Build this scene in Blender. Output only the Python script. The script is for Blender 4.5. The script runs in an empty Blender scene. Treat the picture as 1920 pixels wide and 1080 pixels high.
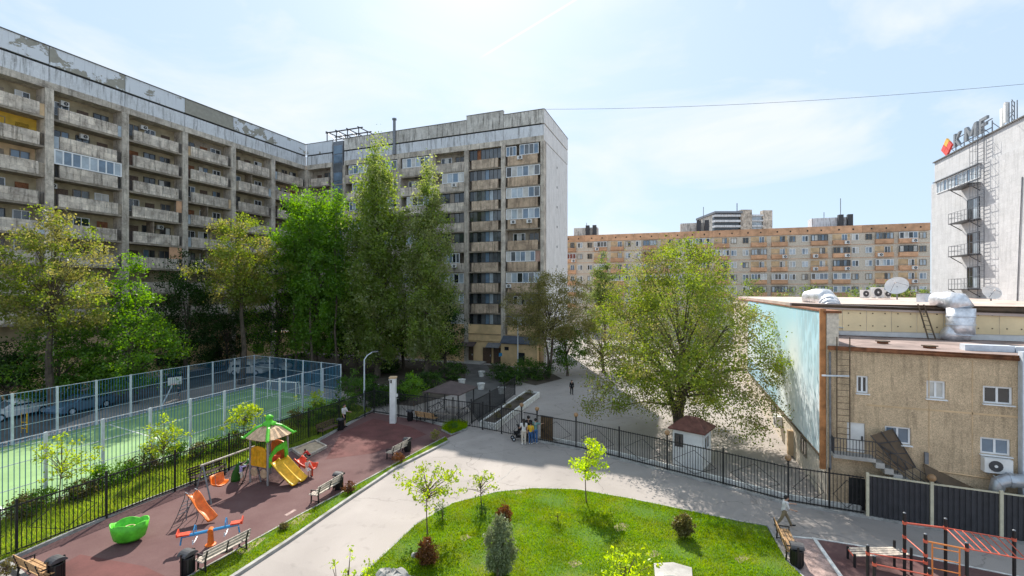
import bpy, math, random
import numpy as np
from mathutils import Vector, Matrix
random.seed(7)
R = math.radians
# ------------------------------------------------------------------ camera, sky, sun, exposure
SC = bpy.context.scene
F, CX, HZ, H = 850.0, 960.0, 545.0, 10.5          # focal length in photo pixels, centre column, horizon row, camera height
cam_d = bpy.data.cameras.new('camera'); cam = bpy.data.objects.new('camera', cam_d)
SC.collection.objects.link(cam); SC.camera = cam
cam.location = (0, 0, H); cam.rotation_euler = (R(90), 0, 0)
cam_d.sensor_width = 36.0; cam_d.lens = F / 1920 * 36.0
cam_d.shift_y = (HZ - 540) / 1920
cam_d.clip_start = 0.1; cam_d.clip_end = 3000
SUN_EL, SUN_AZ = 43.6, -4.8                        # azimuth from +Y, negative to the left
SKY_STRENGTH, SUN_STRENGTH, EXPOSURE = 0.15, 4.7, 0.75
world = bpy.data.worlds.new('World'); SC.world = world; world.use_nodes = True
def build_world():
    nt = world.node_tree; N = nt.nodes; L = nt.links; N.clear()
    out = N.new('ShaderNodeOutputWorld'); bg = N.new('ShaderNodeBackground'); L.new(bg.outputs[0], out.inputs[0])
    bg.inputs['Strength'].default_value = SKY_STRENGTH
    sky = N.new('ShaderNodeTexSky'); sky.sky_type = 'NISHITA'; sky.sun_disc = False
    sky.sun_elevation = R(SUN_EL); sky.sun_rotation = R(SUN_AZ)
    sky.air_density = 1.0; sky.dust_density = 2.2; sky.ozone_density = 1.0; sky.altitude = 800
    tc = N.new('ShaderNodeTexCoord')
    mp = N.new('ShaderNodeMapping'); mp.inputs['Scale'].default_value = (1.0, 1.4, 3.2); mp.inputs['Rotation'].default_value = (0.0, 0.35, 0.5)
    L.new(tc.outputs['Generated'], mp.inputs[0])
    nz = N.new('ShaderNodeTexNoise'); nz.inputs['Scale'].default_value = 2.1; nz.inputs['Detail'].default_value = 9; nz.inputs['Roughness'].default_value = 0.55; nz.inputs['Distortion'].default_value = 0.5
    L.new(mp.outputs[0], nz.inputs[0])
    cr = N.new('ShaderNodeMapRange'); cr.inputs[1].default_value = 0.46; cr.inputs[2].default_value = 0.66; cr.inputs[3].default_value = 0.0; cr.inputs[4].default_value = 0.8
    L.new(nz.outputs[0], cr.inputs[0])
    # thin milky veil over the whole sky, then cloud wisps
    veil = N.new('ShaderNodeMixRGB'); veil.inputs[0].default_value = 0.86; veil.inputs[2].default_value = (2.45, 3.15, 3.95, 1)
    L.new(sky.outputs[0], veil.inputs[1])
    cl = N.new('ShaderNodeMixRGB'); cl.inputs[2].default_value = (3.9, 4.05, 4.2, 1)
    L.new(cr.outputs[0], cl.inputs[0]); L.new(veil.outputs[0], cl.inputs[1])
    # vapour trail: a thin great-circle band, ending between two directions
    def ray(u, v): return Vector(((u - CX) / F, 1.0, (HZ - v) / F)).normalized()
    a, b = ray(898, 110), ray(1085, -4)
    n = a.cross(b).normalized(); along = (b - a).normalized(); mid = ((a + b) / 2)
    def dot(vec):
        d = N.new('ShaderNodeVectorMath'); d.operation = 'DOT_PRODUCT'; L.new(tc.outputs['Generated'], d.inputs[0]); d.inputs[1].default_value = vec; return d.outputs['Value']
    def math_(op, x, y):
        m = N.new('ShaderNodeMath'); m.operation = op
        for i, q in enumerate((x, y)):
            if isinstance(q, (int, float)): m.inputs[i].default_value = q
            elif q is not None: L.new(q, m.inputs[i])
        return m.outputs[0]
    band = N.new('ShaderNodeMapRange'); band.interpolation_type = 'SMOOTHSTEP'
    L.new(math_('ABSOLUTE', dot(n), None), band.inputs[0]); band.inputs[1].default_value = 0.0; band.inputs[2].default_value = 0.0028; band.inputs[3].default_value = 1.0; band.inputs[4].default_value = 0.0
    lo = N.new('ShaderNodeMapRange'); L.new(dot(along), lo.inputs[0]); lo.inputs[1].default_value = a.dot(along); lo.inputs[2].default_value = a.dot(along) + 0.03
    hi = N.new('ShaderNodeMapRange'); L.new(dot(along), hi.inputs[0]); hi.inputs[1].default_value = b.dot(along); hi.inputs[2].default_value = b.dot(along) + 0.2; hi.inputs[3].default_value = 1; hi.inputs[4].default_value = 0
    t = math_('MULTIPLY', math_('MULTIPLY', band.outputs[0], lo.outputs[0]), math_('MULTIPLY', hi.outputs[0], 0.8))
    tr = N.new('ShaderNodeMixRGB'); tr.inputs[2].default_value = (4.6, 4.6, 4.6, 1); L.new(t, tr.inputs[0]); L.new(cl.outputs[0], tr.inputs[1])
    L.new(tr.outputs[0], bg.inputs['Color'])
build_world()
sun_d = bpy.data.lights.new('sun', 'SUN'); sun = bpy.data.objects.new('sun', sun_d); SC.collection.objects.link(sun)
sun_d.energy = SUN_STRENGTH; sun_d.angle = R(0.55); sun_d.color = (1.0, 0.94, 0.85)
SD = Vector((math.sin(R(SUN_AZ)) * math.cos(R(SUN_EL)), math.cos(R(SUN_AZ)) * math.cos(R(SUN_EL)), math.sin(R(SUN_EL))))
sun.rotation_euler = SD.to_track_quat('Z', 'Y').to_euler(); sun.location = (0, 0, 60)
SC.view_settings.view_transform = 'Standard'; SC.view_settings.look = 'None'; SC.view_settings.gamma = 1
SC.view_settings.use_curve_mapping = False; SC.view_settings.exposure = EXPOSURE
SC.render.engine = 'CYCLES'
SC.cycles.use_denoising = True; SC.cycles.max_bounces = 7; SC.cycles.transparent_max_bounces = 8; SC.cycles.use_adaptive_sampling = True
SC.cycles.adaptive_threshold = 0.02; SC.cycles.sample_clamp_indirect = 6

# ------------------------------------------------------------------ helpers
def G(u, v, z=0.0):
    """place on the level z seen at photo pixel (u, v)"""
    y = (H - z) * F / (v - HZ); return Vector(((u - CX) / F * y, y, z))
def P(u, v, y):
    return Vector(((u - CX) / F * y, y, H - (v - HZ) / F * y))
COL = SC.collection
ORG = {}
def tag(o, label=None, cat=None, group=None, kind=None):
    if label: o['label'] = label
    if cat: o['category'] = cat
    if group: o['group'] = group
    if kind: o['kind'] = kind
    return o
def thing(name, loc, label, cat, group=None, rz=0.0):
    o = bpy.data.objects.new(name, None); COL.objects.link(o); o.empty_display_size = 0.2
    o.location = loc; o.rotation_euler = (0, 0, rz); ORG[o.name] = Vector(loc)
    return tag(o, label, cat, group)
def link(name, me, parent=None, loc=None):
    o = bpy.data.objects.new(name, me); COL.objects.link(o)
    if parent is not None: o.parent = parent
    if loc is not None: o.location = loc
    return o
class MB:
    """collects boxes, tubes and sheets; build() links them as one mesh object"""
    def __init__(s): s.v = []; s.f = []
    def raw(s, vs, fs):
        b = len(s.v); s.v += [Vector(p) for p in vs]; s.f += [tuple(i + b for i in f) for f in fs]; return s
    def hexa(s, c): return s.raw(c, [(0, 3, 2, 1), (4, 5, 6, 7), (0, 1, 5, 4), (1, 2, 6, 5), (2, 3, 7, 6), (3, 0, 4, 7)])
    def box(s, x0, x1, y0, y1, z0, z1, m=None):
        c = [Vector(p) for p in ((x0, y0, z0), (x1, y0, z0), (x1, y1, z0), (x0, y1, z0), (x0, y0, z1), (x1, y0, z1), (x1, y1, z1), (x0, y1, z1))]
        return s.hexa([m @ p for p in c] if m is not None else c)
    def bar(s, p, q, w, h=None, up=(0, 0, 1)):
        p, q = Vector(p), Vector(q); h = w if h is None else h
        d = (q - p).normalized(); u = Vector(up)
        if abs(d.dot(u)) > 0.98: u = Vector((0, 1, 0)) if abs(d.y) < 0.9 else Vector((1, 0, 0))
        a = d.cross(u).normalized() * w / 2; b = a.cross(d).normalized() * h / 2
        return s.hexa([p - a - b, q - a - b, q + a - b, p + a - b, p - a + b, q - a + b, q + a + b, p + a + b])
    def tube(s, pts, rad, n=8, cap=True):
        pts = [Vector(p) for p in pts]
        if not hasattr(rad, '__len__'): rad = [rad] * len(pts)
        rings = []; prev = None
        for i, p in enumerate(pts):
            d = (pts[min(i + 1, len(pts) - 1)] - pts[max(i - 1, 0)])
            d = d.normalized() if d.length > 1e-9 else Vector((0, 0, 1))
            if prev is None:
                u = Vector((0, 0, 1)) if abs(d.z) < 0.9 else Vector((1, 0, 0)); a = d.cross(u).normalized()
            else:
                a = (prev - d * prev.dot(d)); a = a.normalized() if a.length > 1e-6 else d.orthogonal().normalized()
            prev = a; b = d.cross(a)
            rings.append([p + (a * math.cos(2 * math.pi * k / n) + b * math.sin(2 * math.pi * k / n)) * rad[i] for k in range(n)])
        base = len(s.v)
        for r_ in rings: s.v += r_
        for i in range(len(rings) - 1):
            for k in range(n):
                k2 = (k + 1) % n
                s.f.append((base + i * n + k, base + i * n + k2, base + (i + 1) * n + k2, base + (i + 1) * n + k))
        if cap:
            s.f.append(tuple(base + k for k in reversed(range(n)))); s.f.append(tuple(base + (len(rings) - 1) * n + k for k in range(n)))
        return s
    def lathe(s, prof, c=(0, 0, 0), n=14, sx=1.0, sy=1.0, rot=0.0, wav=None):
        c = Vector(c); base = len(s.v); cr, sr = math.cos(rot), math.sin(rot)
        for i, (r_, z) in enumerate(prof):
            for k in range(n):
                a = 2 * math.pi * k / n; x, y = r_ * math.cos(a) * sx, r_ * math.sin(a) * sy
                dz = wav(i, a) if wav else 0
                s.v.append(c + Vector((x * cr - y * sr, x * sr + y * cr, z + dz)))
        for i in range(len(prof) - 1):
            for k in range(n):
                k2 = (k + 1) % n
                s.f.append((base + i * n + k, base + i * n + k2, base + (i + 1) * n + k2, base + (i + 1) * n + k))
        return s
    def ball(s, c, r_, n=10, sz=1.0):
        m = max(4, n // 2)
        prof = [(max(1e-4, r_ * math.sin(math.pi * i / m)), -r_ * sz * math.cos(math.pi * i / m)) for i in range(m + 1)]
        return s.lathe(prof, c, n)
    def prism(s, poly, ax, ay, o, ext):
        """extrude a 2-D outline in the plane (ax, ay) at o by the vector ext"""
        o, ax, ay, ext = Vector(o), Vector(ax), Vector(ay), Vector(ext); n = len(poly)
        a = [o + ax * x + ay * y for x, y in poly]; b = [p + ext for p in a]
        return s.raw(a + b, [tuple(range(n)), tuple(reversed(range(n, 2 * n)))] + [(i, i + n, (i + 1) % n + n, (i + 1) % n) for i in range(n)])
    def build(s, name, mat, parent=None, smooth=False, at=None):
        org = ORG.get(parent.name, Vector((0, 0, 0))) if parent is not None else (Vector(at) if at is not None else Vector((0, 0, 0)))
        me = bpy.data.meshes.new(name); me.from_pydata([tuple(p - org) for p in s.v], [], s.f); me.update()
        if smooth: me.polygons.foreach_set('use_smooth', [True] * len(me.polygons))
        me.materials.append(mat)
        o = link(name, me, parent)
        if parent is None: o.location = org
        ORG[o.name] = org
        return o
UC = {}
def unit_cube(mat):
    if mat.name not in UC:
        m = MB().box(-.5, .5, -.5, .5, -.5, .5); me = bpy.data.meshes.new('unit_piece'); me.from_pydata([tuple(p) for p in m.v], [], m.f); me.materials.append(mat); UC[mat.name] = me
    return UC[mat.name]
def piece(name, mat, parent, c, size, rz=0.0, rx=0.0):
    """one box piece that shares its mesh with all pieces of the same material"""
    o = link(name, unit_cube(mat), parent)
    o.location = Vector(c) - ORG.get(parent.name, Vector((0, 0, 0))); o.scale = size; o.rotation_euler = (rx, 0, rz)
    return o
def copy_tree(o, parent=None):
    c = o.copy(); COL.objects.link(c)
    c.parent = parent
    for ch in list(o.children): copy_tree(ch, c)
    return c
class Wall:
    """an upright plane: s runs along d from o, off is the distance out along n"""
    def __init__(s, o, d, n): s.o = Vector((o[0], o[1])); s.d = Vector((d[0], d[1])).normalized(); s.n = Vector((n[0], n[1])).normalized(); s.rz = math.atan2(s.d.y, s.d.x)
    def pt(s, a, z, off=0.0):
        p = s.o + s.d * a + s.n * off; return Vector((p.x, p.y, z))
    def uv(s, u, v, off=0.0):
        o = s.o + s.n * off; r_ = (u - CX) / F
        a = (r_ * o.y - o.x) / (s.d.x - r_ * s.d.y); y = o.y + s.d.y * a
        return a, H - (v - HZ) / F * y
    def box(s, mb, s0, s1, z0, z1, o0, o1, z2=None):
        """z2: height of the top at s1 when the top slopes"""
        t = z1 if z2 is None else z2
        return mb.hexa([s.pt(s0, z0, o0), s.pt(s1, z0, o0), s.pt(s1, z0, o1), s.pt(s0, z0, o1), s.pt(s0, z1, o0), s.pt(s1, t, o0), s.pt(s1, t, o1), s.pt(s0, z1, o1)])
    def part(s, name, mat, parent, s0, s1, z0, z1, o0, o1, z2=None):
        return s.box(MB(), s0, s1, z0, z1, o0, o1, z2).build(name, mat, parent)
    def piece(s, name, mat, parent, s0, s1, z0, z1, o0, o1):
        return piece(name, mat, parent, s.pt((s0 + s1) / 2, (z0 + z1) / 2, (o0 + o1) / 2), (abs(s1 - s0), abs(o1 - o0), z1 - z0), s.rz)
def window(W, parent, s0, s1, z0, z1, n, off, fmat, panes, t=0.07, name='window', depth=0.1, transom=None):
    mb = MB()
    W.box(mb, s0, s1, z0, z0 + t, off - .02, off + depth); W.box(mb, s0, s1, z1 - t, z1, off - .02, off + depth)
    w = (s1 - s0) / n
    for k in range(n + 1):
        c = s0 + w * k; a, b = (c, c + t) if k == 0 else ((c - t, c) if k == n else (c - t / 2, c + t / 2))
        W.box(mb, a, b, z0 + t, z1 - t, off - .02, off + depth)
    o = mb.build(name, fmat, parent)
    for k in range(n):
        a = s0 + w * k + t * .5; b = s0 + w * (k + 1) - t * .5
        W.piece('pane', panes[k % len(panes)], o, a, b, z0 + t * .8, z1 - t * .8, off - .015, off + depth * .45)
    return o

# ------------------------------------------------------------------ materials
MATS = {}
def node_mat(name):
    m = bpy.data.materials.new(name); m.use_nodes = True
    nt = m.node_tree; return m, nt, nt.nodes, nt.links, nt.nodes['Principled BSDF']
def mat(name, col, rough=0.75, var=0.18, scale=3.0, bump=0.0, bscale=None, metal=0.0, spec=0.4, col2=None, lo=0.35, hi=0.68, detail=6, stretch=(1, 1, 1), objrand=0.0, grain=0.0, gscale=60.0):
    """procedural surface: two tones mixed by noise, optional fine grain, relief and per-piece tone"""
    if name in MATS: return MATS[name]
    m, nt, N, L, b = node_mat(name)
    tc = N.new('ShaderNodeTexCoord'); geo = N.new('ShaderNodeNewGeometry')
    mp = N.new('ShaderNodeMapping'); mp.inputs['Scale'].default_value = stretch; L.new(geo.outputs['Position'], mp.inputs[0])
    nz = N.new('ShaderNodeTexNoise'); nz.inputs['Scale'].default_value = scale; nz.inputs['Detail'].default_value = detail; nz.inputs['Roughness'].default_value = 0.6
    L.new(mp.outputs[0], nz.inputs[0])
    mr = N.new('ShaderNodeMapRange'); mr.inputs[1].default_value = lo; mr.inputs[2].default_value = hi; L.new(nz.outputs[0], mr.inputs[0])
    mx = N.new('ShaderNodeMixRGB'); L.new(mr.outputs[0], mx.inputs[0])
    c2 = col2 if col2 else tuple(max(0, c * (1 - var * 1.6)) for c in col); c1 = col if col2 else tuple(min(1, c * (1 + var * .6)) for c in col)
    mx.inputs[1].default_value = (*c1, 1); mx.inputs[2].default_value = (*c2, 1)
    cur = mx.outputs[0]
    if grain:
        g = N.new('ShaderNodeTexNoise'); g.inputs['Scale'].default_value = gscale; g.inputs['Detail'].default_value = 2; L.new(geo.outputs['Position'], g.inputs[0])
        gm = N.new('ShaderNodeMapRange'); gm.inputs[1].default_value = .3; gm.inputs[2].default_value = .7; gm.inputs[3].default_value = 1 - grain; gm.inputs[4].default_value = 1 + grain; L.new(g.outputs[0], gm.inputs[0])
        mu = N.new('ShaderNodeMixRGB'); mu.blend_type = 'MULTIPLY'; mu.inputs[0].default_value = 1; L.new(cur, mu.inputs[1]); L.new(gm.outputs[0], mu.inputs[2]); cur = mu.outputs[0]
    if objrand:
        oi = N.new('ShaderNodeObjectInfo'); om = N.new('ShaderNodeMapRange'); om.inputs[3].default_value = 1 - objrand; om.inputs[4].default_value = 1 + objrand * .6; L.new(oi.outputs['Random'], om.inputs[0])
        mu = N.new('ShaderNodeMixRGB'); mu.blend_type = 'MULTIPLY'; mu.inputs[0].default_value = 1; L.new(cur, mu.inputs[1]); L.new(om.outputs[0], mu.inputs[2]); cur = mu.outputs[0]
    L.new(cur, b.inputs['Base Color'])
    b.inputs['Roughness'].default_value = rough; b.inputs['Metallic'].default_value = metal; b.inputs['Specular IOR Level'].default_value = spec
    if bump:
        bn = N.new('ShaderNodeTexNoise'); bn.inputs['Scale'].default_value = bscale or scale * 6; bn.inputs['Detail'].default_value = 5; L.new(geo.outputs['Position'], bn.inputs[0])
        bp = N.new('ShaderNodeBump'); bp.inputs['Strength'].default_value = bump; bp.inputs['Distance'].default_value = 0.03; L.new(bn.outputs[0], bp.inputs['Height']); L.new(bp.outputs[0], b.inputs['Normal'])
    MATS[name] = m; return m
def weathered(name, col, stain, streak=0.6, patch=0.5, rough=0.85, tile=None, objrand=0.12, tstr=.8, grain=0.0):
    """old concrete or stone cladding: blotches plus vertical run-off streaks, optional slab joints"""
    if name in MATS: return MATS[name]
    m, nt, N, L, b = node_mat(name); geo = N.new('ShaderNodeNewGeometry'); oi = N.new('ShaderNodeObjectInfo')
    add = N.new('ShaderNodeVectorMath'); add.operation = 'ADD'; cm = N.new('ShaderNodeVectorMath'); cm.operation = 'SCALE'
    L.new(oi.outputs['Random'], cm.inputs['Scale']); cm.inputs[0].default_value = (31, 17, 9)
    L.new(geo.outputs['Position'], add.inputs[0]); L.new(cm.outputs[0], add.inputs[1])
    def noise(sc, det, st, lo, hi, src):
        mp = N.new('ShaderNodeMapping'); mp.inputs['Scale'].default_value = st; L.new(src, mp.inputs[0])
        n_ = N.new('ShaderNodeTexNoise'); n_.inputs['Scale'].default_value = sc; n_.inputs['Detail'].default_value = det; n_.inputs['Roughness'].default_value = .65; L.new(mp.outputs[0], n_.inputs[0])
        r_ = N.new('ShaderNodeMapRange'); r_.inputs[1].default_value = lo; r_.inputs[2].default_value = hi; L.new(n_.outputs[0], r_.inputs[0]); return r_.outputs[0]
    def mixc(f, a, c, mode='MIX', amt=None):
        x = N.new('ShaderNodeMixRGB'); x.blend_type = mode
        if amt is not None:
            q = N.new('ShaderNodeMath'); q.operation = 'MULTIPLY'; L.new(f, q.inputs[0]); q.inputs[1].default_value = amt; f = q.outputs[0]
        L.new(f, x.inputs[0])
        if isinstance(a, tuple): x.inputs[1].default_value = (*a, 1)
        else: L.new(a, x.inputs[1])
        if isinstance(c, tuple): x.inputs[2].default_value = (*c, 1)
        else: L.new(c, x.inputs[2])
        return x.outputs[0]
    cur = mixc(noise(.9, 8, (1, 1, 1), .38, .66, add.outputs[0]), col, stain, amt=patch)
    cur = mixc(noise(1.6, 4, (2.2, 2.2, .22), .5, .66, add.outputs[0]), cur, tuple(c * .45 for c in stain), amt=streak)
    cur = mixc(noise(6, 5, (1, 1, 1), .5, .75, geo.outputs['Position']), cur, tuple(min(1, c * 1.35) for c in col), amt=.45)
    if tile:
        br = N.new('ShaderNodeTexBrick'); br.inputs['Scale'].default_value = 1; br.inputs['Brick Width'].default_value = tile[0]; br.inputs['Row Height'].default_value = tile[1]; br.inputs['Mortar Size'].default_value = .018
        br.inputs['Color1'].default_value = (1.1, 1.08, 1.05, 1); br.inputs['Color2'].default_value = (.72, .72, .72, 1); br.inputs['Mortar'].default_value = (.6, .58, .55, 1)
        sep = N.new('ShaderNodeSeparateXYZ'); L.new(add.outputs[0], sep.inputs[0])
        ad2 = N.new('ShaderNodeMath'); L.new(sep.outputs[0], ad2.inputs[0]); L.new(sep.outputs[1], ad2.inputs[1])
        cb = N.new('ShaderNodeCombineXYZ'); L.new(ad2.outputs[0], cb.inputs[0]); L.new(sep.outputs[2], cb.inputs[1]); L.new(cb.outputs[0], br.inputs['Vector'])
        x = N.new('ShaderNodeMixRGB'); x.blend_type = 'MULTIPLY'; x.inputs[0].default_value = tstr; L.new(cur, x.inputs[1]); L.new(br.outputs['Color'], x.inputs[2]); cur = x.outputs[0]
    if grain:
        g = noise(26, 3, (1, 1, 1), .3, .7, geo.outputs['Position']); gm = N.new('ShaderNodeMapRange'); gm.inputs[3].default_value = 1 - grain; gm.inputs[4].default_value = 1 + grain; L.new(g, gm.inputs[0])
        x = N.new('ShaderNodeMixRGB'); x.blend_type = 'MULTIPLY'; x.inputs[0].default_value = 1; L.new(cur, x.inputs[1]); L.new(gm.outputs[0], x.inputs[2]); cur = x.outputs[0]
    if objrand:
        om = N.new('ShaderNodeMapRange'); om.inputs[3].default_value = 1 - objrand; om.inputs[4].default_value = 1 + objrand; L.new(oi.outputs['Random'], om.inputs[0])
        x = N.new('ShaderNodeMixRGB'); x.blend_type = 'MULTIPLY'; x.inputs[0].default_value = 1; L.new(cur, x.inputs[1]); L.new(om.outputs[0], x.inputs[2]); cur = x.outputs[0]
    L.new(cur, b.inputs['Base Color']); b.inputs['Roughness'].default_value = rough; b.inputs['Specular IOR Level'].default_value = .25
    bn = N.new('ShaderNodeTexNoise'); bn.inputs['Scale'].default_value = 14; bn.inputs['Detail'].default_value = 6; L.new(geo.outputs['Position'], bn.inputs[0])
    bp = N.new('ShaderNodeBump'); bp.inputs['Strength'].default_value = .5; bp.inputs['Distance'].default_value = .03; L.new(bn.outputs[0], bp.inputs['Height']); L.new(bp.outputs[0], b.inputs['Normal'])
    MATS[name] = m; return m
def peeling(name, paint, under):
    """sheets of pale paint flaking off grey-brown render; how much is gone differs from piece to piece"""
    m, nt, N, L, b = node_mat(name); geo = N.new('ShaderNodeNewGeometry'); oi = N.new('ShaderNodeObjectInfo')
    n1 = N.new('ShaderNodeTexNoise'); n1.inputs['Scale'].default_value = .42; n1.inputs['Detail'].default_value = 9; n1.inputs['Roughness'].default_value = .68; n1.inputs['Distortion'].default_value = .35
    mp = N.new('ShaderNodeMapping'); mp.inputs['Scale'].default_value = (1, 1, 1.5); L.new(geo.outputs['Position'], mp.inputs[0]); L.new(mp.outputs[0], n1.inputs[0])
    th = N.new('ShaderNodeMapRange'); th.inputs[3].default_value = -.10; th.inputs[4].default_value = .17; L.new(oi.outputs['Random'], th.inputs[0])
    ad = N.new('ShaderNodeMath'); L.new(n1.outputs[0], ad.inputs[0]); L.new(th.outputs[0], ad.inputs[1])
    st = N.new('ShaderNodeMapRange'); st.inputs[1].default_value = .5; st.inputs[2].default_value = .515; L.new(ad.outputs[0], st.inputs[0])
    n2 = N.new('ShaderNodeTexNoise'); n2.inputs['Scale'].default_value = 2.5; n2.inputs['Detail'].default_value = 8; L.new(geo.outputs['Position'], n2.inputs[0])
    mu = N.new('ShaderNodeMixRGB'); L.new(n2.outputs[0], mu.inputs[0]); mu.inputs[1].default_value = (*[c * .7 for c in under], 1); mu.inputs[2].default_value = (*[c * 1.25 for c in under], 1)
    mp3 = N.new('ShaderNodeMapping'); mp3.inputs['Scale'].default_value = (3, 3, .25); L.new(geo.outputs['Position'], mp3.inputs[0])
    n3 = N.new('ShaderNodeTexNoise'); n3.inputs['Scale'].default_value = 1.5; n3.inputs['Detail'].default_value = 5; L.new(mp3.outputs[0], n3.inputs[0])
    r3 = N.new('ShaderNodeMapRange'); r3.inputs[1].default_value = .55; r3.inputs[2].default_value = .75; r3.inputs[4].default_value = .55; L.new(n3.outputs[0], r3.inputs[0])
    mpn = N.new('ShaderNodeMixRGB'); L.new(r3.outputs[0], mpn.inputs[0]); mpn.inputs[1].default_value = (*paint, 1); mpn.inputs[2].default_value = (*[c * .5 for c in paint], 1)
    mx = N.new('ShaderNodeMixRGB'); L.new(st.outputs[0], mx.inputs[0]); L.new(mpn.outputs[0], mx.inputs[1]); L.new(mu.outputs[0], mx.inputs[2])
    L.new(mx.outputs[0], b.inputs['Base Color']); b.inputs['Roughness'].default_value = .8
    bp = N.new('ShaderNodeBump'); bp.invert = True; bp.inputs['Strength'].default_value = .6; bp.inputs['Distance'].default_value = .02; L.new(st.outputs[0], bp.inputs['Height']); L.new(bp.outputs[0], b.inputs['Normal'])
    return m
def leaf_mat(name, c1, c2, trans=0.5, gloss=0.06, c3=None):
    m, nt, N, L, b = node_mat(name); N.remove(b); out = N['Material Output']
    geo = N.new('ShaderNodeNewGeometry'); cr = N.new('ShaderNodeMixRGB'); L.new(geo.outputs['Random Per Island'], cr.inputs[0])
    cr.inputs[1].default_value = (*c1, 1); cr.inputs[2].default_value = (*c2, 1)
    nz = N.new('ShaderNodeTexNoise'); nz.inputs['Scale'].default_value = .8; L.new(geo.outputs['Position'], nz.inputs[0])
    mr = N.new('ShaderNodeMapRange'); mr.inputs[1].default_value = .3; mr.inputs[2].default_value = .7; mr.inputs[3].default_value = .72; mr.inputs[4].default_value = 1.25; L.new(nz.outputs[0], mr.inputs[0])
    mu = N.new('ShaderNodeMixRGB'); mu.blend_type = 'MULTIPLY'; mu.inputs[0].default_value = 1; L.new(cr.outputs[0], mu.inputs[1]); L.new(mr.outputs[0], mu.inputs[2])
    if c3:
        n3 = N.new('ShaderNodeTexNoise'); n3.inputs['Scale'].default_value = .55; n3.inputs['Detail'].default_value = 7; n3.inputs['Roughness'].default_value = .7; L.new(geo.outputs['Position'], n3.inputs[0])
        r3 = N.new('ShaderNodeMapRange'); r3.inputs[1].default_value = .47; r3.inputs[2].default_value = .68; r3.inputs[4].default_value = .7; L.new(n3.outputs[0], r3.inputs[0])
        m3 = N.new('ShaderNodeMixRGB'); L.new(r3.outputs[0], m3.inputs[0]); L.new(mu.outputs[0], m3.inputs[1]); m3.inputs[2].default_value = (*c3, 1); mu = m3
    d = N.new('ShaderNodeBsdfDiffuse'); t = N.new('ShaderNodeBsdfTranslucent'); g = N.new('ShaderNodeBsdfGlossy'); g.inputs['Roughness'].default_value = .45
    hs = N.new('ShaderNodeHueSaturation'); hs.inputs['Hue'].default_value = .49; hs.inputs['Saturation'].default_value = 1.15; hs.inputs['Value'].default_value = 1.9; L.new(mu.outputs[0], hs.inputs['Color'])
    L.new(mu.outputs[0], d.inputs[0]); L.new(hs.outputs[0], t.inputs[0])
    ms = N.new('ShaderNodeMixShader'); ms.inputs[0].default_value = trans; L.new(d.outputs[0], ms.inputs[1]); L.new(t.outputs[0], ms.inputs[2])
    m2 = N.new('ShaderNodeMixShader'); m2.inputs[0].default_value = gloss; L.new(ms.outputs[0], m2.inputs[1]); L.new(g.outputs[0], m2.inputs[2])
    L.new(m2.outputs[0], out.inputs[0]); return m

M = {}
def asphalt_mat(name, col):
    """worn asphalt: tone patches, stains, fine grain and hairline cracks"""
    m, nt, N, L, b = node_mat(name); geo = N.new('ShaderNodeNewGeometry')
    def noise(sc, det, lo, hi, a, c, dist=0.0):
        n_ = N.new('ShaderNodeTexNoise'); n_.inputs['Scale'].default_value = sc; n_.inputs['Detail'].default_value = det; n_.inputs['Distortion'].default_value = dist; L.new(geo.outputs['Position'], n_.inputs[0])
        r_ = N.new('ShaderNodeMapRange'); r_.inputs[1].default_value = lo; r_.inputs[2].default_value = hi; r_.inputs[3].default_value = a; r_.inputs[4].default_value = c; L.new(n_.outputs[0], r_.inputs[0]); return r_.outputs[0]
    vo = N.new('ShaderNodeTexVoronoi'); vo.feature = 'DISTANCE_TO_EDGE'; vo.inputs['Scale'].default_value = .16
    wv = N.new('ShaderNodeTexNoise'); wv.inputs['Scale'].default_value = .9; wv.inputs['Detail'].default_value = 6; L.new(geo.outputs['Position'], wv.inputs[0])
    ad = N.new('ShaderNodeMixRGB'); ad.blend_type = 'ADD'; ad.inputs[0].default_value = 1.6; L.new(geo.outputs['Position'], ad.inputs[1]); L.new(wv.outputs['Color'], ad.inputs[2]); L.new(ad.outputs[0], vo.inputs['Vector'])
    ck = N.new('ShaderNodeMapRange'); ck.inputs[1].default_value = .0; ck.inputs[2].default_value = .0045; ck.inputs[3].default_value = .66; ck.inputs[4].default_value = 1; L.new(vo.outputs['Distance'], ck.inputs[0])
    vc = N.new('ShaderNodeTexVoronoi'); vc.inputs['Scale'].default_value = .09; L.new(geo.outputs['Position'], vc.inputs['Vector'])
    sp = N.new('ShaderNodeSeparateColor'); L.new(vc.outputs['Color'], sp.inputs[0]); pt = N.new('ShaderNodeMapRange'); pt.inputs[3].default_value = .93; pt.inputs[4].default_value = 1.05; L.new(sp.outputs[0], pt.inputs[0])
    cur = None
    for f in (noise(.22, 7, .32, .7, 1.1, .84, .6), noise(1.7, 6, .58, .74, 1.0, .80, .4), noise(48, 2, .3, .7, .88, 1.12), ck.outputs[0], pt.outputs[0]):
        x = N.new('ShaderNodeMixRGB'); x.blend_type = 'MULTIPLY'; x.inputs[0].default_value = 1
        if cur is None: x.inputs[1].default_value = (*col, 1)
        else: L.new(cur, x.inputs[1])
        L.new(f, x.inputs[2]); cur = x.outputs[0]
    L.new(cur, b.inputs['Base Color']); b.inputs['Roughness'].default_value = .9; b.inputs['Specular IOR Level'].default_value = .3
    bn = N.new('ShaderNodeTexNoise'); bn.inputs['Scale'].default_value = 30; bn.inputs['Detail'].default_value = 5; L.new(geo.outputs['Position'], bn.inputs[0])
    bp = N.new('ShaderNodeBump'); bp.inputs['Strength'].default_value = .3; bp.inputs['Distance'].default_value = .02; L.new(bn.outputs[0], bp.inputs['Height']); L.new(bp.outputs[0], b.inputs['Normal'])
    return m
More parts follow.
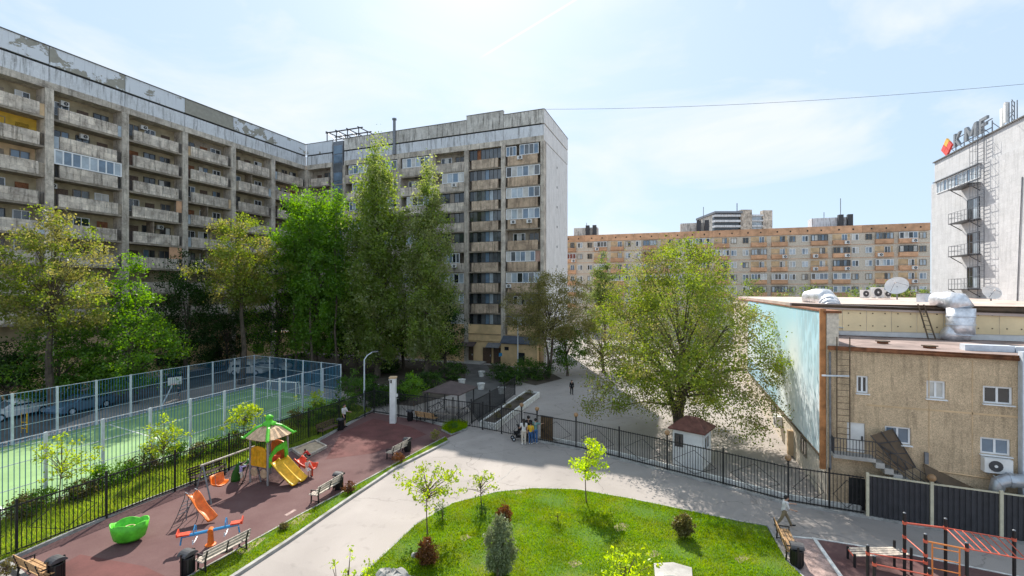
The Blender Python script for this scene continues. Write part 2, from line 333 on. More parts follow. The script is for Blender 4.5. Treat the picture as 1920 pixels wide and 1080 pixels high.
M['asphalt'] = asphalt_mat('asphalt', (.335, .30, .275))
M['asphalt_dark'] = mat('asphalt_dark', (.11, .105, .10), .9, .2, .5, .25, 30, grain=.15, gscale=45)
M['kerbstone'] = mat('kerbstone', (.36, .35, .33), .9, .25, 2, .3, 30)
M['kerb_white'] = mat('kerb_white', (.75, .74, .70), .85, .2, 3, .2, 30)
M['rubber'] = mat('rubber', (.105, .05, .048), .92, .2, .5, .3, 60, col2=(.14, .078, .073), grain=.14, gscale=40)
M['rubber_red'] = mat('rubber_red', (.135, .05, .045), .92, .2, .8, .3, 60, grain=.14, gscale=40)
M['soil'] = mat('soil', (.075, .06, .045), .95, .3, 1.2, .5, 12, grain=.2, gscale=25)
M['turf'] = mat('turf', (.06, .13, .004), .95, .3, .55, .5, 20, col2=(.13, .15, .012), lo=.45, hi=.75)
M['bare'] = mat('bare_earth', (.3, .24, .16), .95, .3, 2, .5, 12)
M['court'] = mat('court_surface', (.23, .37, .15), .9, .12, .4, .15, 40, grain=.08)
M['line'] = mat('line_paint', (.7, .72, .66), .8, .15, 2)
M['paver_pink'] = mat('paver_pink', (.38, .27, .24), .9, .25, 4, .3, 20, grain=.2, gscale=12)
M['concrete'] = mat('concrete', (.42, .40, .37), .9, .2, 1.2, .3, 20)
M['panel_stone'] = weathered('panel_stone', (.76, .67, .57), (.34, .285, .24), .8, .95, tile=(.9, .65))
M['panel_aggr'] = weathered('panel_aggr', (.62, .46, .32), (.27, .195, .14), .7, .9)
M['panel_aggr2'] = weathered('panel_aggr2', (.70, .55, .41), (.28, .21, .155), .85, .9)
M['pillar'] = weathered('pillar', (.66, .585, .49), (.30, .255, .21), .6, .95)
M['slab'] = weathered('slab', (.40, .34, .27), (.18, .15, .12), .4, .8)
M['gallery'] = mat('gallery_plaster', (.42, .35, .23), .9, .25, .8, .2, 12)
M['gallery_yellow'] = mat('gallery_yellow', (.72, .45, .06), .8, .15, 1)
M['fascia'] = weathered('fascia', (.68, .69, .71), (.46, .45, .44), .75, .45, objrand=.06)
M['fascia_peel'] = peeling('fascia_peel', (.68, .70, .73), (.33, .31, .26))
M['parapet_grey'] = weathered('parapet_grey', (.68, .64, .58), (.33, .30, .26), .9, .8)
M['gap'] = mat('gap_dark', (.03, .03, .03), .9)
M['coping'] = mat('coping_metal', (.12, .115, .11), .6)
M['end_wall'] = weathered('end_wall', (.72, .70, .68), (.56, .54, .51), .35, .5, objrand=.02)
M['peach'] = mat('peach_paint', (.76, .54, .29), .85, .2, .5, .2, 10)
M['peach_dk'] = mat('peach_paint_worn', (.56, .40, .24), .85, .2, .7, .2, 10)
M['cream'] = mat('cream_paint', (.84, .67, .45), .85, .12, .25, .15, 10, objrand=.06)  # paled: distance haze over the far block is put into this colour
M['orange_panel'] = mat('orange_panel', (.68, .39, .23), .85, .2, .8, .2, 10, objrand=.15)  # lightened as well, with the far block's haze in the colour
M['pvc'] = mat('pvc_white', (.80, .81, .82), .4, .05, 2)
M['frame_old'] = mat('frame_old', (.30, .24, .18), .7, .3, 3)
M['frame_dark'] = mat('frame_dark', (.07, .065, .06), .6, .3, 3)
def glass(name, c, rough=.06, spec=.8):
    return mat(name, c, rough, .25, .6, 0, spec=spec)
M['g_dark'] = glass('glass_dark', (.025, .03, .035)); M['g_blue'] = glass('glass_blue', (.15, .22, .30)); M['g_grey'] = glass('glass_grey', (.12, .13, .14))  # blue panes: some sky reflection is put into the base colour
M['g_pale'] = glass('glass_pale', (.42, .48, .53), .15); M['g_curtain'] = glass('glass_curtain', (.62, .60, .56), .3, .4); M['g_warm'] = glass('glass_warm', (.22, .17, .12), .2)
M['g_red'] = glass('glass_red', (.18, .04, .035), .25)
M['black_iron'] = mat('black_iron', (.016, .016, .018), .5, .2, 8)
M['galv'] = mat('galvanised', (.62, .67, .73), .42, .1, 4, metal=.1)
M['wire_blue'] = mat('wire_blue', (.05, .19, .33), .45, .1, 5)
M['wood'] = mat('wood_slat', (.44, .26, .12), .6, .3, 6, .2, 40, stretch=(1, 1, 1))
M['wood_grey'] = mat('wood_grey', (.50, .43, .36), .7, .3, 6, .2, 40)
M['wood_dk'] = mat('wood_dark', (.12, .075, .05), .6, .3, 6)
M['bin'] = mat('bin_black', (.014, .014, .016), .35, .2, 5)
M['tan_render'] = weathered('tan_render', (.60, .45, .295), (.44, .33, .215), .5, .85, objrand=0, grain=.38)
M['tan_smooth'] = mat('tan_smooth', (.66, .47, .28), .9, .2, .8, .3, 20)
M['yellow_panel'] = mat('yellow_panel', (.92, .73, .44), .8, .1, .6, .1, 10, objrand=.07)
M['roofing'] = mat('roofing_felt', (.52, .42, .37), .9, .15, .5, .3, 20)
M['roofing_dk'] = mat('roofing_old', (.30, .225, .20), .9, .3, .7, .4, 15)
M['rust'] = mat('rust', (.25, .10, .045), .85, .3, 3, .4, 20)
M['rust_pale'] = mat('rust_pale', (.46, .20, .075), .7, .3, 2, .3, 15)
M['rust_dk'] = mat('rust_dark', (.085, .062, .042), .8, .3, 2, .3, 15, col2=(.15, .10, .06))
M['white_wall'] = weathered('white_wall', (.58, .585, .60), (.48, .485, .49), .25, .7, objrand=.0, tile=(1.3, .6), tstr=.22)
M['white_paint'] = mat('white_paint', (.78, .77, .75), .7, .1, 1.5)
M['foil'] = mat('foil', (.80, .80, .82), .3, .2, 3, .9, 9, metal=.5)
M['duct'] = mat('duct_zinc', (.45, .48, .52), .35, .15, 3, metal=.7)
M['steel_grey'] = mat('steel_grey', (.22, .23, .25), .5, .2, 5, metal=.4)
M['steel_dk'] = mat('steel_dark', (.06, .06, .065), .5, .2, 5)
M['corr_dark'] = mat('corrugated_dark', (.05, .05, .056), .45, .15, 3, objrand=.12)
M['cream_metal'] = mat('cream_metal', (.62, .57, .42), .5, .1, 4)
M['red_roof'] = mat('red_roof', (.15, .06, .045), .8, .25, 3, .3, 20)
M['brown_roof'] = mat('brown_roof', (.085, .06, .056), .7, .15, 2)
M['orange_pl'] = mat('plastic_orange', (.78, .17, .02), .42, .2, 4, .15, 30, grain=.06)
M['red_pl'] = mat('plastic_red', (.70, .075, .03), .42, .2, 4, .15, 30, grain=.06)
M['yellow_pl'] = mat('plastic_yellow', (.80, .46, .02), .42, .2, 4, .15, 30, grain=.06)
M['amber_pl'] = mat('plastic_amber', (.76, .36, .015), .42, .2, 4, .15, 30, grain=.06)
M['green_pl'] = mat('plastic_green', (.11, .56, .03), .42, .2, 4, .15, 30, grain=.06)
M['dkgreen_pl'] = mat('plastic_dark_green', (.03, .14, .02), .4, .1, 2)
M['blue_pl'] = mat('paint_blue', (.05, .30, .58), .35, .08, 2)
M['tan_pl'] = mat('plastic_tan', (.62, .42, .26), .6, .25, 5, .4, 12)
M['grey_pl'] = mat('plastic_grey', (.30, .28, .27), .5, .1, 3)
M['gym_red'] = mat('gym_red', (.60, .12, .07), .4, .12, 4)
M['gym_orange'] = mat('gym_orange', (.70, .24, .06), .4, .12, 4)
M['globe'] = mat('globe_lamp', (.38, .22, .11), .3, .2, 3)
M['sand'] = mat('sand', (.50, .38, .26), .95, .15, 4, .4, 30)
M['bark'] = mat('bark', (.11, .085, .065), .95, .3, 3, .7, 18)
M['bark_pale'] = mat('bark_pale', (.22, .18, .14), .95, .3, 3, .7, 18)
M['twig'] = mat('twig', (.16, .11, .08), .9, .3, 3)
M['skin'] = mat('skin', (.50, .29, .20), .6, .08, 8)
M['hair'] = mat('hair_dark', (.018, .013, .011), .6, .2, 20)
def cloth(name, c): 
    M[name] = mat('cloth_' + name, c, .9, .2, 6); return M[name]
for k_, c_ in dict(white=(.68, .66, .64), khaki=(.22, .17, .10), black=(.012, .012, .014), yellow=(.70, .42, .03), teal=(.14, .26, .24), jeans=(.04, .11, .26), lavender=(.40, .34, .62), red=(.62, .05, .04), pinkish=(.62, .42, .38), cream=(.66, .58, .48), grey=(.2, .2, .21)).items(): cloth(k_, c_)
LEAF = dict(
    maple=leaf_mat('leaf_bright', (.08, .185, .018), (.145, .265, .026), .55, .03),
    poplar=leaf_mat('leaf_poplar', (.115, .185, .026), (.22, .285, .06), .55, .04),
    poplar2=leaf_mat('leaf_poplar_pale', (.155, .20, .055), (.28, .31, .12), .55, .05),
    olive=leaf_mat('leaf_olive', (.12, .125, .035), (.20, .185, .06), .45, .03),
    yellow=leaf_mat('leaf_yellow', (.17, .18, .045), (.27, .25, .08), .48, .03),
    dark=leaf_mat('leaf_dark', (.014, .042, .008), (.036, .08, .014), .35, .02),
    elm=leaf_mat('leaf_elm', (.11, .17, .018), (.20, .245, .045), .5, .03),
    elm2=leaf_mat('leaf_elm_dull', (.15, .155, .045), (.24, .22, .085), .45, .03),
    lime=leaf_mat('leaf_lime', (.28, .42, .012), (.42, .52, .02), .5, .03),
    spring=leaf_mat('leaf_spring', (.20, .31, .02), (.34, .40, .035), .5, .03),
    redbrown=leaf_mat('leaf_redbrown', (.11, .045, .02), (.20, .095, .03), .35, .03),
    browngreen=leaf_mat('leaf_browngreen', (.085, .085, .022), (.15, .125, .04), .35, .03),
    silver=leaf_mat('leaf_silver', (.13, .165, .08), (.25, .285, .16), .35, .03),
    shrub=leaf_mat('leaf_shrub', (.045, .115, .014), (.09, .175, .022), .45, .03),
    far=leaf_mat('leaf_far', (.09, .14, .035), (.17, .21, .06), .45, .03),
    grass=leaf_mat('grass_blade', (.10, .215, .002), (.225, .335, .006), .4, .0, c3=(.27, .31, .012)),
    grass_dry=leaf_mat('grass_blade_rough', (.15, .24, .025), (.29, .34, .07), .45, .02),
    petal=leaf_mat('petal_white', (.7, .7, .66), (.8, .8, .76), .3),
)
d1 = Vector((.3585, .9335)); d2 = Vector((.9335, -.3585))       # the two directions of the housing blocks
# ------------------------------------------------------------------ ground
def sheet(name, pts, z, m, kind='structure', thick=None, parent=None):
    vs = [Vector((p[0], p[1], z)) for p in pts]; n = len(vs)
    mb = MB()
    if thick: mb.raw(vs + [p - Vector((0, 0, thick)) for p in vs], [tuple(range(n))] + [(i, (i + 1) % n, (i + 1) % n + n, i + n) for i in range(n)])
    else: mb.raw(vs, [tuple(range(n))])
    # keep faces upward
    a = sum(vs[i].x * vs[(i + 1) % n].y - vs[(i + 1) % n].x * vs[i].y for i in range(n))
    if a < 0: mb.f = [tuple(reversed(f)) for f in mb.f]
    o = mb.build(name, m, parent)
    if kind and parent is None: tag(o, kind=kind)
    return o
def px(lst): return [G(u, v) for u, v in lst]
def strip(name, pts, w, h, m, kind='structure', z0=-.05):
    """a kerb: a continuous bar that follows pts on the ground"""
    mb = MB(); n = len(pts); L_, R_ = [], []
    for i in range(n):
        d = (pts[min(i + 1, n - 1)] - pts[max(i - 1, 0)]); d = Vector((d.x, d.y)).normalized(); q = Vector((-d.y, d.x)) * w / 2
        p = pts[i]; L_.append((p.x + q.x, p.y + q.y)); R_.append((p.x - q.x, p.y - q.y))
    for i in range(n - 1):
        a, b, c, d = L_[i], R_[i], R_[i + 1], L_[i + 1]
        mb.raw([(*a, z0), (*b, z0), (*c, z0), (*d, z0), (*a, h), (*b, h), (*c, h), (*d, h)], [(4, 5, 6, 7), (1, 2, 6, 5), (3, 0, 4, 7)] + ([(0, 1, 5, 4)] if i == 0 else []) + ([(2, 3, 7, 6)] if i == n - 2 else []))
    o = mb.build(name, m); return tag(o, kind=kind)
sheet('ground', [(-600, -60), (600, -60), (600, 900), (-600, 900)], 0, M['asphalt'])
RUB = px([(12, 1056), (240, 956), (420, 886), (590, 832), (698, 773), (790, 789), (868, 809), (838, 822), (800, 838), (700, 893), (560, 968), (440, 1035), (345, 1090), (200, 1200), (150, 1190), (45, 1083)])
sheet('playground_floor', RUB, .008, M['rubber'])
sheet('playground_floor', px([(640, 812), (700, 785), (770, 800), (800, 815), (700, 850), (610, 862)]), .012, M['rubber_red'])
sheet('playground_floor', px([(150, 1040), (270, 1062), (330, 1090), (200, 1195), (160, 1185), (70, 1085)]), .012, M['rubber_red'])
STRIP = px([(345, 1090), (440, 1035), (560, 968), (700, 893), (800, 838), (836, 821), (840, 828), (740, 879), (640, 946), (540, 1016), (425, 1090)])
sheet('grass_strip', STRIP, .05, M['turf'], thick=.05)
strip('kerb', px([(425, 1092), (540, 1017), (640, 947), (740, 880), (841, 829)]), .16, .12, M['kerbstone'])
strip('kerb', px([(340, 1092), (440, 1036), (560, 969), (700, 894), (800, 839), (834, 821)]), .08, .09, M['kerbstone'])
BED = px([(829, 807), (845, 794), (876, 797), (873, 806), (846, 816)])
sheet('grass_bed', BED, .05, M['turf'], thick=.05)
strip('kerb', px([(829, 807), (846, 816), (873, 807), (878, 797)]), .12, .1, M['kerbstone'])
LAWN = px([(640, 1110), (700, 1060), (780, 985), (850, 946), (930, 925), (1000, 918), (1080, 920), (1180, 937), (1290, 960), (1385, 980), (1437, 989), (1452, 1015), (1475, 1055), (1505, 1085), (1570, 1200), (1000, 1300), (560, 1250)])
sheet('lawn', LAWN, .06, M['turf'], thick=.06)
strip('kerb', px([(640, 1112), (699, 1061), (779, 985), (849, 945), (930, 924), (1000, 917), (1080, 919), (1180, 936), (1290, 959), (1386, 979), (1440, 988), (1455, 1015), (1478, 1055), (1508, 1085)]), .1, .075, M['kerbstone'])
for poly in ([(1210, 1040), (1228, 1034), (1240, 1042), (1222, 1050)], [(1375, 1050), (1392, 1044), (1405, 1050), (1388, 1060)], [(860, 1010), (875, 1004), (884, 1010), (870, 1018)], [(1150, 990), (1165, 982), (1180, 988), (1172, 998), (1155, 999)], [(1065, 1058), (1080, 1052), (1092, 1060), (1075, 1068)], [(957, 925), (975, 922), (985, 926), (968, 930)]):
    sheet('bare_earth', px(poly), .066, M['bare'])
for poly in ([(440, 1037), (478, 1012), (500, 1010), (470, 1035), (452, 1044)], [(540, 985), (570, 964), (585, 965), (560, 985)]):
    sheet('bare_earth', px(poly), .054, M['bare'])
for seg in ([(985, 862), (962, 878), (948, 893), (930, 905), (905, 926), (868, 958)],):
    pts_ = px(seg); strip('road_seam', pts_, .03, .006, M['kerbstone'], z0=.001)
sheet('paving', px([(1483, 1010), (1527, 1011), (1580, 1090), (1640, 1180), (1560, 1180), (1506, 1085)]), .006, M['paver_pink'])
sheet('playground_floor', px([(1531, 1012), (1600, 1023), (1700, 1040), (1920, 1085), (2100, 1130), (1900, 1250), (1650, 1180), (1584, 1090)]), .009, M['rubber'])
strip('kerb', px([(1526, 1010), (1582, 1090), (1640, 1180)]), .14, .05, M['kerb_white'])
strip('kerb', px([(1480, 1006), (1530, 1011), (1600, 1022), (1700, 1039), (1920, 1084), (2100, 1129)]), .07, .03, M['kerb_white'])
# soil and planting behind the playground
LS = px([(12, 1052), (240, 953), (420, 883), (590, 829), (698, 770)]); LSF = [G(638, 752), G(205, 908), G(20, 985)]
VERGE = LS + [Vector((-16.0, 43.0, 0)), Vector((-26.0, 12.0, 0)), Vector((-21.0, 12.5, 0))]
sheet('grass_verge', VERGE, .03, M['turf'])
strip('kerb', px([(-40, 1078), (12, 1054), (240, 954), (420, 884), (590, 830), (698, 771), (790, 787), (870, 808)]), .12, .13, M['kerbstone'])
strip('kerb', px([(12, 1056), (46, 1084), (100, 1125)]), .12, .13, M['kerbstone'])
sheet('flower_bed', [(-46.5, 44), (-36, 76), (-1, 63.2), (-1.5, 60), (-3.6, 49.5), (-9, 41.2), (-13.5, 42.8), (-16, 46.5), (-27, 52.5), (-33.5, 57), (-42, 33)], .004, M['soil'])
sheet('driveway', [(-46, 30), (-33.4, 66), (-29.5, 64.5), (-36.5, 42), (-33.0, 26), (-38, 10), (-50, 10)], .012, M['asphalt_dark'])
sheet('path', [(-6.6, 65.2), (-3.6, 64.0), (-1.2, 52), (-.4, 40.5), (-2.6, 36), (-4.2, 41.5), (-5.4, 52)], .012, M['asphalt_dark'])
sheet('flower_bed', [(-2.5, 63.2), (4.2, 60.8), (6.0, 54), (2.6, 50.2), (.6, 52.5)], .016, M['soil'])

# ------------------------------------------------------------------ sports court
cA, cB = Vector((-16.3, 43.1)), Vector((-27.96, 49.2)); cd = Vector((.309, .951)).normalized()
cC, cD = cA - cd * 34, cB - cd * 34
sheet('sports_court', [cA, cB, cD, cC], .016, M['court'])
ce = (cB - cA); cw = ce.length; ce = ce / cw
def court_pt(a, b): p = cA - cd * a + ce * b; return Vector((p.x, p.y, 0))
for seg in (((1.2, .9), (33, .9)), ((1.2, cw - .9), (33, cw - .9)), ((1.2, .9), (1.2, cw - .9)), ((6.5, 3.2), (6.5, cw - 3.2)), ((1.2, 3.2), (6.5, 3.2)), ((1.2, cw - 3.2), (6.5, cw - 3.2)), ((14, .9), (14, cw - .9)), ((23, .9), (23, cw - .9))):
    a, b = court_pt(*seg[0]), court_pt(*seg[1]); d = (b - a).normalized(); q = Vector((-d.y, d.x, 0)) * .05
    tag(MB().raw([p + Vector((0, 0, .022)) for p in (a - q, b - q, b + q, a + q)], [(0, 1, 2, 3)]).build('court_line', M['line']), kind='structure')
def court_fence(p, q, nb, label, first=True, last=True):
    d = (q - p); L_ = d.length; d = d / L_; t = thing('court_fence', (p.x, p.y, 0), label, 'fence', 'fence sides round the sports court')
    rz = math.atan2(d.y, d.x); hgt = 3.52
    for k in range(nb + 1):
        if (k == 0 and not first) or (k == nb and not last): continue
        c = p + d * (L_ * k / nb); piece('post', M['galv'], t, (c.x, c.y, hgt / 2), (.13, .10, hgt), rz)
    for z, hh in ((hgt - .04, .04), (2.35, .03), (1.2, .03), (.1, .04)):
        c = p + d * L_ / 2; piece('rail', M['galv'], t, (c.x, c.y, z), (L_, .022, hh), rz)
    n = int(L_ / .2)
    for k in range(n):
        c = p + d * (L_ * (k + .5) / n); piece('bar', M['wire_blue'], t, (c.x, c.y, hgt / 2 + .02), (.024, .024, hgt - .1), rz)
court_fence(cA, cA - cd * 2.42 * 12, 12, 'tall blue wire fence along the near long side of the green court')
court_fence(cB, cB - cd * 2.42 * 12, 12, 'tall blue wire fence along the far long side of the court, by the cars')
court_fence(cA, cB, 5, 'tall blue wire fence closing the short end of the court behind the goal', False, False)
def goal():
    a = G(501, 748); b = G(555, 752); t = thing('football_goal', (a + b) / 2, 'white metal goal frame at the shaded end of the green court', 'goal')
    hgt = 1.75; back = (Vector((cA.x + ce.x * cw / 2, cA.y + ce.y * cw / 2, 0)) - (a + b) / 2).normalized() * .9
    for p in (a, b): MB().tube([p, p + Vector((0, 0, hgt))], .05).build('post', M['white_paint'], t)
    MB().tube([a + Vector((0, 0, hgt)), b + Vector((0, 0, hgt))], .05).build('crossbar', M['white_paint'], t)
    for p in (a, b): MB().tube([p + Vector((0, 0, hgt)), p + back * .6 + Vector((0, 0, hgt)), p + back], .03).build('net_stay', M['white_paint'], t)
    MB().tube([a + back, b + back], .03).build('ground_bar', M['white_paint'], t)
goal()

# ------------------------------------------------------------------ left apartment block
LC = Vector((-35.4, 77.9)); LW = Wall(LC, -d1, d2)
t = LB = thing('apartment_building', (LC.x, LC.y, 0), 'long grey ten-storey block with open balcony galleries and flaking parapet on the left', 'building')
BAY, NB = 6.75, 8; S1 = NB * BAY - .1
def bay_s(k): return (-.1 + BAY * k, -.1 + BAY * (k + 1))
LW.part('wall', M['gallery'], t, 0, S1, 4.0, 31.2, -13.3, -1.6)
LW.part('roof', M['roofing_dk'], t, -.3, S1, 31.25, 35.2, -13.3, -.45)
LW.part('shadow_gap', M['gap'], t, 0, S1, 33.3, 33.8, -.5, -.16)
for k in range(NB):
    a, b = bay_s(k); a = max(a, -.35)
    LW.part('parapet_panel', M['fascia_peel'], t, a + .03, b - .03, 33.72, 35.55, -.4, 0)
    LW.part('fascia_panel', M['fascia'], t, a + .03, b - .03, 31.9, 33.48, -.4, -.02)
    LW.part('lintel', M['pillar'], t, a, b, 31.2, 31.9, -1.6, .03)
    LW.piece('coping', M['coping'], t, a + .01, b - .01, 35.55, 35.64, -.45, .08)
    LW.part('pillar', M['pillar'], t, b - .34, b + .34, 0, 31.2, -1.6, .10)
LW.part('pillar', M['pillar'], t, 0, .25, 0, 31.2, -1.6, .10)
rnd = random.Random(11)
gl = [M['g_dark'], M['g_dark'], M['g_grey'], M['g_blue'], M['g_curtain']]
for f in range(8):
    z0 = 28.2 - 3 * f
    for k in range(NB):
        a, b = bay_s(k); a = max(a + .34, .25); b -= .34
        low = f == 7
        LW.part('floor_slab', M['slab'], t, a, b, z0 - .16, z0 + .06, -1.6, .02)
        gap0, gap1 = rnd.choice((.42, .5)), rnd.choice((.42, .5))
        LW.part('balcony_panel', M['panel_stone'], t, a + gap0, b - gap1, z0 + .06, z0 + 1.34 + rnd.uniform(-.03, .03), -.16, .06)
        for (x0, x1) in ((a, a + gap0 - .03), (b - gap1 + .03, b)):       # slot beside the panel: railing or a board
            if rnd.random() < .25: LW.piece('slot_board', rnd.choice((M['slab'], M['tan_smooth'], M['g_pale'])), t, x0, x1, z0 + .08, z0 + 1.3, -.1, -.05)
            else:
                for q in range(4): LW.piece('railing_bar', M['steel_dk'], t, x0 + (x1 - x0) * (q + .4) / 4, x0 + (x1 - x0) * (q + .4) / 4 + .03, z0 + .08, z0 + 1.3, -.1, -.07)
        if k == 4 and f == 2:        # glazed-in balcony with white frames
            window(LW, t, a + .02, b - .02, z0 + 1.42, z0 + 2.98, 8, -.06, M['pvc'], [M['g_pale'], M['g_blue'], M['g_blue'], M['g_pale']], t=.12, depth=.12); continue
        if f > 5: continue
        if k == 5 and f == 1: LW.part('painted_wall', M['gallery_yellow'], t, a, b, z0 + .06, z0 + 2.84, -1.6, -1.5)
        if rnd.random() < .2: LW.part('painted_wall', rnd.choice((M['tan_smooth'], M['peach_dk'], M['slab'])), t, a + .1, a + rnd.uniform(2, 5), z0 + .07, z0 + 2.83, -1.6, -1.56)
        xs = [a + .5, a + 2.3, a + 4.1]; rnd.shuffle(xs)
        for q in range(2): window(LW, t, xs[q], xs[q] + rnd.uniform(1.1, 1.5), z0 + .95, z0 + 2.4, 2, -1.57, rnd.choice((M['pvc'], M['frame_old'], M['frame_dark'])), [rnd.choice(gl), rnd.choice(gl)], depth=.08)
        dm = rnd.choice((M['rust'], M['wood_dk'], M['frame_old'], M['wood_dk']))
        LW.piece('door', dm, t, xs[2] + .1, xs[2] + 1.1, z0 + .06, z0 + 2.2, -1.58, -1.5)
        if (k, f) in ((3, 5), (3, 3)): LW.part('balcony_screen', M['orange_panel'] if f == 5 else M['orange_panel'], t, a + .05, a + (1.55 if f == 5 else .7), z0 + 1.36, z0 + 2.83, -.1, -.03)
        if rnd.random() < .18: LW.part('balcony_partition', M['frame_old'], t, a + 3.2, a + 3.3, z0 + .06, z0 + 2.84, -1.6, -.2)
# base of the block: painted ground floors
LW.part('ground_floor_wall', M['peach'], t, 0, S1, 0, 3.3, -13.3, -.25)
for k in range(NB):
    a, b = bay_s(k); a = max(a + .34, .25); b -= .34
    LW.part('balcony_panel', M['peach_dk'], t, a, b, 4.1, 5.5, -1.6, .04)
    window(LW, t, a + 1.2, a + 3.0, 1.1, 2.5, 2, -.24, M['wood_dk'], [M['g_dark']], depth=.1)
    if k % 2: LW.piece('door', M['wood_dk'], t, a + 4.2, a + 5.2, 0, 2.1, -.26, -.18)
ac_n = 0
def air_unit(W, s0, z0, off, label, w=.72, h=.5, group='air conditioner units on the facades', depth=.32):
    loc = W.pt(s0 + w / 2, z0, off); t_ = thing('air_conditioner', loc, label, 'air conditioner', group)
    W.part('case', M['white_paint'], t_, s0, s0 + w, z0, z0 + h, off, off + depth)
    c = W.pt(s0 + w * .4, z0 + h / 2, off + depth); nn = Vector((W.n.x, W.n.y, 0))
    MB().tube([c - nn * .01, c + nn * .025], h * .38, 14).build('fan_grille', M['steel_dk'], t_)
    MB().tube([c + nn * .02, c + nn * .04], h * .1, 8).build('fan_hub', M['white_paint'], t_)
    b = MB()
    for q in (.15, .8): b.bar(W.pt(s0 + w * q, z0 - .03, off - .02), W.pt(s0 + w * q, z0 - .03, off + depth), .05)
    b.build('bracket', M['steel_grey'], t_)
for (k, f, q, lab) in ((4, 0, .75, 'outdoor unit on the top gallery of the left block beside the second pillar'), (3, 0, .62, 'outdoor unit on the gallery wall, top floor of the left block, third bay'), (4, 1, .5, 'outdoor unit on the gallery wall above the white glazed balcony of the left block'), (4, 3, .9, 'outdoor unit in the gallery below the white glazed balcony of the left block'), (3, 4, .35, 'outdoor unit on the gallery wall of the left block above the orange screen')):
    a, b = bay_s(k); air_unit(LW, a + q * BAY - .5, 28.2 - 3 * f + 2.1, -1.5, lab)

# ------------------------------------------------------------------ central apartment block
KC = Vector((4.42, 62.6)); CW = Wall(KC, -d2, -d1); EW = Wall(KC, d1, d2)
t = CB = thing('apartment_building', (KC.x, KC.y, 0), 'weathered ten-storey block with blank pale end wall behind the tall poplars', 'building')
CW.part('wall', M['slab'], t, .2, 42.5, 3.2, 31.2, -13.2, -1.1)
CW.part('roof', M['roofing_dk'], t, .3, 42.5, 31.25, 35.3, -13.2, -.45)
CW.part('shadow_gap', M['gap'], t, .3, 42.5, 33.35, 33.8, -.5, -.15)
EW.part('end_wall', M['end_wall'], t, .42, 13.3, 0, 31.2, -.3, 0)
EW.part('shadow_gap', M['gap'], t, .4, 13.2, 33.35, 33.8, -.4, -.15)
for k in range(3):
    EW.part('parapet_panel', M['end_wall'], t, .05 + 4.45 * k, 4.45 * (k + 1) - .02, 33.68, 35.6, -.4, .05)
    EW.part('fascia_panel', M['end_wall'], t, .05 + 4.45 * k, 4.45 * (k + 1) - .02, 31.3, 33.5, -.4, .03)
EW.piece('coping', M['coping'], t, 0, 13.35, 35.6, 35.66, -.45, .1)
for zz in (29, 26, 23, 20, 17, 14):
    EW.piece('vent', M['gap'], t, 6.6, 6.9, zz, zz + .35, -.02, .02)
PIL = [(0, .5), (5.75, 6.4), (11.6, 12.3), (17.6, 18.2), (23.4, 24.0), (29.0, 29.6), (34.2, 34.75), (36.85, 37.25), (42.2, 42.55)]
for a, b in PIL: CW.part('pillar', M['pillar'], t, a, b, 0, 31.2, -1.1, .06)
edges = [.05] + [(a + b) / 2 for a, b in PIL[1:-1]] + [42.55]
for i in range(len(edges) - 1):
    a, b = edges[i], edges[i + 1]
    if i == 6: continue
    up = .62 if i == 1 else 0
    pm = M['fascia_peel'] if i == 7 else M['parapet_grey']
    CW.part('parapet_panel', pm, t, a + .02, b - .02, 33.72, 35.6 + up, -.4, 0)
    CW.part('fascia_panel', M['fascia'] if i < 7 else M['fascia'], t, a + .02, b - .02, 32.0, 33.5, -.4, -.02)
    CW.part('lintel', M['pillar'], t, a, b, 31.2, 31.98, -1.1, .03)
    CW.piece('coping', M['coping'], t, a + .01, b - .01, 35.6 + up, 35.67 + up, -.45, .06)
CW.part('roof_hatch', M['parapet_grey'], t, 6.3, 11.8, 35.3, 36.15, -3, -.42)
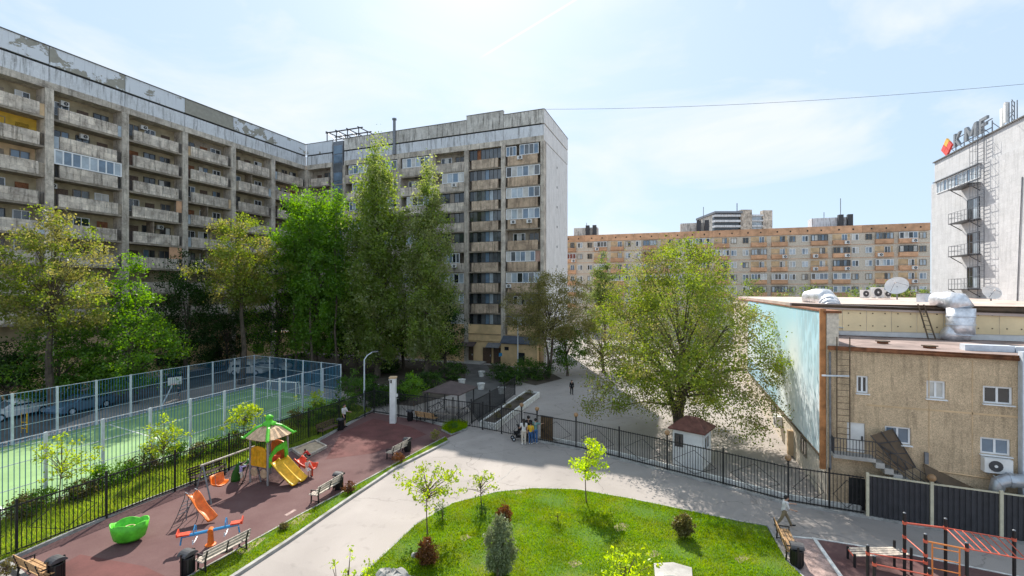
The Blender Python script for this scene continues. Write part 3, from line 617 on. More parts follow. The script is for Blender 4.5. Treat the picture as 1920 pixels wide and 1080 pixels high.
# glass stair tower strip
CW.part('stair_glazing_frame', M['steel_grey'], t, 34.75, 36.85, 3, 35.4, -1.0, -.1)
for q in range(21): CW.piece('pane', M['g_blue'] if q % 3 else M['g_grey'], t, 34.95, 36.65, 3.3 + 1.5 * q, 4.66 + 1.5 * q, -.1, -.04)
crn = random.Random(5)
def facade_unit(i, f, z0):
    a, b = PIL[i][1], PIL[i + 1][0]; cream_low = z0 < 6.4
    pan = M['peach'] if cream_low else (M['panel_aggr'] if i == 0 else M['panel_aggr2'] if i == 1 else M['panel_stone'])
    CW.part('floor_slab', M['slab'] if not cream_low else M['peach_dk'], t, a, b, z0 - .12, z0 + .05, -1.1, .02)
    if i == 1:      # stairwell: dark glazing, panel between slots
        CW.part('balcony_panel', pan, t, a + (.5 if not cream_low else .02), b - (.55 if not cream_low else .02), z0 + .05, z0 + 1.36, -.2, .09)
        cols = [M['g_grey'], M['g_grey'], M['g_pale'] if crn.random() < .6 else M['g_grey'], M['g_blue'], M['g_grey'], M['g_dark'], M['g_grey'], M['g_dark']]
        if f == 0: cols = [M['g_grey']] * 5 + [M['rust'], M['g_dark'], M['g_dark']]
        window(CW, t, a + .02, b - .02, z0 + 1.4, z0 + 2.88, 8, -.32, M['frame_dark'], cols, t=.05, depth=.08)
        return
    if i == 6: return
    CW.part('balcony_panel', pan, t, a + (.42 if i in (0, 7) else .05), b - (.36 if i in (0, 7) else .05), z0 + .05, z0 + 1.36, -.2, .08)
    if i == 7:
        window(CW, t, a + .6, a + 2.4, z0 + 1.0, z0 + 2.5, 2, -1.08, M['pvc'] if crn.random() < .5 else M['frame_old'], [crn.choice(gl), crn.choice(gl)])
        CW.piece('door', M['wood_dk'], t, a + 3, a + 3.9, z0 + .05, z0 + 2.2, -1.1, -1.02)
        return
    r_ = crn.random()
    pv = [M['g_pale'], M['g_blue'], M['g_curtain'], M['g_grey'], M['g_blue'], M['g_dark'], M['g_curtain'], M['g_pale']]; crn.shuffle(pv)
    if i == 0 and f in (0,):
        window(CW, t, a + .3, a + 3.1, z0 + 1.4, z0 + 2.86, 4, -.12, M['pvc'], [M['g_blue'], M['g_grey'], M['g_grey'], M['g_blue']]); window(CW, t, a + 3.6, b - .1, z0 + 1.4, z0 + 2.75, 3, -.12, M['pvc'], [M['g_blue'], M['g_grey'], M['g_blue']])
    elif (i == 0 and f in (1, 2, 3, 5, 6)) or (i > 0 and r_ < .62):
        w0 = a + (.1 if f != 5 else .8); w1 = b - (.1 if i < 2 else crn.uniform(.1, 1.6))
        window(CW, t, w0, w1, z0 + 1.4, z0 + 2.86, 6 if i == 0 else crn.choice((4, 5, 6)), -.12, M['pvc'], pv, t=.09)
        if f == 5 and i == 0: CW.part('painted_wall', mat('rose_paint', (.50, .32, .26), .85, .2, 1), t, a + .02, w0 - .02, z0 + 1.38, z0 + 2.88, -.4, -.14)
    else:
        if crn.random() < .5: window(CW, t, a + .1, b - .3, z0 + 1.4, z0 + 2.85, 6, -.3, M['frame_dark'], [M['g_dark'], M['g_grey'], M['g_warm']], t=.06)
        else:
            window(CW, t, a + .5, a + 2.0, z0 + 1.0, z0 + 2.5, 2, -1.08, M['frame_old'], [M['g_dark']]); window(CW, t, a + 2.6, a + 4.4, z0 + 1.0, z0 + 2.5, 3, -1.08, M['pvc'], [M['g_dark'], M['g_curtain'], M['g_dark']])
for f in range(9):
    z0 = 28.2 - 3 * f
    for i in range(8): facade_unit(i, f, z0)
# painted base with doors
CW.part('ground_floor_wall', M['peach'], t, .55, 42.5, 0, 3.15, -13.2, -.12)
CW.part('base_band', M['peach'], t, .6, 42.2, 3.2, 4.15, -1.05, .0)
CW.part('corner_band', M['peach_dk'], t, .02, .56, 0, 3.6, -1.0, .08)
def cu(u, v): return CW.uv(u, v)
for (u0, u1, lab) in ((876, 887, None), (905, 921, None), (925, 938, None)):
    s0, s1 = sorted((cu(u0, 680)[0], cu(u1, 680)[0])); dd = CW.piece('door', M['wood_dk'], t, s0, s1, 0, 2.25, -.14, -.04)
    CW.piece('door_handle', M['galv'], t, s0 + .12, s0 + .2, 1.0, 1.25, -.04, .0)
for (u0, u1, m_) in ((866, 893, M['brown_roof']), (915, 940, M['steel_grey'])):
    s0, s1 = sorted((cu(u0, 650)[0], cu(u1, 650)[0]))
    MB().raw([CW.pt(s0, 3.0, -.12), CW.pt(s1, 3.0, -.12), CW.pt(s1, 2.45, 1.0), CW.pt(s0, 2.45, 1.0), CW.pt(s0, 2.92, -.12), CW.pt(s1, 2.92, -.12), CW.pt(s1, 2.37, 1.0), CW.pt(s0, 2.37, 1.0)], [(0, 1, 2, 3), (7, 6, 5, 4), (3, 2, 6, 7), (0, 3, 7, 4), (1, 5, 6, 2)]).build('door_canopy', m_, t)
s0, s1 = sorted((cu(944, 650)[0], cu(1012, 650)[0])); s0 = max(s0, .3)
MB().raw([CW.pt(s0, 4.1, .1), CW.pt(s1, 4.1, .1), CW.pt(s1, 3.2, 1.3), CW.pt(s0, 3.2, 1.3), CW.pt(s0, 4.0, .1), CW.pt(s1, 4.0, .1), CW.pt(s1, 3.1, 1.3), CW.pt(s0, 3.1, 1.3)], [(0, 1, 2, 3), (7, 6, 5, 4), (3, 2, 6, 7), (0, 3, 7, 4), (1, 5, 6, 2)]).build('shed_roof', mat('roof_blue_grey', (.07, .085, .115), .5, .2, 2), t)
CW.part('annex_wall', M['peach'], t, s0 + .02, s1 - .05, 0, 3.1, .1, 1.1)
for (u0, u1, v0, v1) in ((946, 954, 650, 657), (972, 984, 661, 680)):
    a, z1 = CW.uv(u0, v0, 1.1); b, zz = CW.uv(u1, v1, 1.1); window(CW, t, min(a, b), max(a, b), zz, z1, 1, 1.09, M['wood_dk'], [M['g_dark']], t=.05, depth=.06)
CW.piece('address_plate', M['blue_pl'], t, cu(947, 665)[0], cu(941, 665)[0], 1.3, 1.75, 1.11, 1.13)
for k in range(3, 8):
    a = PIL[k][1] + .8
    if a < 41: window(CW, t, a, a + 1.6, 1.1, 2.4, 2, -.11, M['pvc'], [M['g_dark']], depth=.08)
# entrance steps
es = cu(893, 690)[0]
st = thing('entrance_steps', CW.pt(es, 0, 1), 'grey concrete steps rising to the doors of the central block', 'steps')
for q in range(4): CW.part('step', M['concrete'], st, es - 1.6, es + 1.3, .014, .12 + .05 * (3 - q), .0 + .42 * q + .02, .42 + .42 * q)
for (i, f, lab) in ((0, 0, 'outdoor unit below the two top-floor windows of the central block'), (0, 3, 'outdoor unit left of its twin under a white window strip, central block'), (0, 3, 'outdoor unit right of its twin under a white window strip, central block'), (0, 6, 'outdoor unit low on the rightmost balcony column of the central block'), (2, 1, 'outdoor unit below white windows behind the right-hand poplar, high up'), (2, 5, 'outdoor unit under the white four-pane window right of the poplar')):
    a = PIL[i][1]; q = 2.6 if 'two' in lab else (3.6 if 'left of' in lab else (1.2 if 'right of' in lab else (4.3 if i == 0 else 1.2)))
    air_unit(CW, a + q, 28.2 - 3 * f + .72, .1, lab)
# steel frame, vent stack and downpipe on the roof
def roof_frame():
    t_ = thing('rooftop_scaffold', CW.pt(36, 35.3, -3), 'open rusty steel frame standing on the roof above the glass stair strip', 'scaffold')
    z0, z1 = 35.3, 37.3; ss = (32.0, 34.3, 36.6, 38.6); oo = (-5.5, -2.8, -.6); b = MB()
    for s_ in ss:
        for o_ in oo: MB().bar(CW.pt(s_, z0, o_), CW.pt(s_, z1, o_), .13).build('upright', M['steel_dk'], t_)
    for o_ in oo: MB().bar(CW.pt(ss[0] - .8, z1, o_), CW.pt(ss[-1] + .3, z1, o_), .16).build('beam', M['steel_dk'], t_)
    for s_ in ss: MB().bar(CW.pt(s_, z1 + .13, oo[0] - .3), CW.pt(s_, z1 + .13, oo[-1] + .3), .12).build('beam', M['steel_dk'], t_)
    for i in range(3): MB().bar(CW.pt(ss[i], z0 + .3, oo[2]), CW.pt(ss[i + 1], z1, oo[2]), .08).build('brace', M['steel_dk'], t_)
    MB().bar(CW.pt(ss[0] - .5, z0 + .6, oo[2]), CW.pt(ss[-1], z0 + .6, oo[2]), .1).build('beam', M['steel_dk'], t_)
roof_frame()
s_, z_ = cu(741, 226)
vt = thing('vent_stack', CW.pt(s_, 31.5, .2), 'teal-grey vent pipe rising past the parapet left of the first poplar top', 'pipe')
MB().tube([CW.pt(s_, 31.9, .22), CW.pt(s_, z_, .22)], .22, 10).build('pipe', M['steel_grey'], vt)
MB().tube([CW.pt(s_, z_, .22), CW.pt(s_, z_ + .25, .22)], [.34, .34], 10).build('cap', M['steel_grey'], vt)

# ------------------------------------------------------------------ peach block in the distance
PR = Vector((91.9, 99.6)); PW = Wall(PR, (-.953, .303), (-.303, -.953))
t = PBT = thing('apartment_building', (PR.x, PR.y, 0), 'long cream and orange housing block across the back on the right', 'building')
PW.part('wall', M['cream'], t, 0, 82, 0, 23.7, -12, 0)
PW.part('roof', M['roofing_dk'], t, 0.2, 81.8, 23.72, 25.2, -12, -.2)
prn = random.Random(3); nbay = 13; bw = 82 / nbay
for k in range(nbay):
    a = bw * k; b = a + bw
    PW.part('parapet_panel', M['orange_panel'], t, a + .02, b - .02, 23.75, 25.45, -.2, .12)
    for q in (.28, .72): PW.piece('vent', M['gap'], t, a + bw * q - .15, a + bw * q + .15, 24.4, 24.75, .1, .14)
    for f in range(6):
        z = 21.6 - 3.0 * f
        flip = k % 2; b0, b1 = (a + .5, a + 3.9) if flip else (a + 2.4, b - .5); w0 = a + 4.4 if flip else a + .7
        PW.part('balcony_panel', M['orange_panel'], t, b0, b1, z - .45, z + .5, .0, .55)
        fm = prn.choice((M['pvc'], M['pvc'], M['frame_dark'], M['frame_old'])); cs = [M['g_pale'], M['g_grey'], M['g_blue'], M['g_curtain'], M['g_dark']]
        r_ = prn.random()
        if r_ < .62: window(PW, t, b0 + .02, b1 - .02, z + .52, z + 1.95, prn.choice((4, 5)), .38, fm, [prn.choice(cs) for _ in range(5)] if r_ > .05 else [M['g_red']], t=.1, depth=.12)
        else:
            PW.part('balcony_recess', M['tan_smooth'], t, b0, b1, z + .5, z + 1.95, .0, .03); window(PW, t, b0 + .5, b0 + 1.6, z + .45, z + 1.9, 2, .03, fm, [prn.choice(cs) for _ in range(2)])
            PW.piece('railing', M['steel_grey'], t, b0, b1, z + .72, z + .78, .5, .55)
        window(PW, t, w0, w0 + 1.3, z + .45, z + 1.85, 2, .01, prn.choice((M['pvc'], M['pvc'], M['frame_old'])), [prn.choice(cs) for _ in range(2)], t=.1)
        PW.piece('floor_joint', M['orange_panel'], t, a + .02, b - .02, z - .6, z - .5, .0, .05)
for i, (k, f, lab) in enumerate(((0, 0, 'top row, rightmost bay'), (2, 0, 'top row, third bay from right'), (1, 1, 'second row, second bay from right'), (3, 1, 'second row, fourth bay from right'), (2, 1, 'second row, third bay from right'), (3, 2, 'third row, fourth bay from right'), (0, 2, 'third row, rightmost bay'), (2, 2, 'third row, third bay from right'), (4, 1, 'second row, right of the big tree'), (12, 1, 'second row, leftmost bay'), (11, 0, 'top row, second bay from left'), (0, 3, 'fourth row, rightmost bay'))):
    air_unit(PW, bw * k + 2.6, 21.6 - 3 * f - .4, .56, 'outdoor unit on the cream and orange block, ' + lab, 1.0, .75)
def roof_box(u0, u1, v0, y_, n, m_):
    s0, s1 = sorted((PW.uv(u0, 420, -5)[0], PW.uv(u1, 420, -5)[0])); z1 = PW.uv((u0 + u1) / 2, v0, -5)[1]
    PW.part('rooftop_room', m_, PBT, s0, s1, 25.2, z1, -8, -5)
    for q in range(n): PW.part('chimney', M['steel_dk'], PBT, s0 + .2 + 1.9 * q, s0 + 1.2 + 1.9 * q, 25.2, z1 + .5, -4.9, -3.9)
roof_box(1076, 1120, 427, 0, 2, M['parapet_grey']); roof_box(1276, 1330, 418, 0, 2, M['parapet_grey']); roof_box(1522, 1598, 408, 0, 2, M['fascia'])
mast = MB()
for u, v in ((1319, 388), (1576, 372), (1545, 398), (1100, 418)):
    s_, z_ = PW.uv(u, v, -6); MB().tube([PW.pt(s_, 25.2, -6), PW.pt(s_, z_, -6)], .08, 5).build('antenna_mast', M['steel_grey'], PBT)
# grey tower block further back
TY = 205.0
a, b = P(1341, 430, TY), P(1449, 430, TY)
FT = thing('tower_block', ((a.x + b.x) / 2, TY, 0), 'grey concrete tower block with rounded upper floors beyond the cream and orange block', 'building')
ztop = P(1341, 396, TY).z
zx = FT
def tb(name, u0, u1, v0, v1, y0, y1, m_):
    A, B = P(u0, v1, TY), P(u1, v0, TY); return MB().box(A.x, B.x, TY + y0, TY + y1, A.z, B.z).build(name, m_, FT)
MB().box(a.x + .5, b.x - .5, TY + 3, TY + 22, 0, ztop - 1).build('wall', M['parapet_grey'], FT)
tb('stair_wall', 1390, 1410, 393, 640, 0, 3.2, M['panel_stone']); tb('stair_wall', 1432, 1449, 394, 640, 0.3, 3.1, M['panel_stone'])
for k in range(5):
    tb('balcony_band', 1341, 1389.5, 402 + 10 * k, 406 + 10 * k, .2, 3.2, M['fascia']); tb('window_band', 1341.5, 1389.5, 406.2 + 10 * k, 411.8 + 10 * k, 1.2, 3.1, M['g_dark'])
    tb('balcony_band', 1410.5, 1431.5, 402 + 10 * k, 405 + 10 * k, .2, 3.2, M['fascia']); tb('window_band', 1410.5, 1431.5, 405.2 + 10 * k, 411.8 + 10 * k, 1.2, 3.1, M['g_pale'])
tb('roof_slab', 1340, 1392, 396, 400, -.2, 21, M['steel_grey'])
for u in (1346, 1356, 1366, 1376, 1386): tb('roof_post', u, u + 1.2, 400, 402, .5, 2, M['steel_dk'])
MB().tube([P(1382, 396, TY + 4), P(1382, 381, TY + 4)], .2, 5).build('antenna_mast', M['steel_grey'], FT)
# ------------------------------------------------------------------ white office block with the roof sign
WF = Vector((53.1, 57.4)); WW = Wall(WF, -d1, -d2); BKW = Wall(WF, d2, d1)
t = WB = thing('office_building', (WF.x, WF.y, 0), 'tall blank white office block with ladder and small fire landings at the right edge', 'building')
ZT = 26.5
WW.part('wall', M['white_wall'], t, 0, 26, 0, 23.9, -22, 0)
WW.part('upper_wall', M['white_wall'], t, .55, 26, 23.9, ZT, -21.5, -.1)
WW.piece('coping', M['coping'], t, .4, 26, ZT, ZT + .12, -.4, .06)
a0, zt = WW.uv(1757, 336); a1, _ = WW.uv(1838, 303); zb = WW.uv(1757, 350)[1]; zt2 = WW.uv(1838, 306)[1]
zt, zb = 23.85, 22.45
window(WW, t, a0, a1, zb, zt, 11, -.02, M['pvc'], [M['g_pale'], M['g_pale'], M['g_blue']], t=.09, depth=.1, name='window_strip')
WW.piece('window_hood', M['steel_grey'], t, a0 - .4, a1 + .2, zt + .03, zt + .12, -.1, .3)
for q in range(4):
    zf = (22.0, 18.15, 14.45, 10.75)[q]
    s0 = WW.uv(1814, 400)[0]; s1 = WW.uv(1837, 400)[0]
    if q:
        WW.piece('door_recess', M['gap'], t, s0 - .05, s1 + .05, zf - .02, zf + 2.35, -.3, .012)
        dd = window(WW, t, s0, s1, zf, zf + 2.3, 2, .015, M['steel_grey'], [M['g_dark'], M['g_pale']], t=.08, depth=.05, name='door')
    l0 = WW.uv(1803, 400)[0] - .1; l1 = s1 + .3
    fl = WW.part('fire_landing', M['steel_dk'], t, l0, l1, zf - .16, zf - .06, .02, 1.15)
    b = MB()
    for z_ in (.5, 1.05):
        b.bar(WW.pt(l0, zf + z_, 1.12), WW.pt(l1, zf + z_, 1.12), .04); b.bar(WW.pt(l0, zf + z_, .05), WW.pt(l0, zf + z_, 1.12), .04)
    for k in range(7): s_ = l0 + (l1 - l0) * k / 6; b.bar(WW.pt(s_, zf - .1, 1.12), WW.pt(s_, zf + 1.05, 1.12), .03)
    b.build('railing', M['steel_grey'], fl)
    b = MB()
    for s_ in (l0 + .2, l1 - .2): b.bar(WW.pt(s_, zf - .9, .03), WW.pt(s_, zf - .18, 1.0), .07)
    b.build('bracket', M['steel_dk'], fl)
la, lb = WW.uv(1839, 400)[0], WW.uv(1851, 400)[0]
ld = MB()
for s_ in (la, lb): ld.bar(WW.pt(s_, 9.9, .25), WW.pt(s_, ZT + 1.6, .25), .06)
for k in range(44): ld.bar(WW.pt(la, 10.2 + .4 * k, .25), WW.pt(lb, 10.2 + .4 * k, .25), .035)
for k in range(14):
    for s_ in (la, lb): ld.bar(WW.pt(s_, 10.8 + 1.2 * k, .25), WW.pt(s_, 10.8 + 1.2 * k, .9), .03)
    ld.bar(WW.pt(la, 10.8 + 1.2 * k, .9), WW.pt(lb, 10.8 + 1.2 * k, .9), .03)
for s_ in (la, (la + lb) / 2, lb): ld.bar(WW.pt(s_, 11, .9), WW.pt(s_, ZT + .9, .9), .025)
ld.build('caged_ladder', M['steel_grey'], t)
c1_ = WW.uv(1912, 400)[0]; MB().tube([WW.pt(c1_ + .4, 21, .04), WW.pt(c1_ + .1, 16, .05), WW.pt(c1_ - .3, 9.5, .04)], .04, 5).build('wall_cable', M['steel_grey'], t)
# roof sign
def roof_sign():
    SW = Wall(WW.pt(0, 0, -.5).xy, WW.d, WW.n)
    s0, z0 = SW.uv(1790, 276); t_ = thing('rooftop_sign', SW.pt(s0, ZT, 0), 'grey letters KMF and a red and yellow diamond on a frame at the roof edge', 'sign')
    ax = Vector((SW.d.x, SW.d.y, 0)); ay = Vector((0, 0, 1)); nn = Vector((SW.n.x, SW.n.y, 0))
    letters = dict(K=[[(0, 0), (.2, 0), (.2, 1), (0, 1)], [(.2, .42), (.36, .56), (.78, 0), (.54, 0)], [(.2, .42), (.56, 1), (.80, 1), (.36, .5), (.2, .36)]],
                   M=[[(0, 0), (.2, 0), (.2, 1), (0, 1)], [(.8, 0), (1, 0), (1, 1), (.8, 1)], [(.2, 1), (.2, .66), (.42, .2), (.58, .2), (.8, .66), (.8, 1), (.5, .45)]],
                   F=[[(0, 0), (.2, 0), (.2, 1), (0, 1)], [(.2, .8), (.75, .8), (.75, 1), (.2, 1)], [(.2, .42), (.66, .42), (.66, .61), (.2, .61)]])
    gm = mat('sign_grey', (.20, .215, .23), .4, .08, 3)
    zb, hh = ZT + .75, 1.55
    sk = SW.uv(1792, 262)[0]; sf = SW.uv(1857, 240)[0]; tot = sf - sk
    lay = (('K', sk, tot * .27), ('M', sk + tot * .34, tot * .36), ('F', sk + tot * .77, tot * .27))
    for ch, s_, w in lay:
        b = MB()
        for poly in letters[ch]: b.prism([(x * w, y * hh) for x, y in poly], ax, ay, SW.pt(s_, zb, 0), nn * .22)
        b.build('letter', gm, t_)['label'] = 'grey letter ' + ch
    # four-part diamond
    c = SW.uv(1778, 272)[0]; hw, hv = (sk - SW.uv(1767, 272)[0]) * .42, 1.12; zc = ZT + 1.28
    red, yel = mat('sign_red', (.70, .07, .05), .45, .06, 3), mat('sign_yellow', (.80, .42, .05), .45, .06, 3)
    for dx, dz, m_ in ((0, .5, yel), (-.5, 0, red), (.5, 0, red), (0, -.5, red)):
        b = MB(); q = .47
        b.prism([(hw * (dx + x), hv * (dz + y)) for x, y in ((0, -q), (q, 0), (0, q), (-q, 0))], ax, ay, SW.pt(c, zc, 0), nn * .2); b.build('diamond_tile', m_, t_)
    b = MB()
    b.bar(SW.pt(sk - 2.2, zb + .2, -.15), SW.pt(sf, zb + .2, -.15), .08); b.bar(SW.pt(sk, zb + 1.1, -.15), SW.pt(sf, zb + 1.1, -.15), .08)
    for k in range(6):
        s_ = sk - 2 + (sf - sk + 2) * k / 5
        b.bar(SW.pt(s_, ZT, -.15), SW.pt(s_, zb + .9, -.15), .07); b.bar(SW.pt(s_, ZT, -1.5), SW.pt(s_, zb + .7, -.15), .05)
    b.build('support_frame', M['steel_grey'], t_)
roof_sign()
def antenna():
    s_, _ = WW.uv(1892, 240, -1.0); t_ = thing('cell_antenna', WW.pt(s_, ZT, -1), 'white panel antennas on a lattice mast at the roof edge of the white block', 'antenna')
    b = MB(); zb, z1 = ZT, WW.uv(1899, 190, -1.0)[1]
    for o_ in (-.2, .2):
        for q in (-.2, .2): b.bar(WW.pt(s_ + .6 + q, zb, -1 + o_), WW.pt(s_ + .6 + q, z1, -1 + o_), .06)
    for k in range(6):
        z_ = zb + .2 + k * .45; b.bar(WW.pt(s_ + .4, z_, -1.2), WW.pt(s_ + .8, z_ + .3, -.8), .04); b.bar(WW.pt(s_ - .4, z_ if k == 1 else zb + 1.6, -1), WW.pt(s_ + .6, zb + 1.6, -1), .04)
    b.build('mast', M['steel_grey'], t_)
    for q, zz in ((-.5, .35), (.05, .75)): WW.part('panel_antenna', M['white_paint'], t_, s_ + q - .16, s_ + q + .16, zb + zz, zb + zz + 2.0, -.85, -.62)
antenna()

# ------------------------------------------------------------------ tan annex with the mural wall
bO = Vector((15.45, 22.26)); BW = Wall(bO, (.917, -.398), (-.398, -.917)); md = Vector((.344, .939)).normalized(); MW = Wall(bO, md, (-md.y, md.x))
t = AN = thing('annex_building', (bO.x, bO.y, 0), 'tan rough-rendered annex with yellow upper storey and flat roof at the right', 'building')
SL = .033
def bz(s_): return 7.72 - SL * s_
BW.part('core_wall', M['tan_smooth'], t, .1, 14, 0, bz(14) - .1, -7.0, -.16)
WIN = [(1606, 1628, 704, 738, 2, [M['g_dark']]), (1737, 1773, 713, 749, 2, [M['g_curtain'], M['g_curtain']]), (1843, 1899, 723, 760, 2, [M['g_dark'], M['g_dark']]), (1659, 1708, 798, 835, 2, [M['g_blue']]), (1838, 1895, 819, 856, 2, [M['g_blue'], M['g_blue']])]
holes = [(*sorted((BW.uv(u0, v0)[0], BW.uv(u1, v1)[0])), BW.uv(u1, v1)[1], BW.uv(u0, v0)[1]) for u0, u1, v0, v1, _, _ in WIN] + [(*sorted((BW.uv(1588, 850)[0], BW.uv(1622, 850)[0])), BW.uv(1622, 850)[1], BW.uv(1588, 791)[1])]
def holed_wall(W, s0, s1, top, holes, o0, o1, name, m_, par):
    ss = sorted({s0, s1, *[h[0] for h in holes], *[h[1] for h in holes]}); zs = sorted({0.0, 6.9, *[h[2] for h in holes], *[h[3] for h in holes]}); mb = MB()
    for i in range(len(ss) - 1):
        for j in range(len(zs)):
            z0_, z1_ = zs[j], (zs[j + 1] if j + 1 < len(zs) else None); cs, cz = (ss[i] + ss[i + 1]) / 2, (z0_ + (z1_ or 7.2)) / 2
            if any(h[0] < cs < h[1] and h[2] < cz < h[3] for h in holes): continue
            if z1_ is None: W.box(mb, ss[i], ss[i + 1], z0_, top(ss[i]), o0, o1, top(ss[i + 1]))
            else: W.box(mb, ss[i], ss[i + 1], z0_, z1_, o0, o1)
    return mb.build(name, m_, par)
holed_wall(BW, .02, 14, bz, holes, -.155, 0, 'wall', M['tan_render'], t)
fl = MB(); BW.box(fl, .02, 14, bz(0) + .005, bz(0) + .07, -7, .12, bz(14) + .07); fl.build('roof_sheet', M['roofing_dk'], t)
BW.box(MB(), .02, 14, bz(0) - .1, bz(0) + .10, .125, .16, bz(14) + .10).build('roof_edge', M['rust'], t)
MW.part('side_wall', M['cream'], t, .0, 40, 0, 9.4, -.5, -.0)
UO = Vector((17.95, 28.79)); UW = Wall(UO, d2, -d1)
def uz(s_): return 9.70 - SL * s_
UW.part('upper_wall', M['white_paint'], t, 0, 26, 7.0, uz(0) - .02, -1.0, 0, uz(26) - .02)
bolts = 0
for k in range(20):
    a = .1 + 1.22 * k
    UW.part('cladding_panel', M['yellow_panel'], t, a, a + 1.19, 8.05, uz(a) - .2, .0, .035, uz(a + 1.19) - .2)
    if 0 < k < 10:
        for q in (.3, .9):
            for zz in (8.35, 9.1): UW.piece('bolt', M['rust_dk'], t, a + q - .03, a + q + .03, zz, zz + .06, .03, .05)
UW.box(MB(), -.2, 26, uz(0) - .18, uz(0), .0, .18, uz(26)).build('roof_edge', M['rust_dk'], t)
A_ = UW.pt(-.3, uz(-.3) + .03, .15); B_ = UW.pt(26, uz(26) + .03, .15)
ru = MB(); pts = [A_, B_, Vector((70, 36, 9.72)), Vector((30.2, 60.5, 9.72))]
ru.raw(pts + [p - Vector((0, 0, .3)) for p in pts], [(3, 2, 1, 0), (0, 1, 5, 4), (1, 2, 6, 5), (2, 3, 7, 6), (3, 0, 4, 7)]); ru.build('upper_roof', M['roofing'], t)
ru = MB().raw([MW.pt(0, 7.5, -.4), UW.pt(0, 7.5, -.5), MW.pt(40, 7.5, -.4), MW.pt(40, 9.38, -.4), UW.pt(0, 9.38, -.5), MW.pt(0, 9.38, -.4)], [(0, 1, 4, 5), (1, 2, 3, 4)])
MW.box(MB(), -.1, 40, 9.4, 9.52, -.6, .1).build('roof_edge', M['rust'], t)
for (u0, u1, v0, v1) in ((1447.5, 1457, 765, 805), (1503, 1513, 832, 862)):
    s0, z1 = MW.uv(u1, v0); s1, z0 = MW.uv(u0, v1); s0, s1 = sorted((s0, s1)); window(MW, t, s0, s1, 1.0, 1.95, 2, .01, M['frame_old'], [M['g_dark']], depth=.06)
for (u, z0, hh, ww) in ((1467, .9, .75, .95), (1488, .0, 1.6, .35)):
    s0, _ = MW.uv(u, 800)
    if hh < 1: air_unit(MW, s0, z0, .02, 'white outdoor unit low on the wall under the mural', ww, hh, depth=.4)
    else: MW.part('wall_box', M['tan_smooth'], t, s0, s0 + ww, .05, hh, .0, .3)
# windows, door, fittings of the front
for (u0, u1, v0, v1, n, pn) in WIN:
    s0, z1 = BW.uv(u0, v0); s1, z0 = BW.uv(u1, v1); window(BW, t, s0 + .005, s1 - .005, z0 + .005, z1 - .005, n, -.13, M['pvc'], pn, t=.075, depth=.06)
    BW.piece('window_sill', M['pvc'], t, s0 - .04, s1 + .04, z0 - .05, z0 - .01, .0, .14)
s0, z1 = BW.uv(1588, 791); s1, z0 = BW.uv(1622, 850); zl = z0
dr = BW.part('door', M['white_paint'], t, s0 + .01, s1 - .01, z0, z1 - .01, -.14, -.06); BW.piece('door_handle', M['steel_dk'], t, s1 - .14, s1 - .08, (z0 + z1) / 2 - .12, (z0 + z1) / 2 + .08, -.06, -.01)
land_e = s1 + .25
BW.part('landing', M['concrete'], t, .15, land_e, zl - .2, zl - .03, .0, .62)
ns = 9
for k in range(ns):
    BW.part('step', M['concrete'], t, land_e + .33 * k, land_e + .33 * (k + 1), zl - .22 - .22 * (k + 1), zl - .08 - .22 * (k + .5), .0, .62)
b = MB()
for k in range(14):
    s_ = .18 + (land_e - .18) * k / 13; b.bar(BW.pt(s_, zl - .03, .6), BW.pt(s_, zl + .75, .6), .02)
b.bar(BW.pt(.18, zl + .75, .6), BW.pt(land_e, zl + .75, .6), .035); b.bar(BW.pt(.18, zl + .3, .6), BW.pt(land_e, zl + .3, .6), .025)
for k in range(5): b.bar(BW.pt(.18, zl - .03, .05 + .13 * k), BW.pt(.18, zl + .75, .05 + .13 * k), .02)
for q in (.75, .4, .2): b.bar(BW.pt(land_e, zl + q, .6), BW.pt(land_e + .33 * ns, zl + q - .22 * ns, .6), .03)
for k in range(12): s_ = land_e + .33 * ns * k / 11; zz = zl - .22 * ns * k / 11; b.bar(BW.pt(s_, zz - .1, .6), BW.pt(s_, zz + .75, .6), .018)
b.build('railing', M['steel_dk'], t)
def wall_quad(name, pix, m_, offs, thick=.04):
    p = [BW.pt(*(lambda q: (q[0], q[1]))(BW.uv(u, v, o_)), o_) for (u, v), o_ in zip(pix, offs)]
    n = Vector((BW.n.x, BW.n.y, .3)).normalized() * thick
    return MB().raw(p + [q - n for q in p], [(0, 1, 2, 3), (7, 6, 5, 4), (0, 4, 5, 1), (1, 5, 6, 2), (2, 6, 7, 3), (3, 7, 4, 0)]).build(name, m_, t)
c1 = wall_quad('stair_canopy', [(1673, 804), (1717, 877), (1690, 884), (1632, 817)], M['rust_dk'], [.1, .1, .62, .62])
c2 = wall_quad('stair_canopy', [(1731, 869), (1845, 924), (1800, 924), (1738, 901)], M['rust_dk'], [.06, .06, .6, .6])
b = MB()
def wq(u, v, o_): a, z = BW.uv(u, v, o_); return BW.pt(a, z, o_)
for (p, q) in (((1673, 803, .12), (1717, 876, .12)), ((1632, 816, .66), (1690, 883, .66)), ((1652, 809, .4), (1703, 880, .4)), ((1646, 832, .66), (1688, 826, .12)), ((1662, 850, .66), (1702, 850, .12))): b.bar(wq(*p), wq(*q), .035)
b.build('canopy_frame', M['steel_dk'], t)
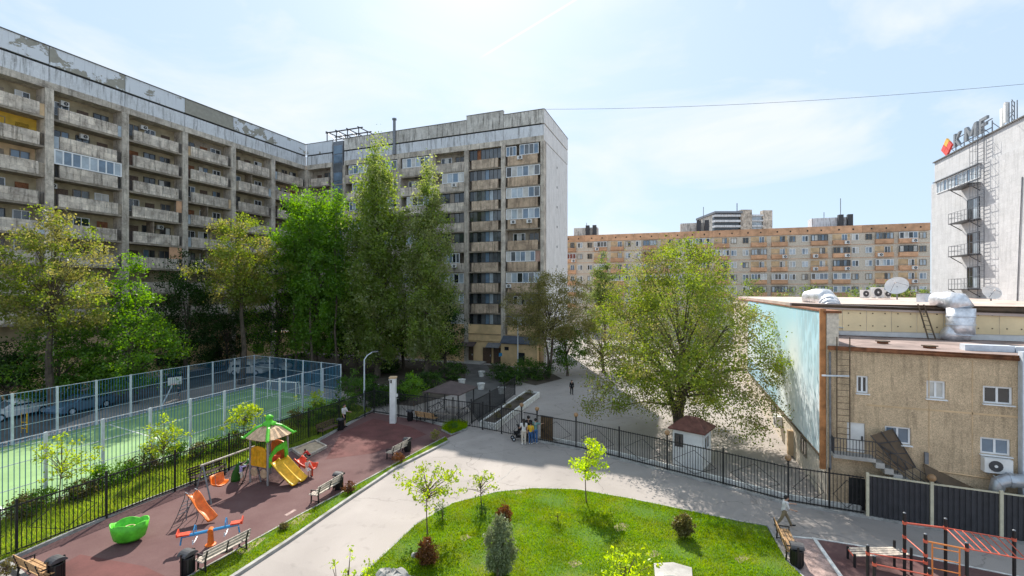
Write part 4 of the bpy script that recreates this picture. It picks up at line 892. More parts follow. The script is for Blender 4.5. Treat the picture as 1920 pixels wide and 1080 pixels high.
# wall ladder, cable conduit and pipes
b = MB(); s0, s1 = BW.uv(1567, 700)[0], BW.uv(1591, 700)[0]
for s_ in (s0, s1): b.bar(BW.pt(s_, 3.4, .22), BW.pt(s_, bz(0) + .55, .22), .035)
for k in range(14): b.bar(BW.pt(s0, 3.6 + .3 * k, .22), BW.pt(s1, 3.6 + .3 * k, .22), .022)
b.build('wall_ladder', M['rust_dk'], t)
b = MB(); b.bar(wq(1541, 704, .3), wq(1592, 705, .3), .07); b.build('bracket_bar', M['galv'], t)
b = MB(); b.tube([wq(1556, 660, .1), wq(1557, 880, .1)], .05, 6); b.build('downpipe', M['steel_grey'], t)
b = MB(); b.tube([wq(1733, 880, .05), wq(1800, 889, .05), wq(1880, 901, .05)], .035, 6); b.build('conduit', M['tan_smooth'], t)
for s_, in ((3.9,), (5.4,)): BW.piece('wall_joint', M['tan_smooth'], t, s_, s_ + .03, 2.6, 7.4, -.01, .012)
BW.piece('wall_joint', M['tan_smooth'], t, 1.6, 7.8, 5.02, 5.1, -.01, .012)
BW.piece('meter_box', M['steel_grey'], t, *sorted((BW.uv(1732, 850)[0], BW.uv(1739, 850)[0])), BW.uv(1732, 868)[1], BW.uv(1732, 847)[1], .0, .15)
BW.part('basement_opening', M['gap'], t, *sorted((BW.uv(1592, 900)[0], BW.uv(1622, 900)[0])), .0, 1.5, -.01, .012)
s0, z0 = BW.uv(1838, 880); air_unit(BW, s0, z0, .02, 'white outdoor unit on the tan wall below the white double window', .92, .62)
s0 = BW.uv(1908, 700)[0]; BW.part('corner_duct', M['galv'], t, s0, s0 + .8, .5, 7.9, .02, .35)
# rooftop kit on the annex
def roof_tube(name, label, cat, paths, m_, base):
    t_ = thing(name, base, label, cat)
    for nm, pts, r_ in paths:
        n = len(pts); MB().tube(pts, r_, 16).build(nm, m_, t_, smooth=True)
        b_ = MB()
        for i in range(n - 1):
            p, q = Vector(pts[i]), Vector(pts[i + 1]); L_ = (q - p).length
            for k in range(1, int(L_ / .45) + 1): c = p + (q - p) * (k * .45 / L_); b_.tube([c - (q - p).normalized() * .02, c + (q - p).normalized() * .02], (r_ if not hasattr(r_, '__len__') else r_[0]) * 1.03, 16)
        if b_.v: b_.build('band', M['galv'], t_)
    return t_
def up(u, v, o_): a, z = UW.uv(u, v, o_); return UW.pt(a, z, o_)
roof_tube('insulated_duct', 'fat silver foil duct bending over the yellow wall down to the lower roof', 'duct', [('elbow', [up(1752, 562, -.5), up(1775, 563, .1), up(1793, 566, .55), up(1801, 580, .72)], [.42, .5, .58, .6]), ('riser', [up(1801, 578, .72), up(1801, 612, .72), up(1800, 628, .72)], [.62, .6, .62]), ('foot', [up(1801, 612, .72), up(1797, 625, .72), up(1783, 627, .72), up(1770, 622, .72)], [.6, .56, .48, .38])], M['foil'], up(1800, 648, .72))
p0 = P(1518, 559, 31); p0.z = 10.0
roof_tube('insulated_duct', 'silver foil duct elbow at the roof corner above the mural end', 'duct', [('elbow', [P(1514, 560, 32), P(1530, 558, 31.4), P(1545, 559, 30.6), P(1553, 570, 30.2)], [.55, .62, .66, .64]), ('riser', [P(1553, 566, 30.2), P(1562, 590, 28.6), P(1563, 628, 28.3)], [.6, .42, .40])], M['foil'], (P(1530, 558, 31.4).x, 31, 9.6))
def lean_ladder():
    t_ = thing('ladder', up(1745, 650, .9), 'dark metal ladder leaning against the yellow upper wall', 'ladder')
    A0, A1 = up(1721, 570, .2), up(1745, 650, .9); B0, B1 = up(1732, 571, .2), up(1760, 653, .9)
    for p, q in ((A0, A1), (B0, B1)): MB().bar(p, q, .05).build('rail', M['rust_dk'], t_)
    for k in range(9): f = (k + .7) / 9.5; MB().bar(A0.lerp(A1, f), B0.lerp(B1, f), .03).build('rung', M['rust_dk'], t_)
lean_ladder()
for (u, v, lab) in ((1655, 648, 'left'), (1743, 657, 'right')):
    c = G(u, v, bz(3)); t_ = thing('brick_vent', (c.x, c.y, bz(3)), 'small brick vent stub on the low annex roof, %s one of two' % lab, 'vent')
    MB().box(c.x - .18, c.x + .18, c.y - .15, c.y + .15, bz(6) - .05, bz(3) + .2).build('stub', M['rust'], t_); MB().box(c.x - .24, c.x + .24, c.y - .2, c.y + .2, bz(3) + .2, bz(3) + .25).build('cap', M['rust_dk'], t_)
c = G(1875, 655, bz(8)); t_ = thing('roof_duct', (c.x, c.y, bz(8)), 'grey box duct lying along the low annex roof at the right', 'duct')
BWp = lambda u, v, z: G(u, v, z)
for nm, (s0, s1), (z0, z1) in (('duct_run', (5.6, 7.3), (.02, .42)), ('duct_run', (7.34, 9.2), (.02, .46))): BW.part(nm, M['galv'], t_, s0, s1, bz(s1) + .1 + z0, bz(s1) + .1 + z1, -1.6, -1.1)
def dish(c, r_, aim, label, pole_z):
    aim = Vector(aim).normalized(); t_ = thing('satellite_dish', (c.x, c.y, pole_z), label, 'satellite dish'); q = aim.to_track_quat('Z', 'Y').to_matrix()
    prof = [(r_ * k / 8 + 1e-3, r_ * .22 * (k / 8) ** 2) for k in range(9)]; b = MB().lathe(prof, (0, 0, 0), 28)
    b.v = [q @ p + c for p in b.v]; b.build('reflector', M['white_paint'], t_, smooth=True)
    b = MB().tube([(c.x, c.y, pole_z), (c.x, c.y, c.z - .1)], .06, 8); b.tube([Vector((c.x, c.y, c.z - .1)), c], .05, 6); b.build('stand', M['steel_grey'], t_)
    tip = c + aim * r_ * .95
    b = MB()
    for k in range(3): a = 2 * math.pi * k / 3; b.tube([q @ Vector((r_ * .9 * math.cos(a), r_ * .9 * math.sin(a), r_ * .2)) + c, tip], .018, 5)
    b.build('feed_arm', M['steel_grey'], t_); MB().tube([tip - aim * .12, tip + aim * .1], .07, 8).build('feed_horn', M['white_paint'], t_)
dish(P(1682, 537, 45), .95, (-.62, -.5, .42), 'large white satellite dish on the annex roof in front of the cream block', 9.6)
dish(P(1858, 549, 40), .66, (-.3, -.85, .45), 'smaller white satellite dish at the foot of the white tower', 9.6)
RB = Wall((0, 50), (1, 0), (0, -1))
for (u0, u1, lab) in ((1612, 1625, 'left'), (1632, 1651, 'middle, largest'), (1655, 1663, 'right')):
    A, B = P(u0, 557, 50), P(u1, 557, 50); air_unit(RB, A.x, 9.74, 0, 'white outdoor unit on the annex roof beside the dish, %s of three' % lab, B.x - A.x, .85 if lab[0] != 'm' else 1.15, depth=.5)
A = P(1735, 560, 38); t_ = thing('roof_cabinet', (A.x, 38, 9.6), 'grey metal cabinet on the annex roof beside the fat foil duct', 'cabinet')
MB().box(A.x - .4, A.x + .8, 37.6, 38.4, 9.55, 10.25).build('case', M['galv'], t_); MB().box(A.x - .45, A.x + .85, 37.55, 38.45, 10.25, 10.3).build('lid', M['steel_grey'], t_)
# mural
def mural_mat():
    m, nt, N, L, b = node_mat('mural_print'); tc = N.new('ShaderNodeTexCoord'); sp = N.new('ShaderNodeSeparateXYZ'); L.new(tc.outputs['Generated'], sp.inputs[0])
    y, z = sp.outputs[1], sp.outputs[2]
    def ramp(src, stops, interp='LINEAR'):
        r_ = N.new('ShaderNodeValToRGB'); e = r_.color_ramp.elements
        while len(e) < len(stops): e.new(.5)
        for i, (p, c) in enumerate(stops): e[i].position = p; e[i].color = (*c, 1) if hasattr(c, '__len__') else (c, c, c, 1)
        L.new(src, r_.inputs[0]); return r_.outputs[0]
    def mix(f, a, c):
        x = N.new('ShaderNodeMixRGB')
        for i, q in enumerate((f, a, c)):
            if isinstance(q, tuple): x.inputs[i].default_value = (*q, 1)
            elif isinstance(q, float): x.inputs[i].default_value = q
            else: L.new(q, x.inputs[i])
        return x.outputs[0]
    def mul(a, c):
        x = N.new('ShaderNodeMath'); x.operation = 'MULTIPLY'
        for i, q in enumerate((a, c)):
            if isinstance(q, float): x.inputs[i].default_value = q
            else: L.new(q, x.inputs[i])
        return x.outputs[0]
    def noise(sc, st, lo, hi):
        mp = N.new('ShaderNodeMapping'); mp.inputs['Scale'].default_value = st; L.new(tc.outputs['Generated'], mp.inputs[0])
        n_ = N.new('ShaderNodeTexNoise'); n_.inputs['Scale'].default_value = sc; n_.inputs['Detail'].default_value = 8; n_.inputs['Distortion'].default_value = .6; L.new(mp.outputs[0], n_.inputs[0])
        r_ = N.new('ShaderNodeMapRange'); r_.inputs[1].default_value = lo; r_.inputs[2].default_value = hi; L.new(n_.outputs[0], r_.inputs[0]); return r_.outputs[0]
    base = ramp(z, [(0, (.72, .84, .88)), (.3, (.82, .88, .90)), (.62, (.58, .80, .88)), (1, (.46, .74, .86))])
    glow = mul(ramp(y, [(.13, 0), (.20, 1), (.25, 1), (.33, 0)]), ramp(z, [(.1, .2), (.55, 1), (.92, 0)]))
    cur = mix(glow, base, (.82, .87, .85))
    fall = mul(ramp(y, [(0, .9), (.12, .8), (.22, 0)]), noise(3.2, (11, 16, 2.2), .44, .56))
    cur = mix(mul(fall, .7), cur, (.30, .45, .50))
    foam = mul(ramp(y, [(0, .6), (.2, 1), (.34, 0)]), mul(noise(4, (10, 10, 1.6), .5, .64), ramp(z, [(0, 1), (.7, .2)])))
    cur = mix(mul(foam, .8), cur, (.88, .92, .91))
    hill = mul(ramp(y, [(.34, 0), (.42, 1), (.8, 1), (.9, 0)]), mul(ramp(z, [(.22, 0), (.30, 1), (.42, 1), (.52, 0)]), noise(5, (1, 3, 2), .4, .6)))
    cur = mix(mul(hill, .9), cur, (.22, .32, .26))
    pool = mul(ramp(y, [(.36, 0), (.45, 1)]), ramp(z, [(.16, 1), (.24, 0)]))
    cur = mix(mul(pool, .8), cur, (.24, .48, .62))
    L.new(cur, b.inputs['Base Color']); b.inputs['Roughness'].default_value = .55; return m
s_end = 25.5
zA = MW.uv(1541, 868, .45)[1]; zB = 2.3
mu = thing('mural_panel', MW.pt(.2, 0, .4), 'huge faded pale blue waterfall picture covering the side wall of the annex', 'mural')
MW.part('printed_sheet', mural_mat(), mu, .2, s_end, zB, 9.45, .10, .16)
b = MB(); MW.box(b, .04, .19, 1.7, 9.6, .02, .26); b.build('side_post', M['rust_pale'], mu)
MW.part('bottom_rail', M['rust_dk'], mu, .2, s_end, zB - .12, zB - .01, .02, .2); MW.part('top_rail', M['rust'], mu, .2, s_end, 9.46, 9.55, .11, .2)
for k in range(12): MW.part('strut', M['rust_dk'], mu, .8 + 2.1 * k, .9 + 2.1 * k, zB + .1, 9.3, .01, .09)

# ------------------------------------------------------------------ iron fences
def iron_fence(pts, hgt, label, globes=(), m=None, group=None, step=.145, vee=True, lastpost=True, firstpost=True, tall=.18, name='iron_fence', skip=()):
    m = m or M['black_iron']; t_ = thing(name, (pts[0].x, pts[0].y, 0), label, 'fence', group)
    for i, p in enumerate(pts):
        if (i == 0 and not firstpost) or (i == len(pts) - 1 and not lastpost): continue
        g = i in globes; hh = hgt + (.28 if g else tall)
        q = pts[min(i + 1, len(pts) - 1)] - pts[max(i - 1, 0)]
        piece('post', m, t_, (p.x, p.y, hh / 2 + .01), (.075, .075, hh), math.atan2(q.y, q.x))
        if g:
            MB().ball((p.x, p.y, hh + .12), .15, 14).build('globe', M['globe'], t_, smooth=True)
            MB().tube([(p.x, p.y, hh - .05), (p.x, p.y, hh + .02)], [.06, .1], 8).build('globe_collar', m, t_)
    for i in range(len(pts) - 1):
        if i in skip: continue
        p, q = pts[i], pts[i + 1]; d = (q - p); L_ = d.length; d = d / L_; rz = math.atan2(d.y, d.x); c = (p + q) / 2
        for z in (hgt - .06, .16): piece('rail', m, t_, (c.x, c.y, z), (L_ - .08, .035, .05), rz)
        n = max(2, int(L_ / step))
        for k in range(1, n):
            r_ = p + d * (L_ * k / n); piece('bar', m, t_, (r_.x, r_.y, hgt / 2 + .05), (.026, .026, hgt - .1), rz)
        if vee:
            for (a0, z0, a1, z1) in ((.12, hgt * .45, .5, hgt * .85), (.5, hgt * .85, .88, hgt * .45), (.12, hgt * .45, .5, .25), (.5, .25, .88, hgt * .45)):
                A = p + d * L_ * a0; B = p + d * L_ * a1; MB().bar((A.x, A.y, z0), (B.x, B.y, z1), .02).build('brace', m, t_)
    return t_
V2 = lambda x, y: Vector((x, y, 0))
fd = Vector((d1.x, d1.y, 0)); cor = V2(-11.8, 38.8)
f1 = [cor - fd * (28.2 - 3.0 * k) for k in range(10)] + [cor]
iron_fence(f1, 2.0, 'black iron fence between the rough grass verge and the maroon playground', group='black iron fences', vee=True)
f2 = [cor.lerp(V2(-2.2, 34.2), k / 4) for k in range(5)]
iron_fence(f2, 2.0, 'dark iron fence along the back of the playground in front of the pavilion', group='black iron fences', firstpost=False, lastpost=False)
g0, g1, g2 = G(905, 806), G(978, 821), G(1007, 827)
gt = iron_fence([g0, g0.lerp(g1, .5), g1], 1.95, 'black iron double gate leaf across the drive, left of the standing group', globes=(2,), name='iron_gate', vee=True, skip=())
gt['category'] = 'gate'
gt = iron_fence([g1 + (g2 - g1).normalized() * .12, g2], 1.9, 'narrow black pedestrian gate behind the group of people', name='iron_gate', vee=False, firstpost=False, lastpost=False, tall=0); gt['category'] = 'gate'
f4 = [g2, G(1080, 841), G(1161, 861), G(1251, 884), G(1356, 911), G(1478, 944), G(1555, 957), G(1622, 968)]
iron_fence(f4, 1.85, 'black iron fence with globe finials running past the white booth to the tan annex', globes=(0, 1, 3, 5), group='black iron fences', lastpost=False)
f5 = [V2(-3.2, 35.6), V2(-1.9, 39), V2(-.7, 42.4), V2(.3, 45.6)]
iron_fence(f5, 1.8, 'thin dark fence along the left side of the long white planter', group='black iron fences', vee=False)
bb = thing('notice_board', g2.lerp(f4[1], .25), 'brown board fixed to the fence right of the pedestrian gate', 'board')
d = (f4[1] - g2); rz = math.atan2(d.y, d.x); c = g2.lerp(f4[1], .25)
nrm_ = Vector((math.sin(rz), -math.cos(rz), 0))
piece('panel', M['tan_smooth'] if False else mat('board_brown', (.15, .095, .05), .8, .3, 2, .3, 12), bb, c - nrm_ * .05 + Vector((0, 0, 1.0)), (.95, .03, 1.6), rz); piece('edge', M['steel_dk'], bb, c - nrm_ * .05 + Vector((0, 0, 1.82)), (.98, .05, .04), rz)
off = Vector((.25, .55, 0))
strip('kerb', [p + off for p in f4[:]] , .14, .22, M['kerb_white'])
strip('kerb', [p - off * .1 for p in f4] + [G(1746, 991), G(1876, 1012), G(2000, 1034)], .26, .1, M['kerbstone'])
# corrugated fence
def corrugated():
    pts = [G(1626, 970), G(1746, 991), G(1876, 1012), G(2010, 1034)]; hgt = 1.98
    t_ = thing('corrugated_fence', pts[0], 'dark corrugated sheet fence with cream posts below the tan annex', 'fence')
    for i, p in enumerate(pts):
        q = pts[min(i + 1, 3)] - pts[max(i - 1, 0)]; rz = math.atan2(q.y, q.x); nn = Vector((math.sin(rz), -math.cos(rz), 0))
        piece('post', M['cream_metal'], t_, p + nn * .06 + Vector((0, 0, hgt / 2 + .06)), (.11, .1, hgt + .12), rz)
        if i == 1:
            MB().ball(p + nn * .06 + Vector((0, 0, hgt + .28)), .16, 14).build('globe', M['globe'], t_, smooth=True)
    for i in range(3):
        p, q = pts[i], pts[i + 1]; d = q - p; L_ = d.length; d = d / L_; rz = math.atan2(d.y, d.x); nn = Vector((math.sin(rz), -math.cos(rz), 0)); n = 12
        for k in range(n):
            a, b_ = p + d * (L_ * k / n), p + d * (L_ * (k + 1) / n); m0 = a.lerp(b_, .16); m1 = a.lerp(b_, .5); z0, z1 = .1, hgt - .03
            poly = [a, a.lerp(b_, .1) + nn * .035, a.lerp(b_, .62) + nn * .035, a.lerp(b_, .72), b_]
            mb = MB(); mb.raw([v + Vector((0, 0, z0)) for v in poly] + [v + Vector((0, 0, z1)) for v in poly] , [(j, j + 1, j + 6, j + 5) for j in range(4)]); mb.build('sheet', M['corr_dark'], t_)
        c = (p + q) / 2
        piece('top_rail', M['cream_metal'], t_, c + nn * .02 + Vector((0, 0, hgt)), (L_ - .1, .08, .055), rz); piece('bottom_rail', M['cream_metal'], t_, c + nn * .02 + Vector((0, 0, .07)), (L_ - .1, .08, .05), rz)
corrugated()
b = MB(); dz = [wq(1868, 920, .55), wq(1872, 905, .6), wq(1890, 900, .62), wq(1960, 905, .62)]
t_ = thing('ventilation_duct', (dz[0].x, dz[0].y, 0), 'zinc ventilation duct elbow above the corrugated fence at the right edge', 'duct')
MB().tube([Vector((dz[0].x, dz[0].y, .0))] + dz, [.2, .24, .26, .28, .28], 14).build('elbow', M['duct'], t_, smooth=True)
for q in (1, 2): MB().tube([dz[q], dz[q] + (dz[q + 1] - dz[q]) * .12], .31, 14).build('flange', M['duct'], t_)
# ------------------------------------------------------------------ booth, pavilion, planter, column, lamps
Z = Vector((0, 0, 1))
def v3(p, z=0.0): return Vector((p[0], p[1], z))
def hip_roof(mb, c, ax, ay, hx, hy, z0, z1, ridge=0.0, thick=.08):
    c = Vector((c[0], c[1], 0)); ax = v3(ax); ay = v3(ay)
    e = [c - ax * hx - ay * hy, c + ax * hx - ay * hy, c + ax * hx + ay * hy, c - ax * hx + ay * hy]
    r_ = [c - ax * ridge, c + ax * ridge]
    mb.raw([p + Z * z0 for p in e] + [p + Z * (z0 + thick) for p in e] + [p + Z * z1 for p in r_], [(3, 2, 1, 0), (0, 1, 5, 4), (1, 2, 6, 5), (2, 3, 7, 6), (3, 0, 4, 7), (4, 5, 9, 8), (5, 6, 9), (6, 7, 8, 9), (7, 4, 8)])
    return mb
def booth():
    f = (f4[4] - f4[3]).normalized(); ax = Vector((f.x, f.y)); ay = Vector((-f.y, f.x)); c0 = G(1284, 884) ; c = Vector((c0.x, c0.y)) + ay * 1.25; hw = .85
    W = Wall(c - ay * hw - ax * hw, ax, -ay)
    t_ = thing('gate_booth', (c.x, c.y, 0), 'small white guard booth with red hipped roof behind the iron fence', 'booth')
    mb = MB(); W.box(mb, 0, 2 * hw, 0, 2.25, -2 * hw, 0); mb.build('wall', M['white_paint'], t_)
    hip_roof(MB(), c, ax, ay, hw + .22, hw + .22, 2.25, 2.95, .35).build('roof', M['red_roof'], t_)
    window(W, t_, .12, .62, 1.25, 2.0, 1, .0, M['frame_dark'], [M['g_dark']], depth=.05)
    W2 = Wall(c + ax * hw - ay * hw, ay, ax); window(W2, t_, .3, 1.2, 1.2, 2.0, 2, .0, M['pvc'], [M['g_dark']], depth=.05)
    W.piece('plinth', M['concrete'], t_, -.04, 2 * hw + .04, 0, .15, -2 * hw - .04, .04)
booth()
def pavilion():
    c = Vector((-5.1, 38.0)); t_ = thing('garden_pavilion', (c.x, c.y, 0), 'open pavilion with low brown pyramid roof behind the playground fence', 'pavilion')
    hip_roof(MB(), c, d2, d1, 1.66, 1.66, 2.18, 2.95, 0.02, .07).build('roof', M['brown_roof'], t_)
    for sx in (-1, 1):
        for sy in (-1, 1):
            p = c + d2 * 1.4 * sx + d1 * 1.4 * sy; MB().tube([(p.x, p.y, 0), (p.x, p.y, 2.2)], .06, 8).build('post', M['steel_dk'], t_)
    for sy in (-1, 1):
        for k in range(3):
            a = c + d2 * (-1.2 + .1) + d1 * (1.05 * sy + (.12 * k - .12)); b_ = a + d2 * 2.2; MB().bar((a.x, a.y, .45), (b_.x, b_.y, .45), .1, .035).build('seat_slat', M['wood_grey'], t_)
        for q in (-1, 1): p = c + d1 * 1.05 * sy + d2 * q; MB().bar((p.x, p.y, 0), (p.x, p.y, .43), .08).build('seat_leg', M['steel_dk'], t_)
    for sx in (-1, 1):
        a = c + d2 * 1.4 * sx - d1 * 1.4; b_ = c + d2 * 1.4 * sx + d1 * 1.4
        for z in (.3, .9): MB().bar((a.x, a.y, z), (b_.x, b_.y, z), .04).build('side_rail', M['steel_dk'], t_)
        for k in range(6):
            p, q = a.lerp(b_, k / 6), a.lerp(b_, (k + 1) / 6); MB().bar((p.x, p.y, .3 if k % 2 else .9), (q.x, q.y, .9 if k % 2 else .3), .025).build('side_brace', M['steel_dk'], t_)
pavilion()
def planter():
    q = [G(893, 794, .5), G(984, 733, .5), G(1012, 735, .5), G(924, 799, .5)]
    d = (q[0] - q[1]).normalized(); q[0] -= d * .6; q[3] -= d * .6
    t_ = thing('long_planter', (q[0].x, q[0].y, 0), 'long white concrete planter trough with soil beside the driveway', 'planter')
    c = sum(q, Vector()) / 4
    for i in range(4):
        a, b_ = q[i], q[(i + 1) % 4]; dd = (b_ - a).normalized(); n = Vector((-dd.y, dd.x, 0)); n = n if n.dot(c - a) > 0 else -n
        ex = dd * (.0 if i % 2 else .0)
        MB().hexa([v3(a), v3(b_), v3(b_ + n * .13), v3(a + n * .13), v3(a, .5 + .004 * i), v3(b_, .5 + .004 * i), v3(b_ + n * .13, .5 + .004 * i), v3(a + n * .13, .5 + .004 * i)]).build('side', M['kerb_white'], t_)
    inn = [p.lerp(c, .05) for p in q]; MB().raw([v3(p, .4) for p in inn], [(0, 1, 2, 3)]).build('soil', M['soil'], t_)
    return q
PQ = planter()
c = G(737, 793); t_ = thing('white_pillar', c, 'plain white square pillar standing in the far part of the playground', 'pillar')
Wc = Wall((c.x - .22, c.y - .22), (1, 0), (0, -1))
mb = MB().box(c.x - .22, c.x + .22, c.y - .22, c.y + .22, 0, 3.55); mb.build('shaft', M['white_paint'], t_); MB().box(c.x - .27, c.x + .27, c.y - .27, c.y + .27, 3.55, 3.68).build('cap', M['tan_smooth'], t_)
MB().box(c.x - .16, c.x - .04, c.y - .235, c.y - .215, 3.2, 3.45).build('opening', M['gap'], t_); MB().box(c.x + .22, c.x + .36, c.y - .1, c.y + .1, 2.1, 2.3).build('floodlight', M['white_paint'], t_)
def street_lamp(base, hgt, arm, label):
    t_ = thing('street_lamp', base, label, 'street lamp', 'street lamps'); b_ = Vector(base); arm = Vector(arm)
    MB().tube([b_, b_ + Z * (hgt - .7), b_ + Z * (hgt - .35) + arm * .35, b_ + Z * (hgt - .1) + arm], [.075, .055, .045, .04], 8).build('pole', M['galv'], t_)
    e = b_ + Z * (hgt - .08) + arm; MB().bar(e - arm.normalized() * .05, e + arm.normalized() * .5, .2, .09).build('lamp_head', M['steel_grey'], t_)
    MB().box(b_.x - .12, b_.x + .12, b_.y - .12, b_.y + .12, 0, .06).build('base_plate', M['galv'], t_)
street_lamp(G(683, 772), 5.2, (.55, .5, 0), 'grey street lamp with bent arm at the back corner of the playground')
street_lamp(G(971, 704), 7.4, (-.9, -.5, 0), 'tall thin street lamp in the bushes in front of the cream entrance')
for i, (u, v, lab) in enumerate(((903, 706, 'nearest the entrance steps'), (902, 730, 'beside the pavilion roof'), (941, 738, 'on the path by the thin fence'), (866, 722, 'just behind the pavilion roof tip'))):
    c = G(u, v); t_ = thing('flower_tub', c, 'small white concrete flower tub ' + lab, 'flower tub', 'white flower tubs by the path')
    MB().lathe([(.32, 0), (.40, .55), (.45, .6), (.45, .66), (.36, .66), (.33, .5), (.01, .5)], c, 8, rot=.4).build('tub', M['kerb_white'], t_); MB().lathe([(.35, .5), (.2, .56), (.01, .58)], c, 8).build('soil', M['soil'], t_)
s_ = thing('concrete_slab', G(1262, 1068), 'pale square concrete cover lying in the front lawn', 'slab')
q = [G(1226, 1056, .14), G(1262, 1054, .14), G(1297, 1064, .14), G(1300, 1100, .14), G(1230, 1100, .14)]
MB().raw(q + [v3(p) for p in q], [(4, 3, 2, 1, 0)] + [(i, (i + 1) % 5, (i + 1) % 5 + 5, i + 5) for i in range(5)]).build('cover', M['concrete'], s_); p = G(1258, 1085, .14); MB().box(p.x - .2, p.x + .2, p.y - .15, p.y + .15, .14, .17).build('lid', M['kerbstone'], s_)
rk = thing('garden_boulder', G(735, 1092), 'grey boulder group at the bottom edge of the lawn', 'boulder')
rr = random.Random(4)
for (u, v, r_) in ((722, 1084, .33), (745, 1092, .42), (768, 1098, .3), (778, 1045, .16)):
    p = G(u, v); b = MB().ball(p + Z * r_ * .35, r_, 10, .7); b.v = [q + Vector((rr.uniform(-.04, .04), rr.uniform(-.04, .04), rr.uniform(-.04, .04))) for q in b.v]; b.build('stone', M['kerbstone'], rk)

# ------------------------------------------------------------------ benches and bins
def bench_proto(slat_m, m=None):
    m = m or M['black_iron']; t_ = bpy.data.objects.new('park_bench', None); COL.objects.link(t_); ORG[t_.name] = Vector((0, 0, 0))
    for x in (-.8, .8):
        b = MB(); b.bar((x, .22, 0), (x, .2, .44), .05); b.bar((x, -.24, 0), (x, -.2, .44), .05); b.bar((x, .24, .42), (x, -.26, .40), .045); b.bar((x, -.2, .4), (x, -.34, .88), .045); b.bar((x, .24, .62), (x, -.26, .62), .04); b.bar((x, .22, .42), (x, .22, .62), .035); b.bar((x, .22, .1), (x, -.24, .1), .03)
        b.build('leg', m, t_)
    b = MB(); b.bar((0, .2, .39), (0, -.2, .38), .04); b.bar((0, -.2, .38), (0, -.33, .85), .04); b.bar((-.8, 0, .36), (.8, 0, .36), .03); b.build('stretcher', m, t_)
    for k in range(4): MB().bar((-.93, .2 - .125 * k, .445), (.93, .2 - .125 * k, .445), .095, .035).build('seat_slat', slat_m, t_)
    for k in range(3): y, z = -.235 - .035 * k, .58 + .125 * k; MB().bar((-.93, y, z), (.93, y, z), .03, .09).build('back_slat', slat_m, t_)
    return t_
bp = {}
def bench(c, ang, sm, label):
    if sm not in bp: bp[sm] = o = bench_proto(M[sm])
    else: o = copy_tree(bp[sm])
    o.location = c; o.rotation_euler = (0, 0, ang); return tag(o, label, 'bench', 'park benches')
A1 = math.atan2(d1.y, d1.x)
def bpos(u0, v0, u1, v1): a, b = G(u0, v0), G(u1, v1); return (a + b) / 2, math.atan2(b.y - a.y, b.x - a.x)
# x axis along the bench, +y is the sitter's side
for (u0, v0, u1, v1, flip, sm, lab) in (
        (376, 1074, 457, 1030, 0, 'wood_grey', 'slatted bench at the front edge of the playground, back turned, beside the seesaw'),
        (580, 950, 640, 913, 0, 'wood_grey', 'slatted bench with its back to the drive, below the yellow slide'),
        (724, 866, 766, 843, 0, 'wood_grey', 'slatted bench by the grass strip at the shaded far part of the playground'),
        (48, 1077, 92, 1100, 0, 'wood', 'orange-brown slatted bench in the bottom left corner'),
        (345, 917, 432, 884, 1, 'wood_dk', 'dark bench against the black fence behind the orange slide'),
        (596, 822, 634, 806, 1, 'wood_dk', 'dark bench against the black fence near the sandpit'),
        (782, 789, 818, 795, 0, 'wood', 'bench with orange slats at the back fence in front of the pavilion'),
        (1466, 1010, 1489, 1060, 0, 'wood', 'bench with pale orange slats at the right tip of the lawn')):
    c, a = bpos(u0, v0, u1, v1); c.z = .01
    bench(c, a + (math.pi if flip else 0), sm, lab)
def bin_proto():
    t_ = bpy.data.objects.new('litter_bin', None); COL.objects.link(t_); ORG[t_.name] = Vector((0, 0, 0))
    MB().lathe([(.01, .0), (.20, .0), (.215, .05), (.215, .62), (.2, .64)], (0, 0, .02), 16).build('drum', M['bin'], t_)
    b = MB()
    for x in (-1, 1): b.bar((x * .235, 0, 0), (x * .235, 0, .84), .04, .07)
    b.build('frame', M['bin'], t_)
    prof = [(.25 * math.cos(a), .25 * math.sin(a) * .6) for a in (0, .4, .8, 1.2, 1.57, 1.94, 2.34, 2.74, math.pi)]
    MB().prism(prof, (1, 0, 0), (0, 0, 1), (0, -.22, .74), (0, .44, 0)).build('hood', M['steel_dk'], t_)
    b = MB()
    for k in range(16): a = 2 * math.pi * k / 16; b.bar((.222 * math.cos(a), .222 * math.sin(a), .08), (.222 * math.cos(a), .222 * math.sin(a), .62), .02)
    b.build('rib', M['bin'], t_); return t_
bb0 = bin_proto(); first = True
for (u, v, lab) in ((352, 1077, 'black bin at the left end of the front bench'), (635, 917, 'black bin at the far end of the bench below the yellow slide'), (764, 846, 'black bin at the end of the bench by the shaded grass strip'), (105, 1091, 'black bin beside the orange-brown corner bench'), (639, 806, 'black bin against the left fence behind the sandpit'), (769, 789, 'black bin by the back fence left of the orange-slatted bench'), (1494, 1062, 'black bin at the near end of the bench on the lawn tip')):
    o = bb0 if first else copy_tree(bb0); first = False; c = G(u, v); o.location = (c.x, c.y, .01); o.rotation_euler = (0, 0, A1); tag(o, lab, 'bin', 'black litter bins')

